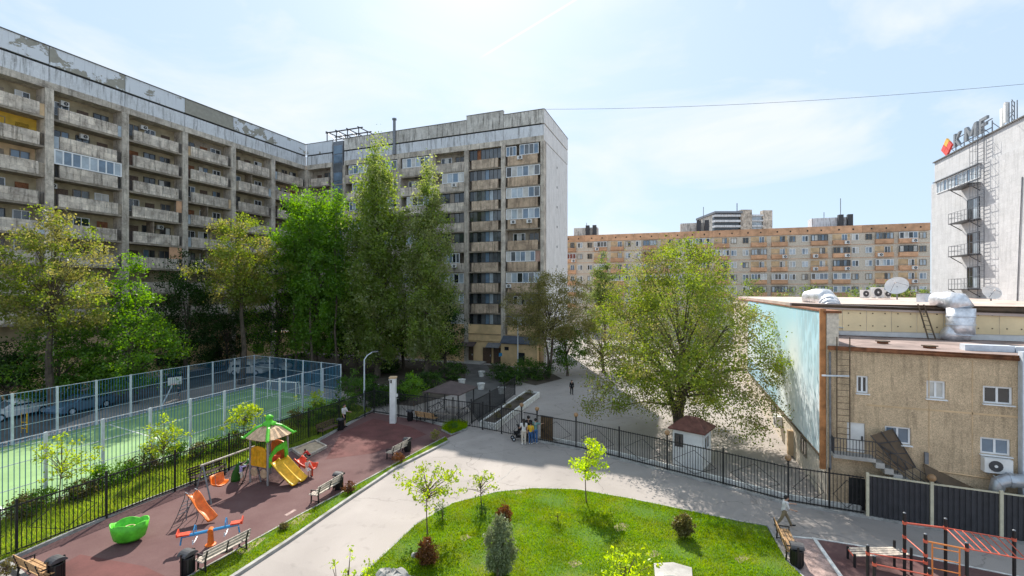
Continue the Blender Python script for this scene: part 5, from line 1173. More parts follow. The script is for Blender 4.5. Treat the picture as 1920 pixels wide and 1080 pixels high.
# ------------------------------------------------------------------ playground equipment
D1, D2 = Vector((d1.x, d1.y, 0)), Vector((d2.x, d2.y, 0))
def trough(path, w, wall, m, name, t_, side=None, n=10, thick=.03, lanes=1):
    """an open slide: path of (point), side vector, with raised lips"""
    mb = MB(); sec = []
    for l in range(lanes):
        x0 = -w / 2 + w * l / lanes; x1 = x0 + w / lanes
        for k in range(n + 1):
            q = k / n; x = x0 + (x1 - x0) * q; h = wall * (abs(2 * q - 1) ** 3); sec.append((x, h if (lanes == 1 or (k not in (0, n)) or True) else h))
    N_ = len(sec); rows = []
    for i, p in enumerate(path):
        d = (path[min(i + 1, len(path) - 1)] - path[max(i - 1, 0)]).normalized(); up_ = side.cross(d).normalized(); up_ = up_ if up_.z > 0 else -up_
        rows.append([p + side * x + up_ * h for x, h in sec])
    b0 = len(mb.v)
    for r_ in rows: mb.v += r_
    for i in range(len(rows) - 1):
        for k in range(N_ - 1): mb.f.append((i * N_ + k, i * N_ + k + 1, (i + 1) * N_ + k + 1, (i + 1) * N_ + k))
    o = mb.build(name, m, t_, smooth=True); md_ = o.modifiers.new('thick', 'SOLIDIFY'); md_.thickness = thick; md_.offset = 0; return o
def playhouse():
    f0 = G(502, 911); s = 1.3; cf = f0; cl = f0 - D2 * s; cr = f0 + D1 * s; cb = f0 - D2 * s + D1 * s; cen = (cf + cb) / 2
    t_ = thing('playhouse_tower', cen, 'play tower with tan and green palm roof, amber panels and yellow double slide', 'playhouse')
    for p in (cf, cl, cr, cb): MB().tube([p, p + Z * 2.5], .055, 10).build('post', M['grey_pl'], t_)
    MB().hexa([p + Z * z for z in (.92, 1.0) for p in (cf, cr, cb, cl)]).build('platform', M['steel_grey'], t_)
    W1 = Wall(cl.xy, d2, -d1)         # face with the amber board (towards the camera left)
    def board(W, s0, s1, z0, z1, m_, arch=.25, nm='side_board'):
        w = s1 - s0; pts = [(0, 0), (w, 0)] + [(w / 2 + w / 2 * math.cos(a), z1 - z0 - arch + arch * math.sin(a)) for a in [math.pi * k / 10 for k in range(11)]]
        o = MB().prism(pts, (W.d.x, W.d.y, 0), (0, 0, 1), W.pt(s0, z0, -.03), Vector((W.n.x, W.n.y, 0)) * .06).build(nm, m_, t_); return o
    bd = board(W1, .1, s - .1, .95, 2.05, M['amber_pl'])
    for k in range(4): W1.box(MB(), .25 + .22 * k, .28 + .22 * k, 1.05, 1.8, .03, .05).build('groove', M['yellow_pl'], bd)
    W2 = Wall((cl + D1 * s).xy, d2, d1); board(W2, .1, s - .1, .95, 2.0, M['orange_pl'])
    W3 = Wall(cl.xy, d1, -d2)
    # face with the slide: green arch, red apron
    W4 = Wall(cf.xy, d1, d2)
    arch = [(0, 0), (.16, 0), (.2, .45), (.5, .75), (.9, .72), (1.06, .4), (1.1, 0), (1.26, 0), (1.26, .6), (1.0, 1.0), (.6, 1.05), (.2, .85), (0, .5)]
    b = MB(); half = [(0, 0), (.17, 0), (.2, .42), (.0, .55)]
    for poly in ([(0, 0), (.16, 0), (.19, .5), (0, .55)], [(0, .55), (.19, .5), (.55, .72), (.5, 1.0)], [(.5, 1.0), (.55, .72), (1.0, .75), (1.15, 1.12)], [(1.15, 1.12), (1.0, .75), (1.08, .5), (1.26, .5)], [(1.08, .5), (1.1, 0), (1.26, 0), (1.26, .5)]): b.prism([(x, y) for x, y in poly], D1, Z, W4.pt(.02, .95, -.02), D2 * .1)
    b.build('entrance_arch', M['green_pl'], t_)
    b = MB(); W4.box(b, .3, 1.0, 1.05, 1.4, -.25, -.15); b.build('apron', M['red_pl'], t_)
    # double slide
    a0 = W4.pt(s / 2, 1.02, .0); path = []
    for k in range(13):
        q = k / 12; z = 1.0 - .90 * (q ** .9 if q < .8 else q ** .9) ; z = 1.02 * (1 - q) ** 1.15 + .10; path.append(Vector((a0.x, a0.y, 0)) + D2 * (1.55 * q - .05) + Z * (z if q < .88 else max(.12, z)))
    trough(path, 1.12, .2, M['yellow_pl'], 'double_slide', t_, D1, lanes=2, thick=.05)
    # red curved trough at the far side and green climbing tube at the near left
    c0 = cr + D2 * .1 + D1 * .55; pth = [c0 + D2 * (1.35 * q) - Z * (.35 * math.sin(q * 2.2)) + Z * .75 for q in [k / 10 for k in range(11)]]
    trough(pth, .6, .25, M['red_pl'], 'red_chute', t_, D1, thick=.05)
    for q in (.15, .85): p = c0 + D2 * 1.35 * q; MB().tube([v3(p), p + Z * (.75 - .35 * math.sin(q * 2.2))], .05, 8).build('chute_leg', M['red_pl'], t_)
    g0_ = cl - D2 * .15 - D1 * .1
    mb = MB(); segs = 12
    for k in range(segs):
        a0_, a1_ = 1.9 + k * .22, 1.9 + (k + 1) * .22
    pts = [g0_ - D2 * .55 * math.sin(q * 1.6) + Z * (1.0 * (1 - q)) for q in [k / 8 for k in range(9)]]
    trough(pts, .55, .3, M['dkgreen_pl'], 'climbing_chute', t_, D1, thick=.05)
    for m_, off_ in ((M['tan_pl'], .35), (M['tan_pl'], .95)):
        c = W1.pt(off_ if off_ < .5 else 1.05, .62, .04); MB().lathe([(.01, -.02), (.22, -.02), (.22, .02), (.01, .02)], (0, 0, 0), 16).v
        b = MB().lathe([(.01, -.02), (.24, -.02), (.24, .02), (.01, .02)], (0, 0, 0), 16); q_ = Vector((W1.n.x, W1.n.y, 0)).to_track_quat('Z', 'Y').to_matrix(); b.v = [q_ @ p + c for p in b.v]; b.build('round_step', M['tan_pl'], t_)
    # roof: tan petals between green ribs, leaf crown on top
    rc = Vector((cen.x, cen.y, 0)); zt, ze = 3.12, 2.42; rib_dirs = [(p - cen).normalized() for p in (cf, cr, cb, cl)]
    for i in range(4):
        A, B = rib_dirs[i], rib_dirs[(i + 1) % 4]; n = 8; top = rc + Z * zt; low = []
        for k in range(n + 1):
            q = k / n; d = A.lerp(B, q).normalized(); rr_ = 1.18 * (.80 + .2 * abs(2 * q - 1)) ; low.append(rc + d * rr_ * (.94 + .05 * (k % 2)) + Z * (ze + .04 * (k % 2)))
        mid = [(top + p) / 2 + Z * .1 for p in low]; tp = [top + (p - top) * .12 for p in low]
        mb = MB(); mb.raw(tp + mid + low, [(k, k + 1, n + 2 + k, n + 1 + k) for k in range(n)] + [(n + 1 + k, n + 2 + k, 2 * n + 3 + k, 2 * n + 2 + k) for k in range(n)]); o = mb.build('roof_petal', M['tan_pl'], t_); o.modifiers.new('thick', 'SOLIDIFY').thickness = .04
        MB().tube([top + Z * .02, (top + rc + A * 1.22 + Z * ze) / 2 + Z * .16, rc + A * 1.22 + Z * (ze + .04), rc + A * 1.36 + Z * (ze + .1)], [.1, .085, .09, .06], 8).build('roof_rib', M['green_pl'], t_)
    MB().lathe([(.34, 0), (.36, .06), (.2, .12), (.16, .3), (.22, .38), (.12, .5), (.01, .55)], rc + Z * (zt - .05), 14, wav=lambda i, a: .05 * math.sin(5 * a) if i < 5 else 0).build('roof_crown', M['green_pl'], t_, smooth=True)
    return t_, cf, cl, cr
PH, pcf, pcl, pcr = playhouse()
def small_slide():
    top = G(358, 931, .98); t_ = thing('toddler_slide', (top.x, top.y, 0), 'small orange slide with metal ladder beside the seesaw', 'slide')
    path = [Vector((top.x, top.y, 0)) + D2 * (1.35 * q) + Z * (.95 * (1 - q) ** 1.1 + .1 + .07 * math.sin(q * 9) * (1 - q)) for q in [k / 14 for k in range(15)]]
    trough(path, .5, .17, M['orange_pl'], 'slide_bed', t_, D1, thick=.04)
    b0 = v3(top)
    for s in (-1, 1):
        MB().tube([b0 - D2 * .62 + D1 * .24 * s, b0 - D2 * .12 + D1 * .22 * s + Z * .95, b0 - D2 * .05 + D1 * .22 * s + Z * 1.25, b0 + D2 * .12 + D1 * .22 * s + Z * 1.22, b0 + D2 * .16 + D1 * .22 * s + Z * .95], .02, 6).build('ladder_rail', M['steel_grey'], t_)
        MB().tube([b0 + D2 * .1 + D1 * .22 * s + Z * .9, b0 + D2 * .05 + D1 * .24 * s], .02, 6).build('leg', M['steel_grey'], t_); MB().tube([b0 + D2 * .8 + D1 * .2 * s + Z * .42, b0 + D2 * .65 + D1 * .2 * s], .018, 6).build('leg', M['steel_grey'], t_)
    for k in range(4): q = (k + .6) / 4.4; p = b0 - D2 * .62 * (1 - q) - D2 * .12 * q + Z * .95 * q; MB().tube([p - D1 * .23, p + D1 * .23], .018, 6).build('rung', M['steel_grey'], t_)
small_slide()
def swing():
    a = G(380, 872, 1.85); b = G(474, 838, 1.85); t_ = thing('swing_frame', (v3(a) + v3(b)) / 2, 'grey swing frame with one broad orange seat behind the orange slide', 'swing')
    MB().tube([a - (b - a) * .04, b + (b - a) * .04], .05, 8).build('crossbar', M['wood_grey'], t_)
    for p in (a, b):
        for s in (-1, 1): MB().tube([p, v3(p) + D2 * .62 * s], .038, 8).build('leg', M['steel_grey'], t_)
    sc = a.lerp(b, .3); z0 = .52
    base = v3(sc) + Z * z0
    pts = [base + D2 * (.30) + Z * .0, base + D2 * .33 + Z * .06, base + D2 * .02, base - D2 * .22 + Z * .06, base - D2 * .34 + Z * .45]
    trough([base + D2 * .36 + Z * .08, base + D2 * .28 + Z * .02, base + D2 * .0, base - D2 * .2 + Z * .06, base - D2 * .28 + Z * .28, base - D2 * .33 + Z * .5], .72, .16, M['orange_pl'], 'swing_seat', t_, D1, thick=.05)
    for s in (-1, 1):
        for q in (.3, -.3): MB().tube([sc + D1 * .3 * s, base + D1 * .36 * s + D2 * q + Z * (.1 if q > 0 else .45)], .012, 5).build('chain', M['steel_grey'], t_)
swing()
def tub():
    c = G(243, 1016); t_ = thing('spring_rocker', c, 'bright green petal-shaped rocker tub on the maroon floor', 'rocker')
    prof = [(.02, .10), (.34, .10), (.44, .20), (.50, .48), (.545, .82), (.51, .82), (.46, .5), (.36, .28), (.02, .26)]
    MB().lathe(prof, c, 36, 1.22, .85, .42, wav=lambda i, a: (.12 * abs(math.sin(2.5 * a)) ** .7 - .06) * (1 if i in (4, 5) else .2 if i in (3, 6) else 0)).build('shell', M['green_pl'], t_, smooth=True)
    MB().lathe([(.12, 0), (.16, .02), (.09, .05), (.1, .2)], c, 12).build('spring', M['steel_dk'], t_)
    MB().lathe([(.17, .62), (.2, .64), (.17, .66), (.14, .64), (.17, .62)], c, 16).build('wheel_rim', M['tan_pl'], t_); MB().tube([c + Z * .32, c + Z * .64], .03, 6).build('wheel_column', M['green_pl'], t_)
    MB().lathe([(.01, .3), (.34, .3), (.34, .012), (.3, .012), (.01, .02)], c, 20).v
tub()
def seesaw():
    c = G(395, 1022); dr = Vector((.93, .36, 0)).normalized(); sd = Vector((-dr.y, dr.x, 0)); t_ = thing('seesaw', c, 'blue seesaw with red seats on an orange post', 'seesaw'); zb = .56
    MB().tube([c, c + Z * .62], [.13, .09], 10).build('pivot_post', M['orange_pl'], t_); MB().lathe([(.01, .01), (.2, .01), (.2, .04), (.1, .06)], c, 12).build('post_base', M['orange_pl'], t_)
    MB().tube([c - dr * 1.02 + Z * (zb - .03), c + dr * 1.02 + Z * (zb + .12)], .06, 10).build('beam', M['blue_pl'], t_)
    MB().tube([c - sd * .12 + Z * (zb + .05), c + sd * .12 + Z * (zb + .05)], .1, 10).build('pivot_cap', M['orange_pl'], t_)
    for s in (-1, 1):
        e = c + dr * .92 * s + Z * (zb + .05 + .07 * s); MB().hexa([e + dr * x + sd * y + Z * z for z in (.05, .11) for x, y in ((-.2, -.14), (.2, -.14), (.2, .14), (-.2, .14))]).build('seat', M['red_pl'], t_)
        MB().bar(e + dr * .22 * s - sd * .14 + Z * .1, e + dr * .22 * s + sd * .14 + Z * .22, .05, .16).build('seat_back', M['red_pl'], t_)
        h = c + dr * .55 * s + Z * (zb + .05 * s); MB().tube([h - sd * .16 + Z * .05, h - sd * .17 + Z * .3, h + Z * .42, h + sd * .17 + Z * .3, h + sd * .16 + Z * .05], .022, 6).build('handle', M['blue_pl'], t_)
        MB().tube([h - sd * .3 - Z * .06, h - sd * .32 - Z * .2, h - Z * .24, h + sd * .32 - Z * .2, h + sd * .3 - Z * .06], .02, 6).build('footrest', M['galv'], t_)
        f = c + dr * 1.0 * s; MB().tube([f + Z * (zb + .02 * s), f + dr * .05 * s + Z * .2], .03, 6).build('bumper', M['blue_pl'], t_)
seesaw()
def sandbox():
    q = [G(549, 846), G(590, 829), G(612, 840), G(570, 862)]; t_ = thing('sandpit', q[0], 'shallow wooden sandpit behind the play tower', 'sandpit'); c = sum(q, Vector()) / 4
    for i in range(4): a, b = q[i], q[(i + 1) % 4]; MB().bar(a + Z * (.09 + .003 * i), b + Z * (.09 + .003 * i), .12, .17).build('board', M['wood_grey'], t_)
    n = 10; mb = MB(); vs = []
    rr = random.Random(2)
    for i in range(n + 1):
        for j in range(n + 1): a = q[0].lerp(q[1], i / n); b = q[3].lerp(q[2], i / n); p = a.lerp(b, j / n); vs.append(p + Z * (.07 + (rr.uniform(0, .05) if 0 < i < n and 0 < j < n else 0)))
    mb.raw(vs, [(i * (n + 1) + j, (i + 1) * (n + 1) + j, (i + 1) * (n + 1) + j + 1, i * (n + 1) + j + 1) for i in range(n) for j in range(n)]); mb.build('sand', M['sand'], t_, smooth=True)
sandbox()
for u, v in ((600, 815), ): pass
for (u, v, w, lab) in ((540, 962, .5, 'pale'),): 
    tag(sheet('floor_plate', [G(533, 966), G(552, 955), G(556, 957), G(538, 968)], .014, M['paver_pink'], kind=None), 'pale plate set in the maroon floor left of the middle bench', 'plate')
# workout frame at the bottom right
def gym():
    p = dict(p1=V2(14.2, 16.4), p2=V2(15.35, 16.05), p3=V2(14.0, 15.35), p4=V2(14.95, 14.9), p5=V2(16.95, 15.3), p6=V2(12.4, 15.8), p7=V2(12.15, 15.2), p8=V2(13.45, 14.6), p9=V2(16.4, 14.2))
    hh = dict(p1=2.45, p2=2.42, p3=2.25, p4=2.2, p5=2.4, p6=1.62, p7=1.6, p8=1.55, p9=2.2)
    t_ = thing('workout_frame', p['p1'], 'black posts with red monkey bars, orange ladder and low bars of the outdoor gym', 'workout frame')
    for k, q in p.items():
        MB().tube([q, q + Z * hh[k]], .05, 12).build('post', M['black_iron'], t_); MB().ball(q + Z * hh[k], .05, 10, .8).build('post_cap', M['steel_grey'], t_)
    def rail(a, za, b, zb, m_='gym_red', r_=.022, nm='bar'): MB().tube([p[a] + Z * za, p[b] + Z * zb], r_, 8).build(nm, M[m_], t_)
    rail('p1', 2.1, 'p2', 2.1, r_=.035); rail('p2', 2.1, 'p5', 2.1); rail('p4', 2.02, 'p9', 2.02); rail('p2', 2.1, 'p4', 2.02); rail('p3', 2.02, 'p4', 2.0, 'gym_orange', .03)
    for k in range(1, 8): q = k / 8; MB().tube([(p['p2'] + Z * 2.1).lerp(p['p5'] + Z * 2.1, q), (p['p4'] + Z * 2.02).lerp(p['p9'] + Z * 2.02, q)], .018, 6).build('rung', M['gym_red'], t_)
    rail('p6', 1.35, 'p3', 1.3); rail('p7', 1.33, 'p8', 1.33); rail('p1', 1.6, 'p3', 1.55); rail('p8', 1.1, 'p4', 1.1)
    a, b = p['p3'].lerp(p['p4'], .17), p['p3'].lerp(p['p4'], .83)
    for q in (a, b): MB().tube([q + Z * .3, q + Z * 2.0], .022, 8).build('ladder_upright', M['gym_orange'], t_)
    for k in range(5): MB().tube([a + Z * (.45 + .35 * k), b + Z * (.45 + .35 * k)], .016, 6).build('ladder_rung', M['gym_orange'], t_)
    for k, zz in (('p1', 1.1), ('p1', 1.6), ('p1', 2.1), ('p3', 1.3), ('p3', 1.55), ('p3', 2.02), ('p2', 2.1), ('p4', 2.0), ('p5', 2.1), ('p6', 1.35), ('p7', 1.33), ('p8', 1.33)): MB().tube([p[k] + Z * (zz - .05), p[k] + Z * (zz + .05)], .064, 10).build('clamp', M['gym_red'], t_)
    q0 = [V2(13.15, 17.75), V2(13.0, 17.2), V2(14.55, 17.25), V2(14.75, 16.75)]
    t2 = thing('sit_up_board', q0[0], 'pale slatted exercise bench on short black posts left of the workout frame', 'exercise bench')
    for i, q in enumerate(q0): MB().tube([q, q + Z * (.5 if i < 2 else 1.0)], .045, 10).build('post', M['black_iron'], t2)
    for k in range(4):
        f = (k + .15) / 3.4; A = q0[0].lerp(q0[1], f) + Z * .42; B = q0[2].lerp(q0[3], f * .9) + Z * .72; MB().bar(A, B, .11, .03).build('slat', M['wood_grey'], t2)
    for a_, b_ in ((0, 1), (2, 3)): MB().tube([q0[a_] + Z * (.38 if a_ == 0 else .68), q0[b_] + Z * (.38 if a_ == 0 else .68)], .022, 6).build('clamp_bar', M['gym_red'], t2)
gym()

# ------------------------------------------------------------------ cars behind the court
def car(c, ang, col, label, suv=False):
    t_ = bpy.data.objects.new('parked_car', None); COL.objects.link(t_); ORG[t_.name] = Vector((0, 0, 0))
    hr = 1.72 if suv else 1.46; pm = mat('car_paint_' + label[:12].replace(' ', '_'), col, .25, .05, 2, spec=.7)
    prof = [(-2.15, .35), (-2.2, .62), (-2.1, .92), (-1.95, .98) if not suv else (-2.05, 1.0), (1.0, 1.0), (1.9, .86), (2.15, .7), (2.2, .45), (2.1, .28), (-2.05, .28)]
    def loft(pr, w, inset, nm, m_, par):
        mb = MB(); n = len(pr); rows = []
        for y, k in ((-w, inset), (-w * .94, 1), (w * .94, 1), (w, inset)):
            pass
        ys = (-w, -w + .06, w - .06, w); vs = []
        for i_, y in enumerate(ys):
            sc_ = .97 if i_ in (0, 3) else 1.0
            vs += [Vector((x * sc_, y, .6 + (z - .6) * sc_)) for x, z in pr]
        fs = [tuple(range(n)), tuple(reversed(range(3 * n, 4 * n)))]
        for r_ in range(3):
            for i_ in range(n): j = (i_ + 1) % n; fs.append((r_ * n + i_, r_ * n + j, (r_ + 1) * n + j, (r_ + 1) * n + i_))
        return mb.raw(vs, fs).build(nm, m_, par, smooth=False)
    body = loft(prof, .88, .97, 'body', pm, t_)
    cab = [(-1.95, .98), (-1.65, hr - .06), (-1.3, hr), (.1, hr), (.35, hr - .05), (1.05, .98)] if not suv else [(-2.05, .98), (-1.95, hr - .08), (-1.7, hr), (.15, hr), (.4, hr - .05), (1.1, .98)]
    loft(cab, .74, .97, 'cabin', pm, t_)
    for s in (-1, 1):
        W = Wall((0, .742 * s), (1, 0), (0, s))
        for x0, x1, x2, x3 in ((-1.7, -.75, -.75, -1.45), (-.65, .75, .15, -.65)):
            MB().raw([(x0, .75 * s, 1.02), (x1, .75 * s, 1.02), (x2, .73 * s, hr - .14), (x3, .73 * s, hr - .14)], [(0, 1, 2, 3)]).build('side_window', M['g_dark'], t_)
        for x in (-1.35, 1.35):
            w_ = MB().tube([(x, .72 * s, .33), (x, .9 * s, .33)], .33, 18).build('wheel', M['bin'], t_); MB().tube([(x, .9 * s, .33), (x, .915 * s, .33)], .2, 12).build('rim', M['galv'], w_)
        MB().box(2.02, 2.12, .5 * s - .2, .5 * s + .2, .62, .76).build('headlight', M['g_pale'], t_); MB().box(-2.13, -2.06, .62 * s - .15, .62 * s + .15, .7, .9).build('tail_light', M['red_pl'], t_)
        MB().box(.6, .75, .9 * s - .09, .9 * s + .09, .98, 1.1).build('mirror', pm, t_)
    MB().raw([(1.07, -.62, 1.01), (1.07, .62, 1.01), (.43, .58, hr - .08), (.43, -.58, hr - .08)], [(0, 1, 2, 3)]).build('windscreen', M['g_grey'], t_)
    xr = -2.0 if suv else -1.93; MB().raw([(xr - .03, -.62, 1.02), (xr - .03, .62, 1.02), (xr + (.08 if suv else .26), .58, hr - .12), (xr + (.08 if suv else .26), -.58, hr - .12)], [(3, 2, 1, 0)]).build('rear_window', M['g_dark'], t_)
    if suv:
        for s in (-1, 1): MB().bar((-1.6, .6 * s, hr + .06), (.1, .6 * s, hr + .06), .05).build('roof_rail', M['galv'], t_)
    t_.location = (c.x, c.y, .014); t_.rotation_euler = (0, 0, ang); return tag(t_, label, 'car', 'cars parked behind the court')
car(Vector((-41.2, 37.6, 0)), A1 + math.pi * 1.03, (.68, .68, .68), 'white car behind the court fence at the left edge of the picture')
car(Vector((-37.6, 39.6, 0)), A1 + math.pi * 1.06, (.10, .15, .22), 'blue-grey saloon behind the far court fence below the bright green tree')
car(G(467, 702), A1 - 1.2, (.70, .70, .69), 'white estate car with roof rails seen through the court corner', suv=True)
car(G(512, 695), A1 - 1.25, (.62, .62, .62), 'second white car just right of the white estate car, behind the court corner', suv=False)
def hoop():
    a = G(303, 762); t_ = thing('basketball_stand', a, 'slanted pole with pale backboard at the far court fence', 'basketball stand')
    top = a + Vector((.5, .7, 1.9)); MB().tube([a, top], .06, 8).build('pole', M['galv'], t_); piece('backboard', M['white_paint'], t_, top + Vector((.1, .1, .25)), (1.1, .04, .7), .9)
    MB().lathe([(.2, 0), (.22, .02), (.24, 0)], top + Vector((.3, -.25, 0)), 14).build('ring', M['orange_pl'], t_)
hoop()
a = G(45, 812); t_ = thing('barrier_stand', a, 'slim yellow pipe stand behind the far court fence at the left', 'stand')
for q in (-.22, .22): MB().tube([a + Vector((q, 0, 0)), a + Vector((q, 0, 1.5))], .035, 8).build('upright', M['yellow_pl'], t_)
for z in (.35, .8): MB().tube([a + Vector((-.22, 0, z)), a + Vector((.22, 0, z))], .03, 8).build('crosspiece', M['yellow_pl'], t_)
# overhead cable
p0, p1 = EW.pt(.3, 35.65, .1), P(2150, 135, 44)
pts = [p0.lerp(p1, k / 24) - Z * (4 * .9 * (k / 24) * (1 - k / 24)) for k in range(25)]
tag(MB().tube(pts, .02, 5).build('overhead_cable', M['steel_dk'], at=p0), 'thin black cable strung across the sky from the central block to the right', 'cable')
# ------------------------------------------------------------------ vegetation
def fast_mesh(name, co, nv, m):
    """co: (N, nv, 3) separate small faces"""
    n = co.shape[0]; me = bpy.data.meshes.new(name)
    me.vertices.add(n * nv); me.vertices.foreach_set('co', np.ascontiguousarray(co, dtype=np.float32).ravel())
    me.loops.add(n * nv); me.loops.foreach_set('vertex_index', np.arange(n * nv, dtype=np.int32))
    me.polygons.add(n); me.polygons.foreach_set('loop_start', np.arange(0, n * nv, nv, dtype=np.int32))
    me.update(calc_edges=True); me.materials.append(m); return me
def unit(a): return a / (np.linalg.norm(a, axis=1, keepdims=True) + 1e-9)
def leaf_faces(c, size, rng, aspect=.55, droop=.0, flat=.0):
    n = len(c); a = rng.normal(size=(n, 3)); a[:, 2] -= droop; a = unit(a); b = rng.normal(size=(n, 3)); b[:, 2] *= (1 - flat); b = unit(np.cross(a, b))
    l = (size * rng.uniform(.6, 1.25, n))[:, None]; w = l * aspect
    return np.stack([c - a * l * .5, c + b * w * .5 - a * l * .08, c + a * l * .5, c - b * w * .5 - a * l * .08], axis=1)
TREES = 0
def tree(name, label, base, top, z0, rx, ry, profile, nclu, per, lsize, lm, trunk_r=.2, crad=.9, seed=1, lobes=.22, group='trees in the courtyard', lm2=None, frac2=.3, bark='bark', bias=.5, droop=.2, upright=0.0, limbs=None, cat='tree', split=0, tilt=(0, 0)):
    if cat == 'tree' and name != 'sapling': lsize *= .78; per = int(per * 1.55)
    rng = np.random.default_rng(seed); base = Vector(base); t_ = thing(name, base, label, cat, group)
    hs = np.array([p[0] for p in profile]); rs = np.array([p[1] for p in profile])
    hcr = top - z0
    # cluster centres spread through the crown volume
    w = np.interp(np.linspace(0, 1, 64), hs, rs) + .05; cdf = np.cumsum(w ** 1.6); cdf /= cdf[-1]
    f = np.interp(rng.random(nclu), cdf, np.linspace(0, 1, 64)); ang = rng.random(nclu) * 2 * np.pi
    ph = rng.random(6) * 6.28
    lob = 1 + lobes * (np.sin(2 * ang + ph[0] + f * 3) * .5 + np.sin(3 * ang + ph[1] - f * 7) * .6 + np.sin(5 * ang + ph[2] + f * 13) * .5) + rng.normal(0, lobes * .35, nclu)
    rad = np.interp(f, hs, rs) * lob * (1 - (1 - rng.random(nclu) ** bias) * .85)
    cen = np.stack([rad * rx * np.cos(ang) + tilt[0] * f * hcr, rad * ry * np.sin(ang) + tilt[1] * f * hcr, z0 + f * hcr], axis=1)
    cen[:, 2] -= droop * (rad ** 2) * hcr * .12
    cr = crad * rng.uniform(.55, 1.25, nclu)
    idx = np.repeat(np.arange(nclu), per)
    off = rng.normal(size=(len(idx), 3)) * .45; off[:, 2] *= (.75 + upright)
    # thin some clusters so that gaps show
    keep = rng.random(len(idx)) < np.repeat(rng.uniform(.45, 1.0, nclu), per)
    idx = idx[keep]; off = off[keep]
    pos = cen[idx] + off * cr[idx][:, None]
    pos[:, 2] = np.maximum(pos[:, 2], .15)
    sel = np.zeros(len(idx), bool)
    if lm2 is not None: pick = rng.random(nclu) < frac2; sel = pick[idx]
    for mk, mm in ((~sel, lm), (sel, lm2)):
        if mm is None or not mk.any(): continue
        me = fast_mesh('crown', leaf_faces(pos[mk], lsize, rng, droop=.3), 4, mm); link('crown', me, t_)
    # trunk and limbs
    mb = MB(); o = Vector((0, 0, 0)); ht = z0 + hcr * (.75 if upright else .5); n = 7
    tx, ty = tilt
    axis = lambda z: Vector((math.sin(z * .7 + ph[0]) * .12 + tx * max(0, z - z0), math.cos(z * .6 + ph[1]) * .12 + ty * max(0, z - z0), z))
    spread_ = .35 if rx < 6 else .75
    stems = [(0, 0)] if not split else [(math.cos(2.1 * k + 1) * .1, math.sin(2.1 * k + 1) * .1) for k in range(split)]
    for sx, sy in stems:
        mb.tube([axis(ht * k / n) + Vector((sx * (1 + k * k * spread_), sy * (1 + k * k * spread_), 0)) - axis(0) * (1 - k / n) * Vector((1, 1, 0)).length * 0 for k in range(n + 1)], [max(.02, trunk_r * (1.25 if k == 0 else 1) * (1 - .8 * k / n)) / (1 if not split else 1.4) for k in range(n + 1)], 7)
    nl = limbs if limbs is not None else min(nclu, 26)
    order = rng.permutation(nclu)[:nl]
    for i in order:
        e = Vector(cen[i]); zs = max(min(z0 + (e.z - z0) * (.4 if not upright else .6), ht), z0 * .7 if z0 > 1 else .3); s_ = axis(zs)
        mid = s_.lerp(e, .5) + Vector((0, 0, .12 * (e - s_).length * (1 if upright else .6)))
        r0 = max(.012, trunk_r * .34 * (1 - zs / (top + .1)) + .01); mb.tube([s_, mid, e], [r0, r0 * .6, r0 * .2], 5)
    ORG[t_.name] = Vector((0, 0, 0)); mb.build('trunk', M[bark], t_); ORG[t_.name] = base
    return t_
RND = [(0, .45), (.15, .8), (.4, 1), (.65, .92), (.85, .62), (1, .18)]
POP = [(0, .55), (.08, .85), (.3, 1), (.55, .92), (.75, .68), (.9, .38), (1, .06)]
CONE = [(0, .7), (.2, 1), (.5, .8), (.8, .45), (1, .1)]
WEEP = [(0, .62), (.12, .86), (.35, 1), (.6, .93), (.8, .74), (.93, .45), (1, .15)]
def at(u, v, y): p = P(u, v, y); return p
# tall poplars and the bright maple in front of the central block
def B(u, y): return Vector(((u - CX) / F * y, y, 0))
tree('poplar_tree', 'tallest slim poplar with its tip above the parapet, left of the other poplar', B(707, 55), P(707, 256, 55).z, 2.6, 3.6, 3.2, POP, 420, 85, .42, LEAF['poplar'], .34, 1.15, 21, .36, upright=.5, bias=.6, droop=0, lm2=LEAF['poplar2'], frac2=.25, limbs=30)
tree('poplar_tree', 'slimmer pale poplar right of the tallest poplar', B(801, 54), P(800, 298, 54).z, 2.6, 2.6, 2.4, POP, 320, 85, .40, LEAF['poplar2'], .32, 1.0, 22, .36, upright=.5, bias=.6, droop=0, lm2=LEAF['poplar'], frac2=.45, limbs=26)
tree('poplar_tree', 'lower poplar stem close behind the left side of the tallest poplar', B(668, 58), P(664, 400, 58).z, 3, 2.0, 2.0, POP, 120, 60, .34, LEAF['poplar'], .25, .9, 23, .25, upright=.5, droop=0)
tree('maple_tree', 'large bright green tree with several upright tops left of the poplars', B(592, 56), P(592, 362, 56).z, 3.0, 4.2, 4.0, [(0, .6), (.2, .9), (.5, 1), (.8, .95), (.93, .75), (1, .4)], 380, 80, .42, LEAF['maple'], .36, 1.15, 24, .3, upright=.3, droop=0, bias=.55, limbs=30)
for i, (u, v, y) in enumerate(((553, 348, 54.5), (583, 352, 53.6), (630, 343, 54))):
    tree('maple_tree', 'upright leader beside the bright green tree, %s' % ('leftmost of three', 'middle of three', 'rightmost of three')[i], B(u, y), P(u, v, y).z, 10, 1.25, 1.25, POP, 70, 55, .34, LEAF['maple'], .16, .8, 30 + i, .2, upright=.4, droop=0, limbs=8)
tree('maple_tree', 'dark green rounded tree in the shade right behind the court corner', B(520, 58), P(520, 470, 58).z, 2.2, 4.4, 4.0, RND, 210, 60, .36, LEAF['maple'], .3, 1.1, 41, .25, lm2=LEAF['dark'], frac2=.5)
tree('elm_tree', 'dark shaded tree between the bright green tree and the tallest poplar', B(640, 59), P(640, 520, 59).z, 2.0, 3.6, 3.2, RND, 150, 60, .34, LEAF['dark'], .28, 1.0, 42, .25)
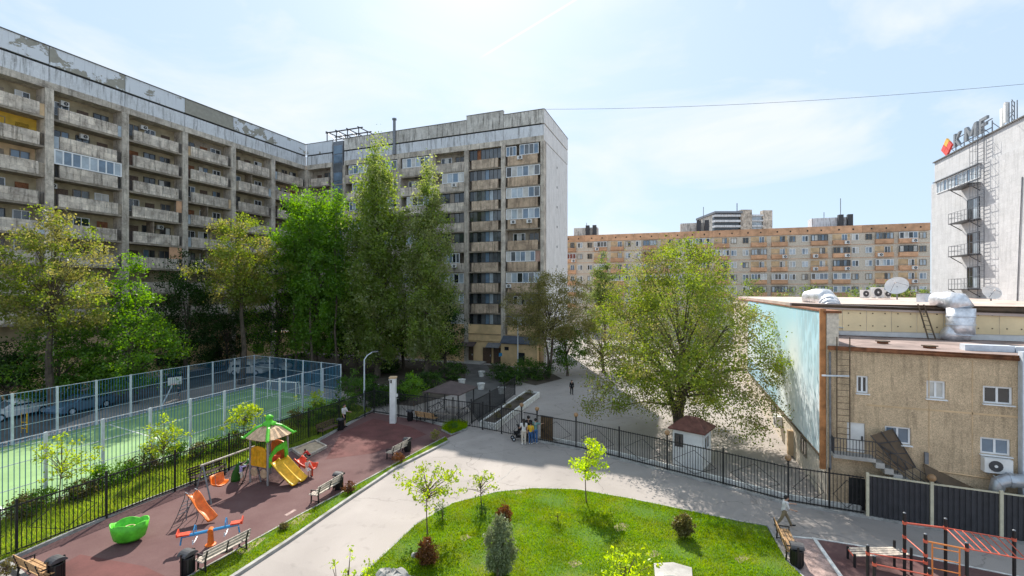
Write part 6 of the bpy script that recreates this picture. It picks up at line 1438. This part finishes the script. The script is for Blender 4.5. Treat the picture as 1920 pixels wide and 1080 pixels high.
tree('elm_tree', 'dark shaded tree filling the gap between the two poplars', B(755, 60), P(755, 560, 60).z, 2.2, 3.6, 2.5, RND, 140, 60, .32, LEAF['dark'], .26, 1.0, 43, .25, lm2=LEAF['poplar'], frac2=.3)
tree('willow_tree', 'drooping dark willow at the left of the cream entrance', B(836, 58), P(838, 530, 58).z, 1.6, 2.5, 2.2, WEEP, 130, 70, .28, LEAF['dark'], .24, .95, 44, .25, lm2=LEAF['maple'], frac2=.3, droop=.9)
# trees in front of the left block
tree('plane_tree', 'wide yellow-olive tree before the left block at the left edge', B(95, 38), P(100, 398, 38).z, 7.2, 5.2, 3.6, RND, 190, 75, .30, LEAF['yellow'], .34, 1.0, 51, .45, lm2=LEAF['elm'], frac2=.5, limbs=40, bias=.45)
tree('plane_tree', 'yellow-olive tree before the left block beside the bright green maple', B(455, 51), P(455, 402, 51).z, 8.9, 3.7, 3.5, RND, 190, 75, .34, LEAF['yellow'], .34, 1.0, 52, .42, lm2=LEAF['elm'], frac2=.5, limbs=34)
tree('maple_tree', 'bright green tree with ragged pointed top behind the court fence', B(250, 42), P(258, 478, 42).z, 1.8, 3.9, 3.4, [(0, .7), (.2, 1), (.45, .92), (.62, .55), (.8, .36), (1, .12)], 230, 62, .33, LEAF['maple'], .26, .95, 53, .32, lm2=LEAF['shrub'], frac2=.22)
tree('elm_tree', 'low dark green tree left of the ragged bright tree', B(108, 40), P(110, 592, 40).z, .9, 3.3, 2.8, RND, 130, 60, .3, LEAF['shrub'], .2, .9, 54, .28, lm2=LEAF['maple'], frac2=.3)
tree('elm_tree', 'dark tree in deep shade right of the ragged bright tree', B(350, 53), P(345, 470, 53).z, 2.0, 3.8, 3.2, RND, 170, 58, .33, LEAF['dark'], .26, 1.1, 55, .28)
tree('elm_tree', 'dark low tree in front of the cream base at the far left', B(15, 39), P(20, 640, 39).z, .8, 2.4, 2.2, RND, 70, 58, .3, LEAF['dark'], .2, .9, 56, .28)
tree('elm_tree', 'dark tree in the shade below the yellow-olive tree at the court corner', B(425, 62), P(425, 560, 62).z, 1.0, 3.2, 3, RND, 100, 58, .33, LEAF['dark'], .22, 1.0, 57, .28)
# right of the central block
tree('elm_tree', 'olive-brown tree with dark forked trunk at the corner of the pale end wall', B(1030, 55), P(1045, 512, 55).z, 4.6, 5.2, 4.2, WEEP, 260, 80, .26, LEAF['elm2'], .26, 1.0, 61, .28, lm2=LEAF['olive'], frac2=.35, limbs=44, split=3, tilt=(.06, 0))
tree('elm_tree', 'low green tree under the olive-brown tree beside the driveway', B(1062, 56), P(1062, 598, 56).z, .8, 2.2, 2, RND, 100, 58, .26, LEAF['shrub'], .16, .8, 62, .25, lm2=LEAF['maple'], frac2=.35)
tree('elm_tree', 'broad yellow-green tree hiding the parking area behind the white booth', B(1275, 33), P(1290, 452, 33).z, 2.3, 6.4, 5.6, WEEP, 620, 115, .21, LEAF['elm'], .34, 1.05, 63, .36, lm2=LEAF['elm2'], frac2=.35, limbs=40, split=4, bias=.5, droop=1.1)
tree('maple_tree', 'green tree with two pointed tops in front of the cream block', B(1133, 92), P(1130, 474, 92).z, 4, 4.0, 3.5, CONE, 130, 50, .5, LEAF['far'], .3, 1.2, 64, .3)
for i, (u, v, y, rx_) in enumerate(((1480, 538, 90, 4), (1535, 530, 88, 4.6), (1600, 540, 86, 4), (1655, 535, 84, 4.2), (1715, 538, 82, 4.4), (1225, 540, 95, 4.5), (1410, 520, 92, 4.2))):
    tree('street_tree', 'distant tree at the foot of the cream block, ' + ('left of the foil duct', 'above the foil duct', 'left of the outdoor units', 'behind the outdoor units', 'beside the white tower', 'left of the broad tree', 'right of the broad tree')[i], B(u, y), P(u, v, y).z, 2.5, rx_, 3.5, RND, 60, 46, .5, LEAF['far'], .25, 1.3, 70 + i, .3, group='distant street trees', limbs=8)
tree('elm_tree', 'bushy tree between the driveway and the broad yellow-green tree', B(1130, 58), P(1130, 570, 58).z, .8, 3.4, 3, RND, 110, 55, .3, LEAF['elm2'], .2, 1.0, 80, .28, lm2=LEAF['elm'], frac2=.5)
# saplings
def sapling(label, base, top, z0, r_, nclu, per, ls, lm, seed, crad=.26, tilt=(0, 0), tr=.035, prof=RND):
    return tree('sapling', label, base, top, z0, r_, r_, prof, nclu, per, ls, lm, tr, crad, seed, .3, group='young trees', bark='twig', bias=.7, limbs=nclu, droop=.1, tilt=tilt)
def zof(v, y): return H - (v - HZ) / F * y
b = G(806, 1003); sapling('thin young tree with open crown above the red-brown bush', b, zof(874, b.y), 1.45, 1.35, 52, 30, .14, LEAF['spring'], 101, .3, prof=[(0, .5), (.3, 1), (.7, .95), (1, .5)])
b = G(905, 962); sapling('wispy young tree at the upper left rim of the lawn', b, zof(885, b.y), .8, .95, 26, 22, .12, LEAF['spring'], 102, .24)
b = G(1102, 946); sapling('lime-green young tree on the upper rim of the lawn', b, zof(822, b.y), 1.55, .95, 46, 46, .14, LEAF['lime'], 103, .34, prof=[(0, .75), (.4, 1), (.75, .8), (1, .35)])
sapling('lime-green treetop rising from the bottom edge of the lawn', B(1180, 14.2), zof(1022, 14.2), .9, .9, 44, 26, .12, LEAF['lime'], 104, .28)
sapling('thin leafy shoot at the bottom edge of the drive', B(657, 15.4), zof(1026, 15.4), .3, .28, 8, 18, .11, LEAF['lime'], 105, .18, prof=POP)
sapling('second thin leafy shoot right at the drive edge', B(628, 15.2), zof(1048, 15.2), .3, .22, 6, 14, .11, LEAF['lime'], 106, .16, prof=POP)
sapling('low lime shrub beside the shoots at the drive edge', B(685, 15.0), zof(1048, 15), .2, .45, 14, 26, .11, LEAF['lime'], 107, .22)
b = G(113, 948); sapling('yellow-green young tree in the verge nearest the corner bench', b, zof(815, b.y), 1.25, 1.3, 34, 30, .15, LEAF['spring'], 108, .34)
b = G(305, 888); sapling('yellow-green young tree in the verge behind the swing', b, zof(782, b.y), 1.0, 1.1, 38, 36, .15, LEAF['spring'], 109, .34)
b = G(452, 838); sapling('yellow-green young tree in the verge left of the palm roof', b, zof(752, b.y), 1.1, 1.25, 42, 38, .16, LEAF['spring'], 110, .38, tilt=(.2, 0))
b = G(590, 790); sapling('small leafy young tree in the verge behind the sandpit', b, zof(732, b.y), .9, 1.1, 26, 30, .16, LEAF['spring'], 111, .36)
b = G(775, 762); sapling('fresh green round young tree left of the pavilion roof', b, zof(700, b.y), .9, 1.15, 60, 44, .18, LEAF['maple'], 112, .4, tr=.05)
# shrubs
def shrub(label, base, top, r_, lm, seed, ncl=40, per=40, ls=.1, z0=.08, crad=.2, lm2=None, group='shrubs and bushes', prof=RND, name='shrub', ry=None):
    return tree(name, label, base, top, z0, r_, ry or r_, prof, ncl, per, ls, lm, .025, crad, seed, .16, group=group, bark='twig', bias=.75, limbs=8, droop=0, lm2=lm2, frac2=.35, cat='shrub')
b = G(1282, 1012); shrub('round dark olive bush alone on the right part of the lawn', b, zof(962, b.y), .40, LEAF['browngreen'], 201, 110, 50, .085, .2, .16)
b = G(946, 984); shrub('round red-brown bush behind the silvery conifer', b, zof(944, b.y), .33, LEAF['redbrown'], 202, 80, 46, .08, .08, .14)
b = G(800, 1062); shrub('round red-brown bush below the open-crowned sapling', b, zof(1008, b.y), .40, LEAF['redbrown'], 203, 100, 50, .08, .08, .15)
tree('conifer_shrub', 'tall silvery green upright juniper at the bottom of the lawn', B(937, 16.6), zof(966, 16.6), .15, .50, .5, [(0, .55), (.2, .95), (.5, 1), (.75, .7), (.9, .4), (1, .1)], 170, 70, .09, LEAF['silver'], .05, .17, 204, .2, upright=.6, droop=0, bark='twig', limbs=12, group='shrubs and bushes', cat='shrub')
b = G(1043, 984); shrub('tiny thin shrub in the middle of the lawn', b, zof(953, b.y), .28, LEAF['spring'], 205, 14, 18, .08)
b = G(906, 968); shrub('small green bush in the shade of the wispy sapling', b, zof(945, b.y), .3, LEAF['shrub'], 206, 16, 26, .08)
b = G(827, 978); shrub('slim green bush right of the open-crowned sapling', b, zof(938, b.y), .24, LEAF['shrub'], 207, 20, 30, .08)
for i, (u, v, v0, r_, lm, lab) in enumerate(((815, 827, 805, .38, 'yellow', 'straw-yellow bush at the tip of the grass strip'), (655, 925, 904, .3, 'redbrown', 'brownish bush on the strip beside the middle bin'), (748, 870, 846, .36, 'redbrown', 'red-brown bush on the strip behind the shaded bench'), (530, 995, 984, .16, 'browngreen', 'small dark plant on the strip between the benches'), (3, 1085, 1050, .5, 'browngreen', 'brownish bush in the bottom left corner'), (852, 810, 794, .55, 'shrub', 'dense tuft of tall grass in the kerbed bed'))):
    b = G(u, v); shrub(lab, b, zof(v0, b.y), r_, LEAF[lm], 220 + i, 28, 36, .085, crad=.16)
vr = random.Random(9)
places = [(40, 975, 'browngreen'), (75, 955, 'shrub'), (150, 935, 'browngreen'), (185, 922, 'shrub'), (225, 905, 'shrub'), (255, 890, 'browngreen'), (285, 880, 'browngreen'), (330, 868, 'shrub'), (370, 862, 'browngreen'), (405, 850, 'shrub'), (445, 842, 'browngreen'), (485, 836, 'shrub'), (525, 822, 'shrub'), (555, 806, 'browngreen'), (600, 790, 'shrub'), (625, 782, 'shrub'), (655, 772, 'shrub'), (585, 800, 'shrub')]
words = ['nearest the picture edge', 'second from the edge', 'third from the edge', 'fourth from the edge', 'fifth from the edge', 'sixth from the edge', 'seventh from the edge', 'eighth from the edge', 'ninth from the edge', 'tenth from the edge', 'eleventh from the edge', 'twelfth from the edge', 'thirteenth from the edge', 'fourteenth from the edge', 'sixteenth from the edge', 'seventeenth from the edge', 'last before the lamp corner', 'fifteenth from the edge']
for i, (u, v, lm) in enumerate(places):
    b = G(u, v); shrub('verge shrub behind the black fence, %s' % words[i], b, vr.uniform(.9, 1.5) + (.5 if i > 12 else 0), vr.uniform(.55, .85), LEAF[lm], 240 + i, 44, 40, .12, crad=.3, lm2=LEAF['shrub'] if lm == 'browngreen' else LEAF['maple'], group='shrubs in the verge')
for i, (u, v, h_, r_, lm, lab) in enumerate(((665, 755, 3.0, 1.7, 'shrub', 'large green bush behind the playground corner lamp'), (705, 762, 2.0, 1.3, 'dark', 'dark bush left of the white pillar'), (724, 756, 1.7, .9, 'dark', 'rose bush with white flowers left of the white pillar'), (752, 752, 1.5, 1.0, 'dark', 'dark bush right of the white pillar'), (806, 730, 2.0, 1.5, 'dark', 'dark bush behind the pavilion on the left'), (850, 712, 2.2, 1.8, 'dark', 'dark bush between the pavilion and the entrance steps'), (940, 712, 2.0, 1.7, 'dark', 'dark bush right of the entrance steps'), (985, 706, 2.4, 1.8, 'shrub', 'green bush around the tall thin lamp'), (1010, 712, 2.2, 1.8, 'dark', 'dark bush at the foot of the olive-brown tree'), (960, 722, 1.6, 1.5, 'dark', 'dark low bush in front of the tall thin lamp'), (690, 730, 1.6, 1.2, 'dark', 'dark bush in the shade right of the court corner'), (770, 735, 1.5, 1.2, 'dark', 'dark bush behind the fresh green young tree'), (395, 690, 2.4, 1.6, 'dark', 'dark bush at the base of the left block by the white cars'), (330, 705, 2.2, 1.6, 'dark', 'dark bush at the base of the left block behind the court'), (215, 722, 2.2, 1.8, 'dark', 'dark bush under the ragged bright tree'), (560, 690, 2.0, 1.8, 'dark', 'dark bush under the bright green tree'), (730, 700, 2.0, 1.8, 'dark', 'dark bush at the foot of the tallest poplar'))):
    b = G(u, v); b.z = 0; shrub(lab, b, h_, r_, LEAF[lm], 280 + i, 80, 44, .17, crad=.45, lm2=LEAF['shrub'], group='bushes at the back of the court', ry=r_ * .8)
# white blossoms on the rose bush
rng = np.random.default_rng(77)
b = G(724, 757); pos = np.array([[b.x, b.y, .9]]) + rng.normal(size=(26, 3)) * np.array([.7, .35, .5])
rose = [o for o in bpy.data.objects if o.get('label', '').startswith('rose bush')][0]
link('blossom', fast_mesh('blossom', leaf_faces(pos - np.array([[b.x, b.y, 0]]), .2, rng, 1.0), 4, LEAF['petal']), rose)
for k, f in enumerate((.15, .4, .65, .9)):
    p = (PQ[0].lerp(PQ[1], f) + PQ[3].lerp(PQ[2], f)) / 2; p.z = .4
    shrub('low plant in the long white planter, %s' % ('nearest the gate', 'second from the gate', 'third from the gate', 'farthest from the gate')[k], p, .5, .35, LEAF['browngreen'], 320 + k, 14, 24, .1, crad=.2, group='plants in the white planter', z0=.05)
# grass blades
def inside(poly, x, y):
    px_ = np.array([p.x for p in poly]); py_ = np.array([p.y for p in poly]); r_ = np.zeros(len(x), bool); j = len(poly) - 1
    for i in range(len(poly)):
        c = ((py_[i] > y) != (py_[j] > y)) & (x < (px_[j] - px_[i]) * (y - py_[i]) / (py_[j] - py_[i] + 1e-12) + px_[i]); r_ ^= c; j = i
    return r_
def grass(name, poly, n, hmin, hmax, w, m, seed, z=.03, ymin=0, patch=.0):
    rng = np.random.default_rng(seed); xs = [p.x for p in poly]; ys = [max(p.y, ymin) for p in poly]
    x = rng.uniform(min(xs), max(xs), n * 3); y = rng.uniform(min(ys), max(ys), n * 3); k = inside(poly, x, y)
    if patch: k &= (np.sin(x * 1.7 + 1.3 * np.sin(y * .9)) + np.sin(y * 2.1 + x * .6) + rng.normal(0, .8, len(x))) > -1.6 + patch
    x, y = x[k][:n], y[k][:n]; n = len(x)
    a = rng.random(n) * 6.283; h = rng.uniform(hmin, hmax, n); lean = rng.normal(0, .45, (n, 2)) * h[:, None]; ww = w * rng.uniform(.6, 1.3, n)
    c = np.stack([x, y, np.full(n, z)], 1); s = np.stack([np.cos(a) * ww, np.sin(a) * ww, np.zeros(n)], 1); tip = c + np.concatenate([lean, h[:, None]], 1)
    o = link(name, fast_mesh(name, np.stack([c - s, c + s, tip], 1), 3, m)); return tag(o, kind='stuff')
tag(grass('grass', LAWN, 120000, .03, .11, .015, LEAF['grass'], 1, .055, 13.5, .35), 'short bright green grass covering the front lawn', 'grass')
tag(grass('grass', STRIP, 26000, .03, .12, .015, LEAF['grass'], 2, .045, 0, .3), 'green grass of the narrow strip between playground and drive', 'grass')
tag(grass('grass', VERGE, 60000, .08, .30, .018, LEAF['grass_dry'], 3, .025, 0), 'rough tall grass of the verge between the court and the black fence', 'grass')
tag(grass('grass', BED, 2600, .2, .5, .02, LEAF['grass'], 4, .045, 0), 'tall grass tuft in the small kerbed bed', 'grass')

# ------------------------------------------------------------------ people
def person(label, foot, hpx_m, face, top, legs, hair='hair', shoe='black', lean=0.0, thigh=(0, 0), knee=(0, 0), arm=(0, 0), elbow=(15, 15), spread=(8, 8), sit=0.0, long_hair=False, short=False, sleeve=.5, vox=.014, z=0.0, extra=None):
    """face: heading in radians of the front; angles in degrees, forward positive; built 1.75 m tall, then scaled"""
    sc = hpx_m / 1.75; foot = Vector(foot)
    hipz = .93
    def leg_pts(sd, th, kn):
        h = Vector((.09 * sd, 0, hipz)); a = R(th); k = h + Vector((0.01 * sd, math.sin(a) * .43, -math.cos(a) * .43)); b2 = R(th - kn); an = k + Vector((0, math.sin(b2) * .42, -math.cos(b2) * .42)); toe = an + Vector((.02 * sd, .19 * math.cos(b2 * .6), -.05 + .16 * math.sin(b2 * .6))); return h, k, an, toe
    La, Lb = leg_pts(-1, thigh[0], knee[0]), leg_pts(1, thigh[1], knee[1])
    drop = min(min(p.z for p in La), min(p.z for p in Lb)) - .045
    ln = R(lean); T = lambda x, y, zz: Vector((x, y * math.cos(ln) + (zz - hipz) * math.sin(ln), hipz + (zz - hipz) * math.cos(ln) - y * math.sin(ln)))
    def arm_pts(sd, a, e, spd):
        s_ = T(.185 * sd, 0, 1.42); a_ = R(a); sp = R(spd); el = s_ + Vector((sd * math.sin(sp) * .29, math.sin(a_) * math.cos(sp) * .29, -math.cos(a_) * math.cos(sp) * .29)); e_ = R(a + e); wr = el + Vector((sd * math.sin(sp) * .12, math.sin(e_) * .25, -math.cos(e_) * .25)); return s_, el, wr, (wr - el).normalized()
    Aa, Ab = arm_pts(-1, arm[0], elbow[0], spread[0]), arm_pts(1, arm[1], elbow[1], spread[1])
    t_ = thing('person', foot + Z * z, label, 'person', None); ORG[t_.name] = Vector((0, 0, 0))
    sub = Vector((0, 0, drop))
    def fin(mb, nm, m_, v, smooth=4):
        mb.v = [p - sub for p in mb.v]; o = mb.build(nm, m_, t_, smooth=True)
        r_ = o.modifiers.new('skin', 'REMESH'); r_.mode = 'VOXEL'; r_.voxel_size = v; r_.use_smooth_shade = True
        s_ = o.modifiers.new('soft', 'SMOOTH'); s_.iterations = smooth; s_.factor = .5; return o
    def limb(mb, pts, rad): 
        mb.tube(pts, rad, 8)
        for p, r_ in zip(pts, rad): mb.ball(p, r_, 8)
    # body
    b = MB(); hd = T(0, .03, 1.635); b.ball(hd, .1, 12, 1.22); b.ball(hd + Vector((0, .03, -.06)), .075, 10); b.ball(hd + Vector((0, .112, -.02)), .02, 6)
    for s in (-1, 1): b.ball(hd + Vector((.1 * s, -.005, -.01)), .024, 6)
    limb(b, [T(0, 0, 1.45), T(0, .015, 1.56)], [.055, .05]); limb(b, [T(0, 0, .95), T(0, 0, 1.15), T(0, 0, 1.36)], [.125, .11, .125])
    for s_, el, wr, dr in (Aa, Ab):
        limb(b, [T(0, 0, 1.4).lerp(s_, .5), s_, el, wr], [.07, .052, .042, .03])
        sd = 1 if s_.x > 0 else -1; pal = wr + dr * .06; b.bar(wr, wr + dr * .1, .04, .075, up=(1, 0, 0)); side = dr.cross(Vector((1, 0, 0))).normalized()
        for k in range(4):
            o_ = wr + dr * .09 + side * (.03 - .02 * k); L_ = (.065, .078, .072, .055)[k]; cu_ = Vector((-sd * .018, 0, 0)); b.tube([o_, o_ + dr * L_ * .55, o_ + dr * L_ + cu_], [.0095, .009, .008], 5)
        b.tube([wr + dr * .03 + side * .035, wr + dr * .06 + side * .065, wr + dr * .095 + side * .07], [.011, .01, .009], 5)
    for h, k, an, toe in (La, Lb): limb(b, [h, k, an], [.082, .055, .038]); limb(b, [an - Vector((0, .03, .02)), toe], [.04, .032])
    fin(b, 'body', M['skin'], vox * .8, 2)
    # clothes
    c = MB(); limb(c, [T(0, 0, .93), T(0, 0, 1.12), T(0, 0, 1.34)], [.15, .135, .15]); limb(c, [T(-.15, 0, 1.42), T(.15, 0, 1.42)], [.075, .075])
    for s_, el, wr, dr in (Aa, Ab): e2 = s_.lerp(el, min(1, sleeve * 2)); limb(c, [s_, e2] + ([el.lerp(wr, .85)] if sleeve > .5 else []), [.07, .06] + ([.048] if sleeve > .5 else []))
    c.v = [Vector((p.x, p.y * .86, p.z)) if abs(p.x) < .2 and abs(lean) < 5 else p for p in c.v]
    fin(c, 'shirt', M[top], vox)
    c = MB(); limb(c, [T(-.05, 0, .93), T(.05, 0, .93)], [.14, .14])
    for h, k, an, toe in (La, Lb): limb(c, [h, k] + ([] if short else [an]) if not short else [h, h.lerp(k, .85)], ([.1, .075] + ([] if short else [.058])) if not short else [.1, .085])
    fin(c, 'trousers', M[legs], vox)
    for h, k, an, toe in (La, Lb): c = MB(); limb(c, [an - Vector((0, .04, .02)), toe + Vector((0, .01, 0))], [.048, .04]); fin(c, 'shoe', M[shoe], vox)
    c = MB(); c.ball(hd + Vector((0, -.022, .03)), .112, 12, 1.08)
    if long_hair: limb(c, [hd + Vector((0, -.07, 0)), T(0, -.1, 1.45), T(0, -.11, 1.28)], [.09, .08, .05])
    fin(c, 'hair', M[hair], vox)
    for s in (-1, 1): q = MB().ball(hd + Vector((.037 * s, .098, .01)) - sub, .012, 6); q.build('eye', M['hair'], t_)
    q = MB().box(hd.x - .025, hd.x + .025, hd.y + .096, hd.y + .106, hd.z - .068, hd.z - .06); q.v = [p - sub for p in q.v]; q.build('mouth', M['red_pl'], t_)
    if extra: extra(t_, sub, T)
    t_.scale = (sc, sc, sc); t_.rotation_euler = (0, 0, face - math.pi / 2); t_.location = foot + Z * z; return t_
person('man in pale T-shirt and khaki trousers striding past the lawn bench', G(1470, 989), 1.46, R(-12), 'white', 'khaki', lean=7, thigh=(30, -24), knee=(6, 14), arm=(55, 20), elbow=(35, 60), sleeve=.45)
person('woman with long dark hair in white trousers standing at the gate', G(982, 834), 1.74, R(100), 'white', 'cream', shoe='white', long_hair=True, arm=(20, 0), elbow=(50, 10), sleeve=.3)
person('child in yellow top and jeans in the group at the gate', G(995, 833), 1.5, R(80), 'yellow', 'jeans', shoe='white', arm=(10, 10), sleeve=.45)
person('woman in teal top and jeans stretching her right arm to the board', G(1004, 832), 1.72, R(60), 'teal', 'jeans', shoe='white', arm=(10, 75), elbow=(20, 10), spread=(8, 25), sleeve=.35)
person('person dressed in black standing behind the others at the gate', G(991, 829), 1.8, R(90), 'black', 'black', sleeve=1.0)
person('figure in black walking alone on the shaded driveway', G(1072, 740), 1.45, R(-90), 'black', 'black', thigh=(12, -12), knee=(4, 8), sleeve=1.0)
person('man in white patterned shirt standing by the bin at the left fence', G(645, 801), 1.75, R(-20), 'white', 'black', arm=(25, 10), elbow=(60, 20), sleeve=.5, short=True)
person('child in lavender shirt climbing at the left foot of the play tower', pcl - D2 * .25 - D1 * .35, 1.15, R(60), 'lavender', 'cream', thigh=(35, -5), knee=(40, 5), arm=(100, 90), elbow=(20, 20), short=True)
person('child with brown hair sitting on the edge of the red chute', pcr + D2 * 1.2 + D1 * .25, 1.1, R(-40), 'pinkish', 'white', thigh=(70, 65), knee=(70, 65), arm=(40, 40), short=True, z=.12)
person('child in red shirt crouching beside the sandpit', G(580, 862), 1.05, R(200), 'red', 'black', lean=35, thigh=(105, 95), knee=(125, 120), arm=(60, 50), elbow=(20, 20))
person('person in dark clothes beside the far court fence near the backboard', G(336, 757), 1.6, R(-120), 'black', 'grey', thigh=(10, -8), sleeve=.5, short=True)
def stroller():
    c = G(971, 825); t_ = thing('baby_stroller', c, 'black baby stroller parked at the gate beside the standing group', 'stroller')
    x = Vector((.9, .2, 0)).normalized(); y = Vector((-x.y, x.x, 0))
    for a, r_ in ((-.34, .14), (.36, .12)):
        for s in (-1, 1): w = MB().tube([c + x * a + y * (.24 * s - .02) + Z * r_, c + x * a + y * (.24 * s + .02) + Z * r_], r_, 14).build('wheel', M['bin'], t_); MB().tube([c + x * a + y * (.24 * s - .025) + Z * r_, c + x * a + y * (.24 * s + .025) + Z * r_], r_ * .45, 10).build('hub', M['galv'], w)
    for s in (-1, 1): MB().tube([c - x * .34 + y * .24 * s + Z * .14, c + x * .1 + y * .23 * s + Z * .55, c + x * .55 + y * .23 * s + Z * 1.02], .015, 6).build('frame', M['steel_dk'], t_); MB().tube([c + x * .36 + y * .24 * s + Z * .12, c - x * .05 + y * .23 * s + Z * .5], .015, 6).build('frame', M['steel_dk'], t_)
    MB().tube([c + x * .55 - y * .23 + Z * 1.02, c + x * .55 + y * .23 + Z * 1.02], .02, 6).build('handle', M['bin'], t_)
    trough([c + x * .22 + Z * .85, c + x * .12 + Z * .5, c - x * .12 + Z * .42, c - x * .3 + Z * .48], .44, .14, M['black'], 'seat', t_, y, thick=.03)
    pts = [c - x * .02 + x * .3 * math.cos(a) + Z * (.75 + .32 * math.sin(a)) for a in [k * .3 for k in range(7)]]
    trough(pts, .46, -.05, M['black'], 'hood', t_, y, thick=.02); MB().box(c.x - .16, c.x + .16, c.y - .16, c.y + .16, .2, .32).build('basket', M['black'], t_)
stroller()
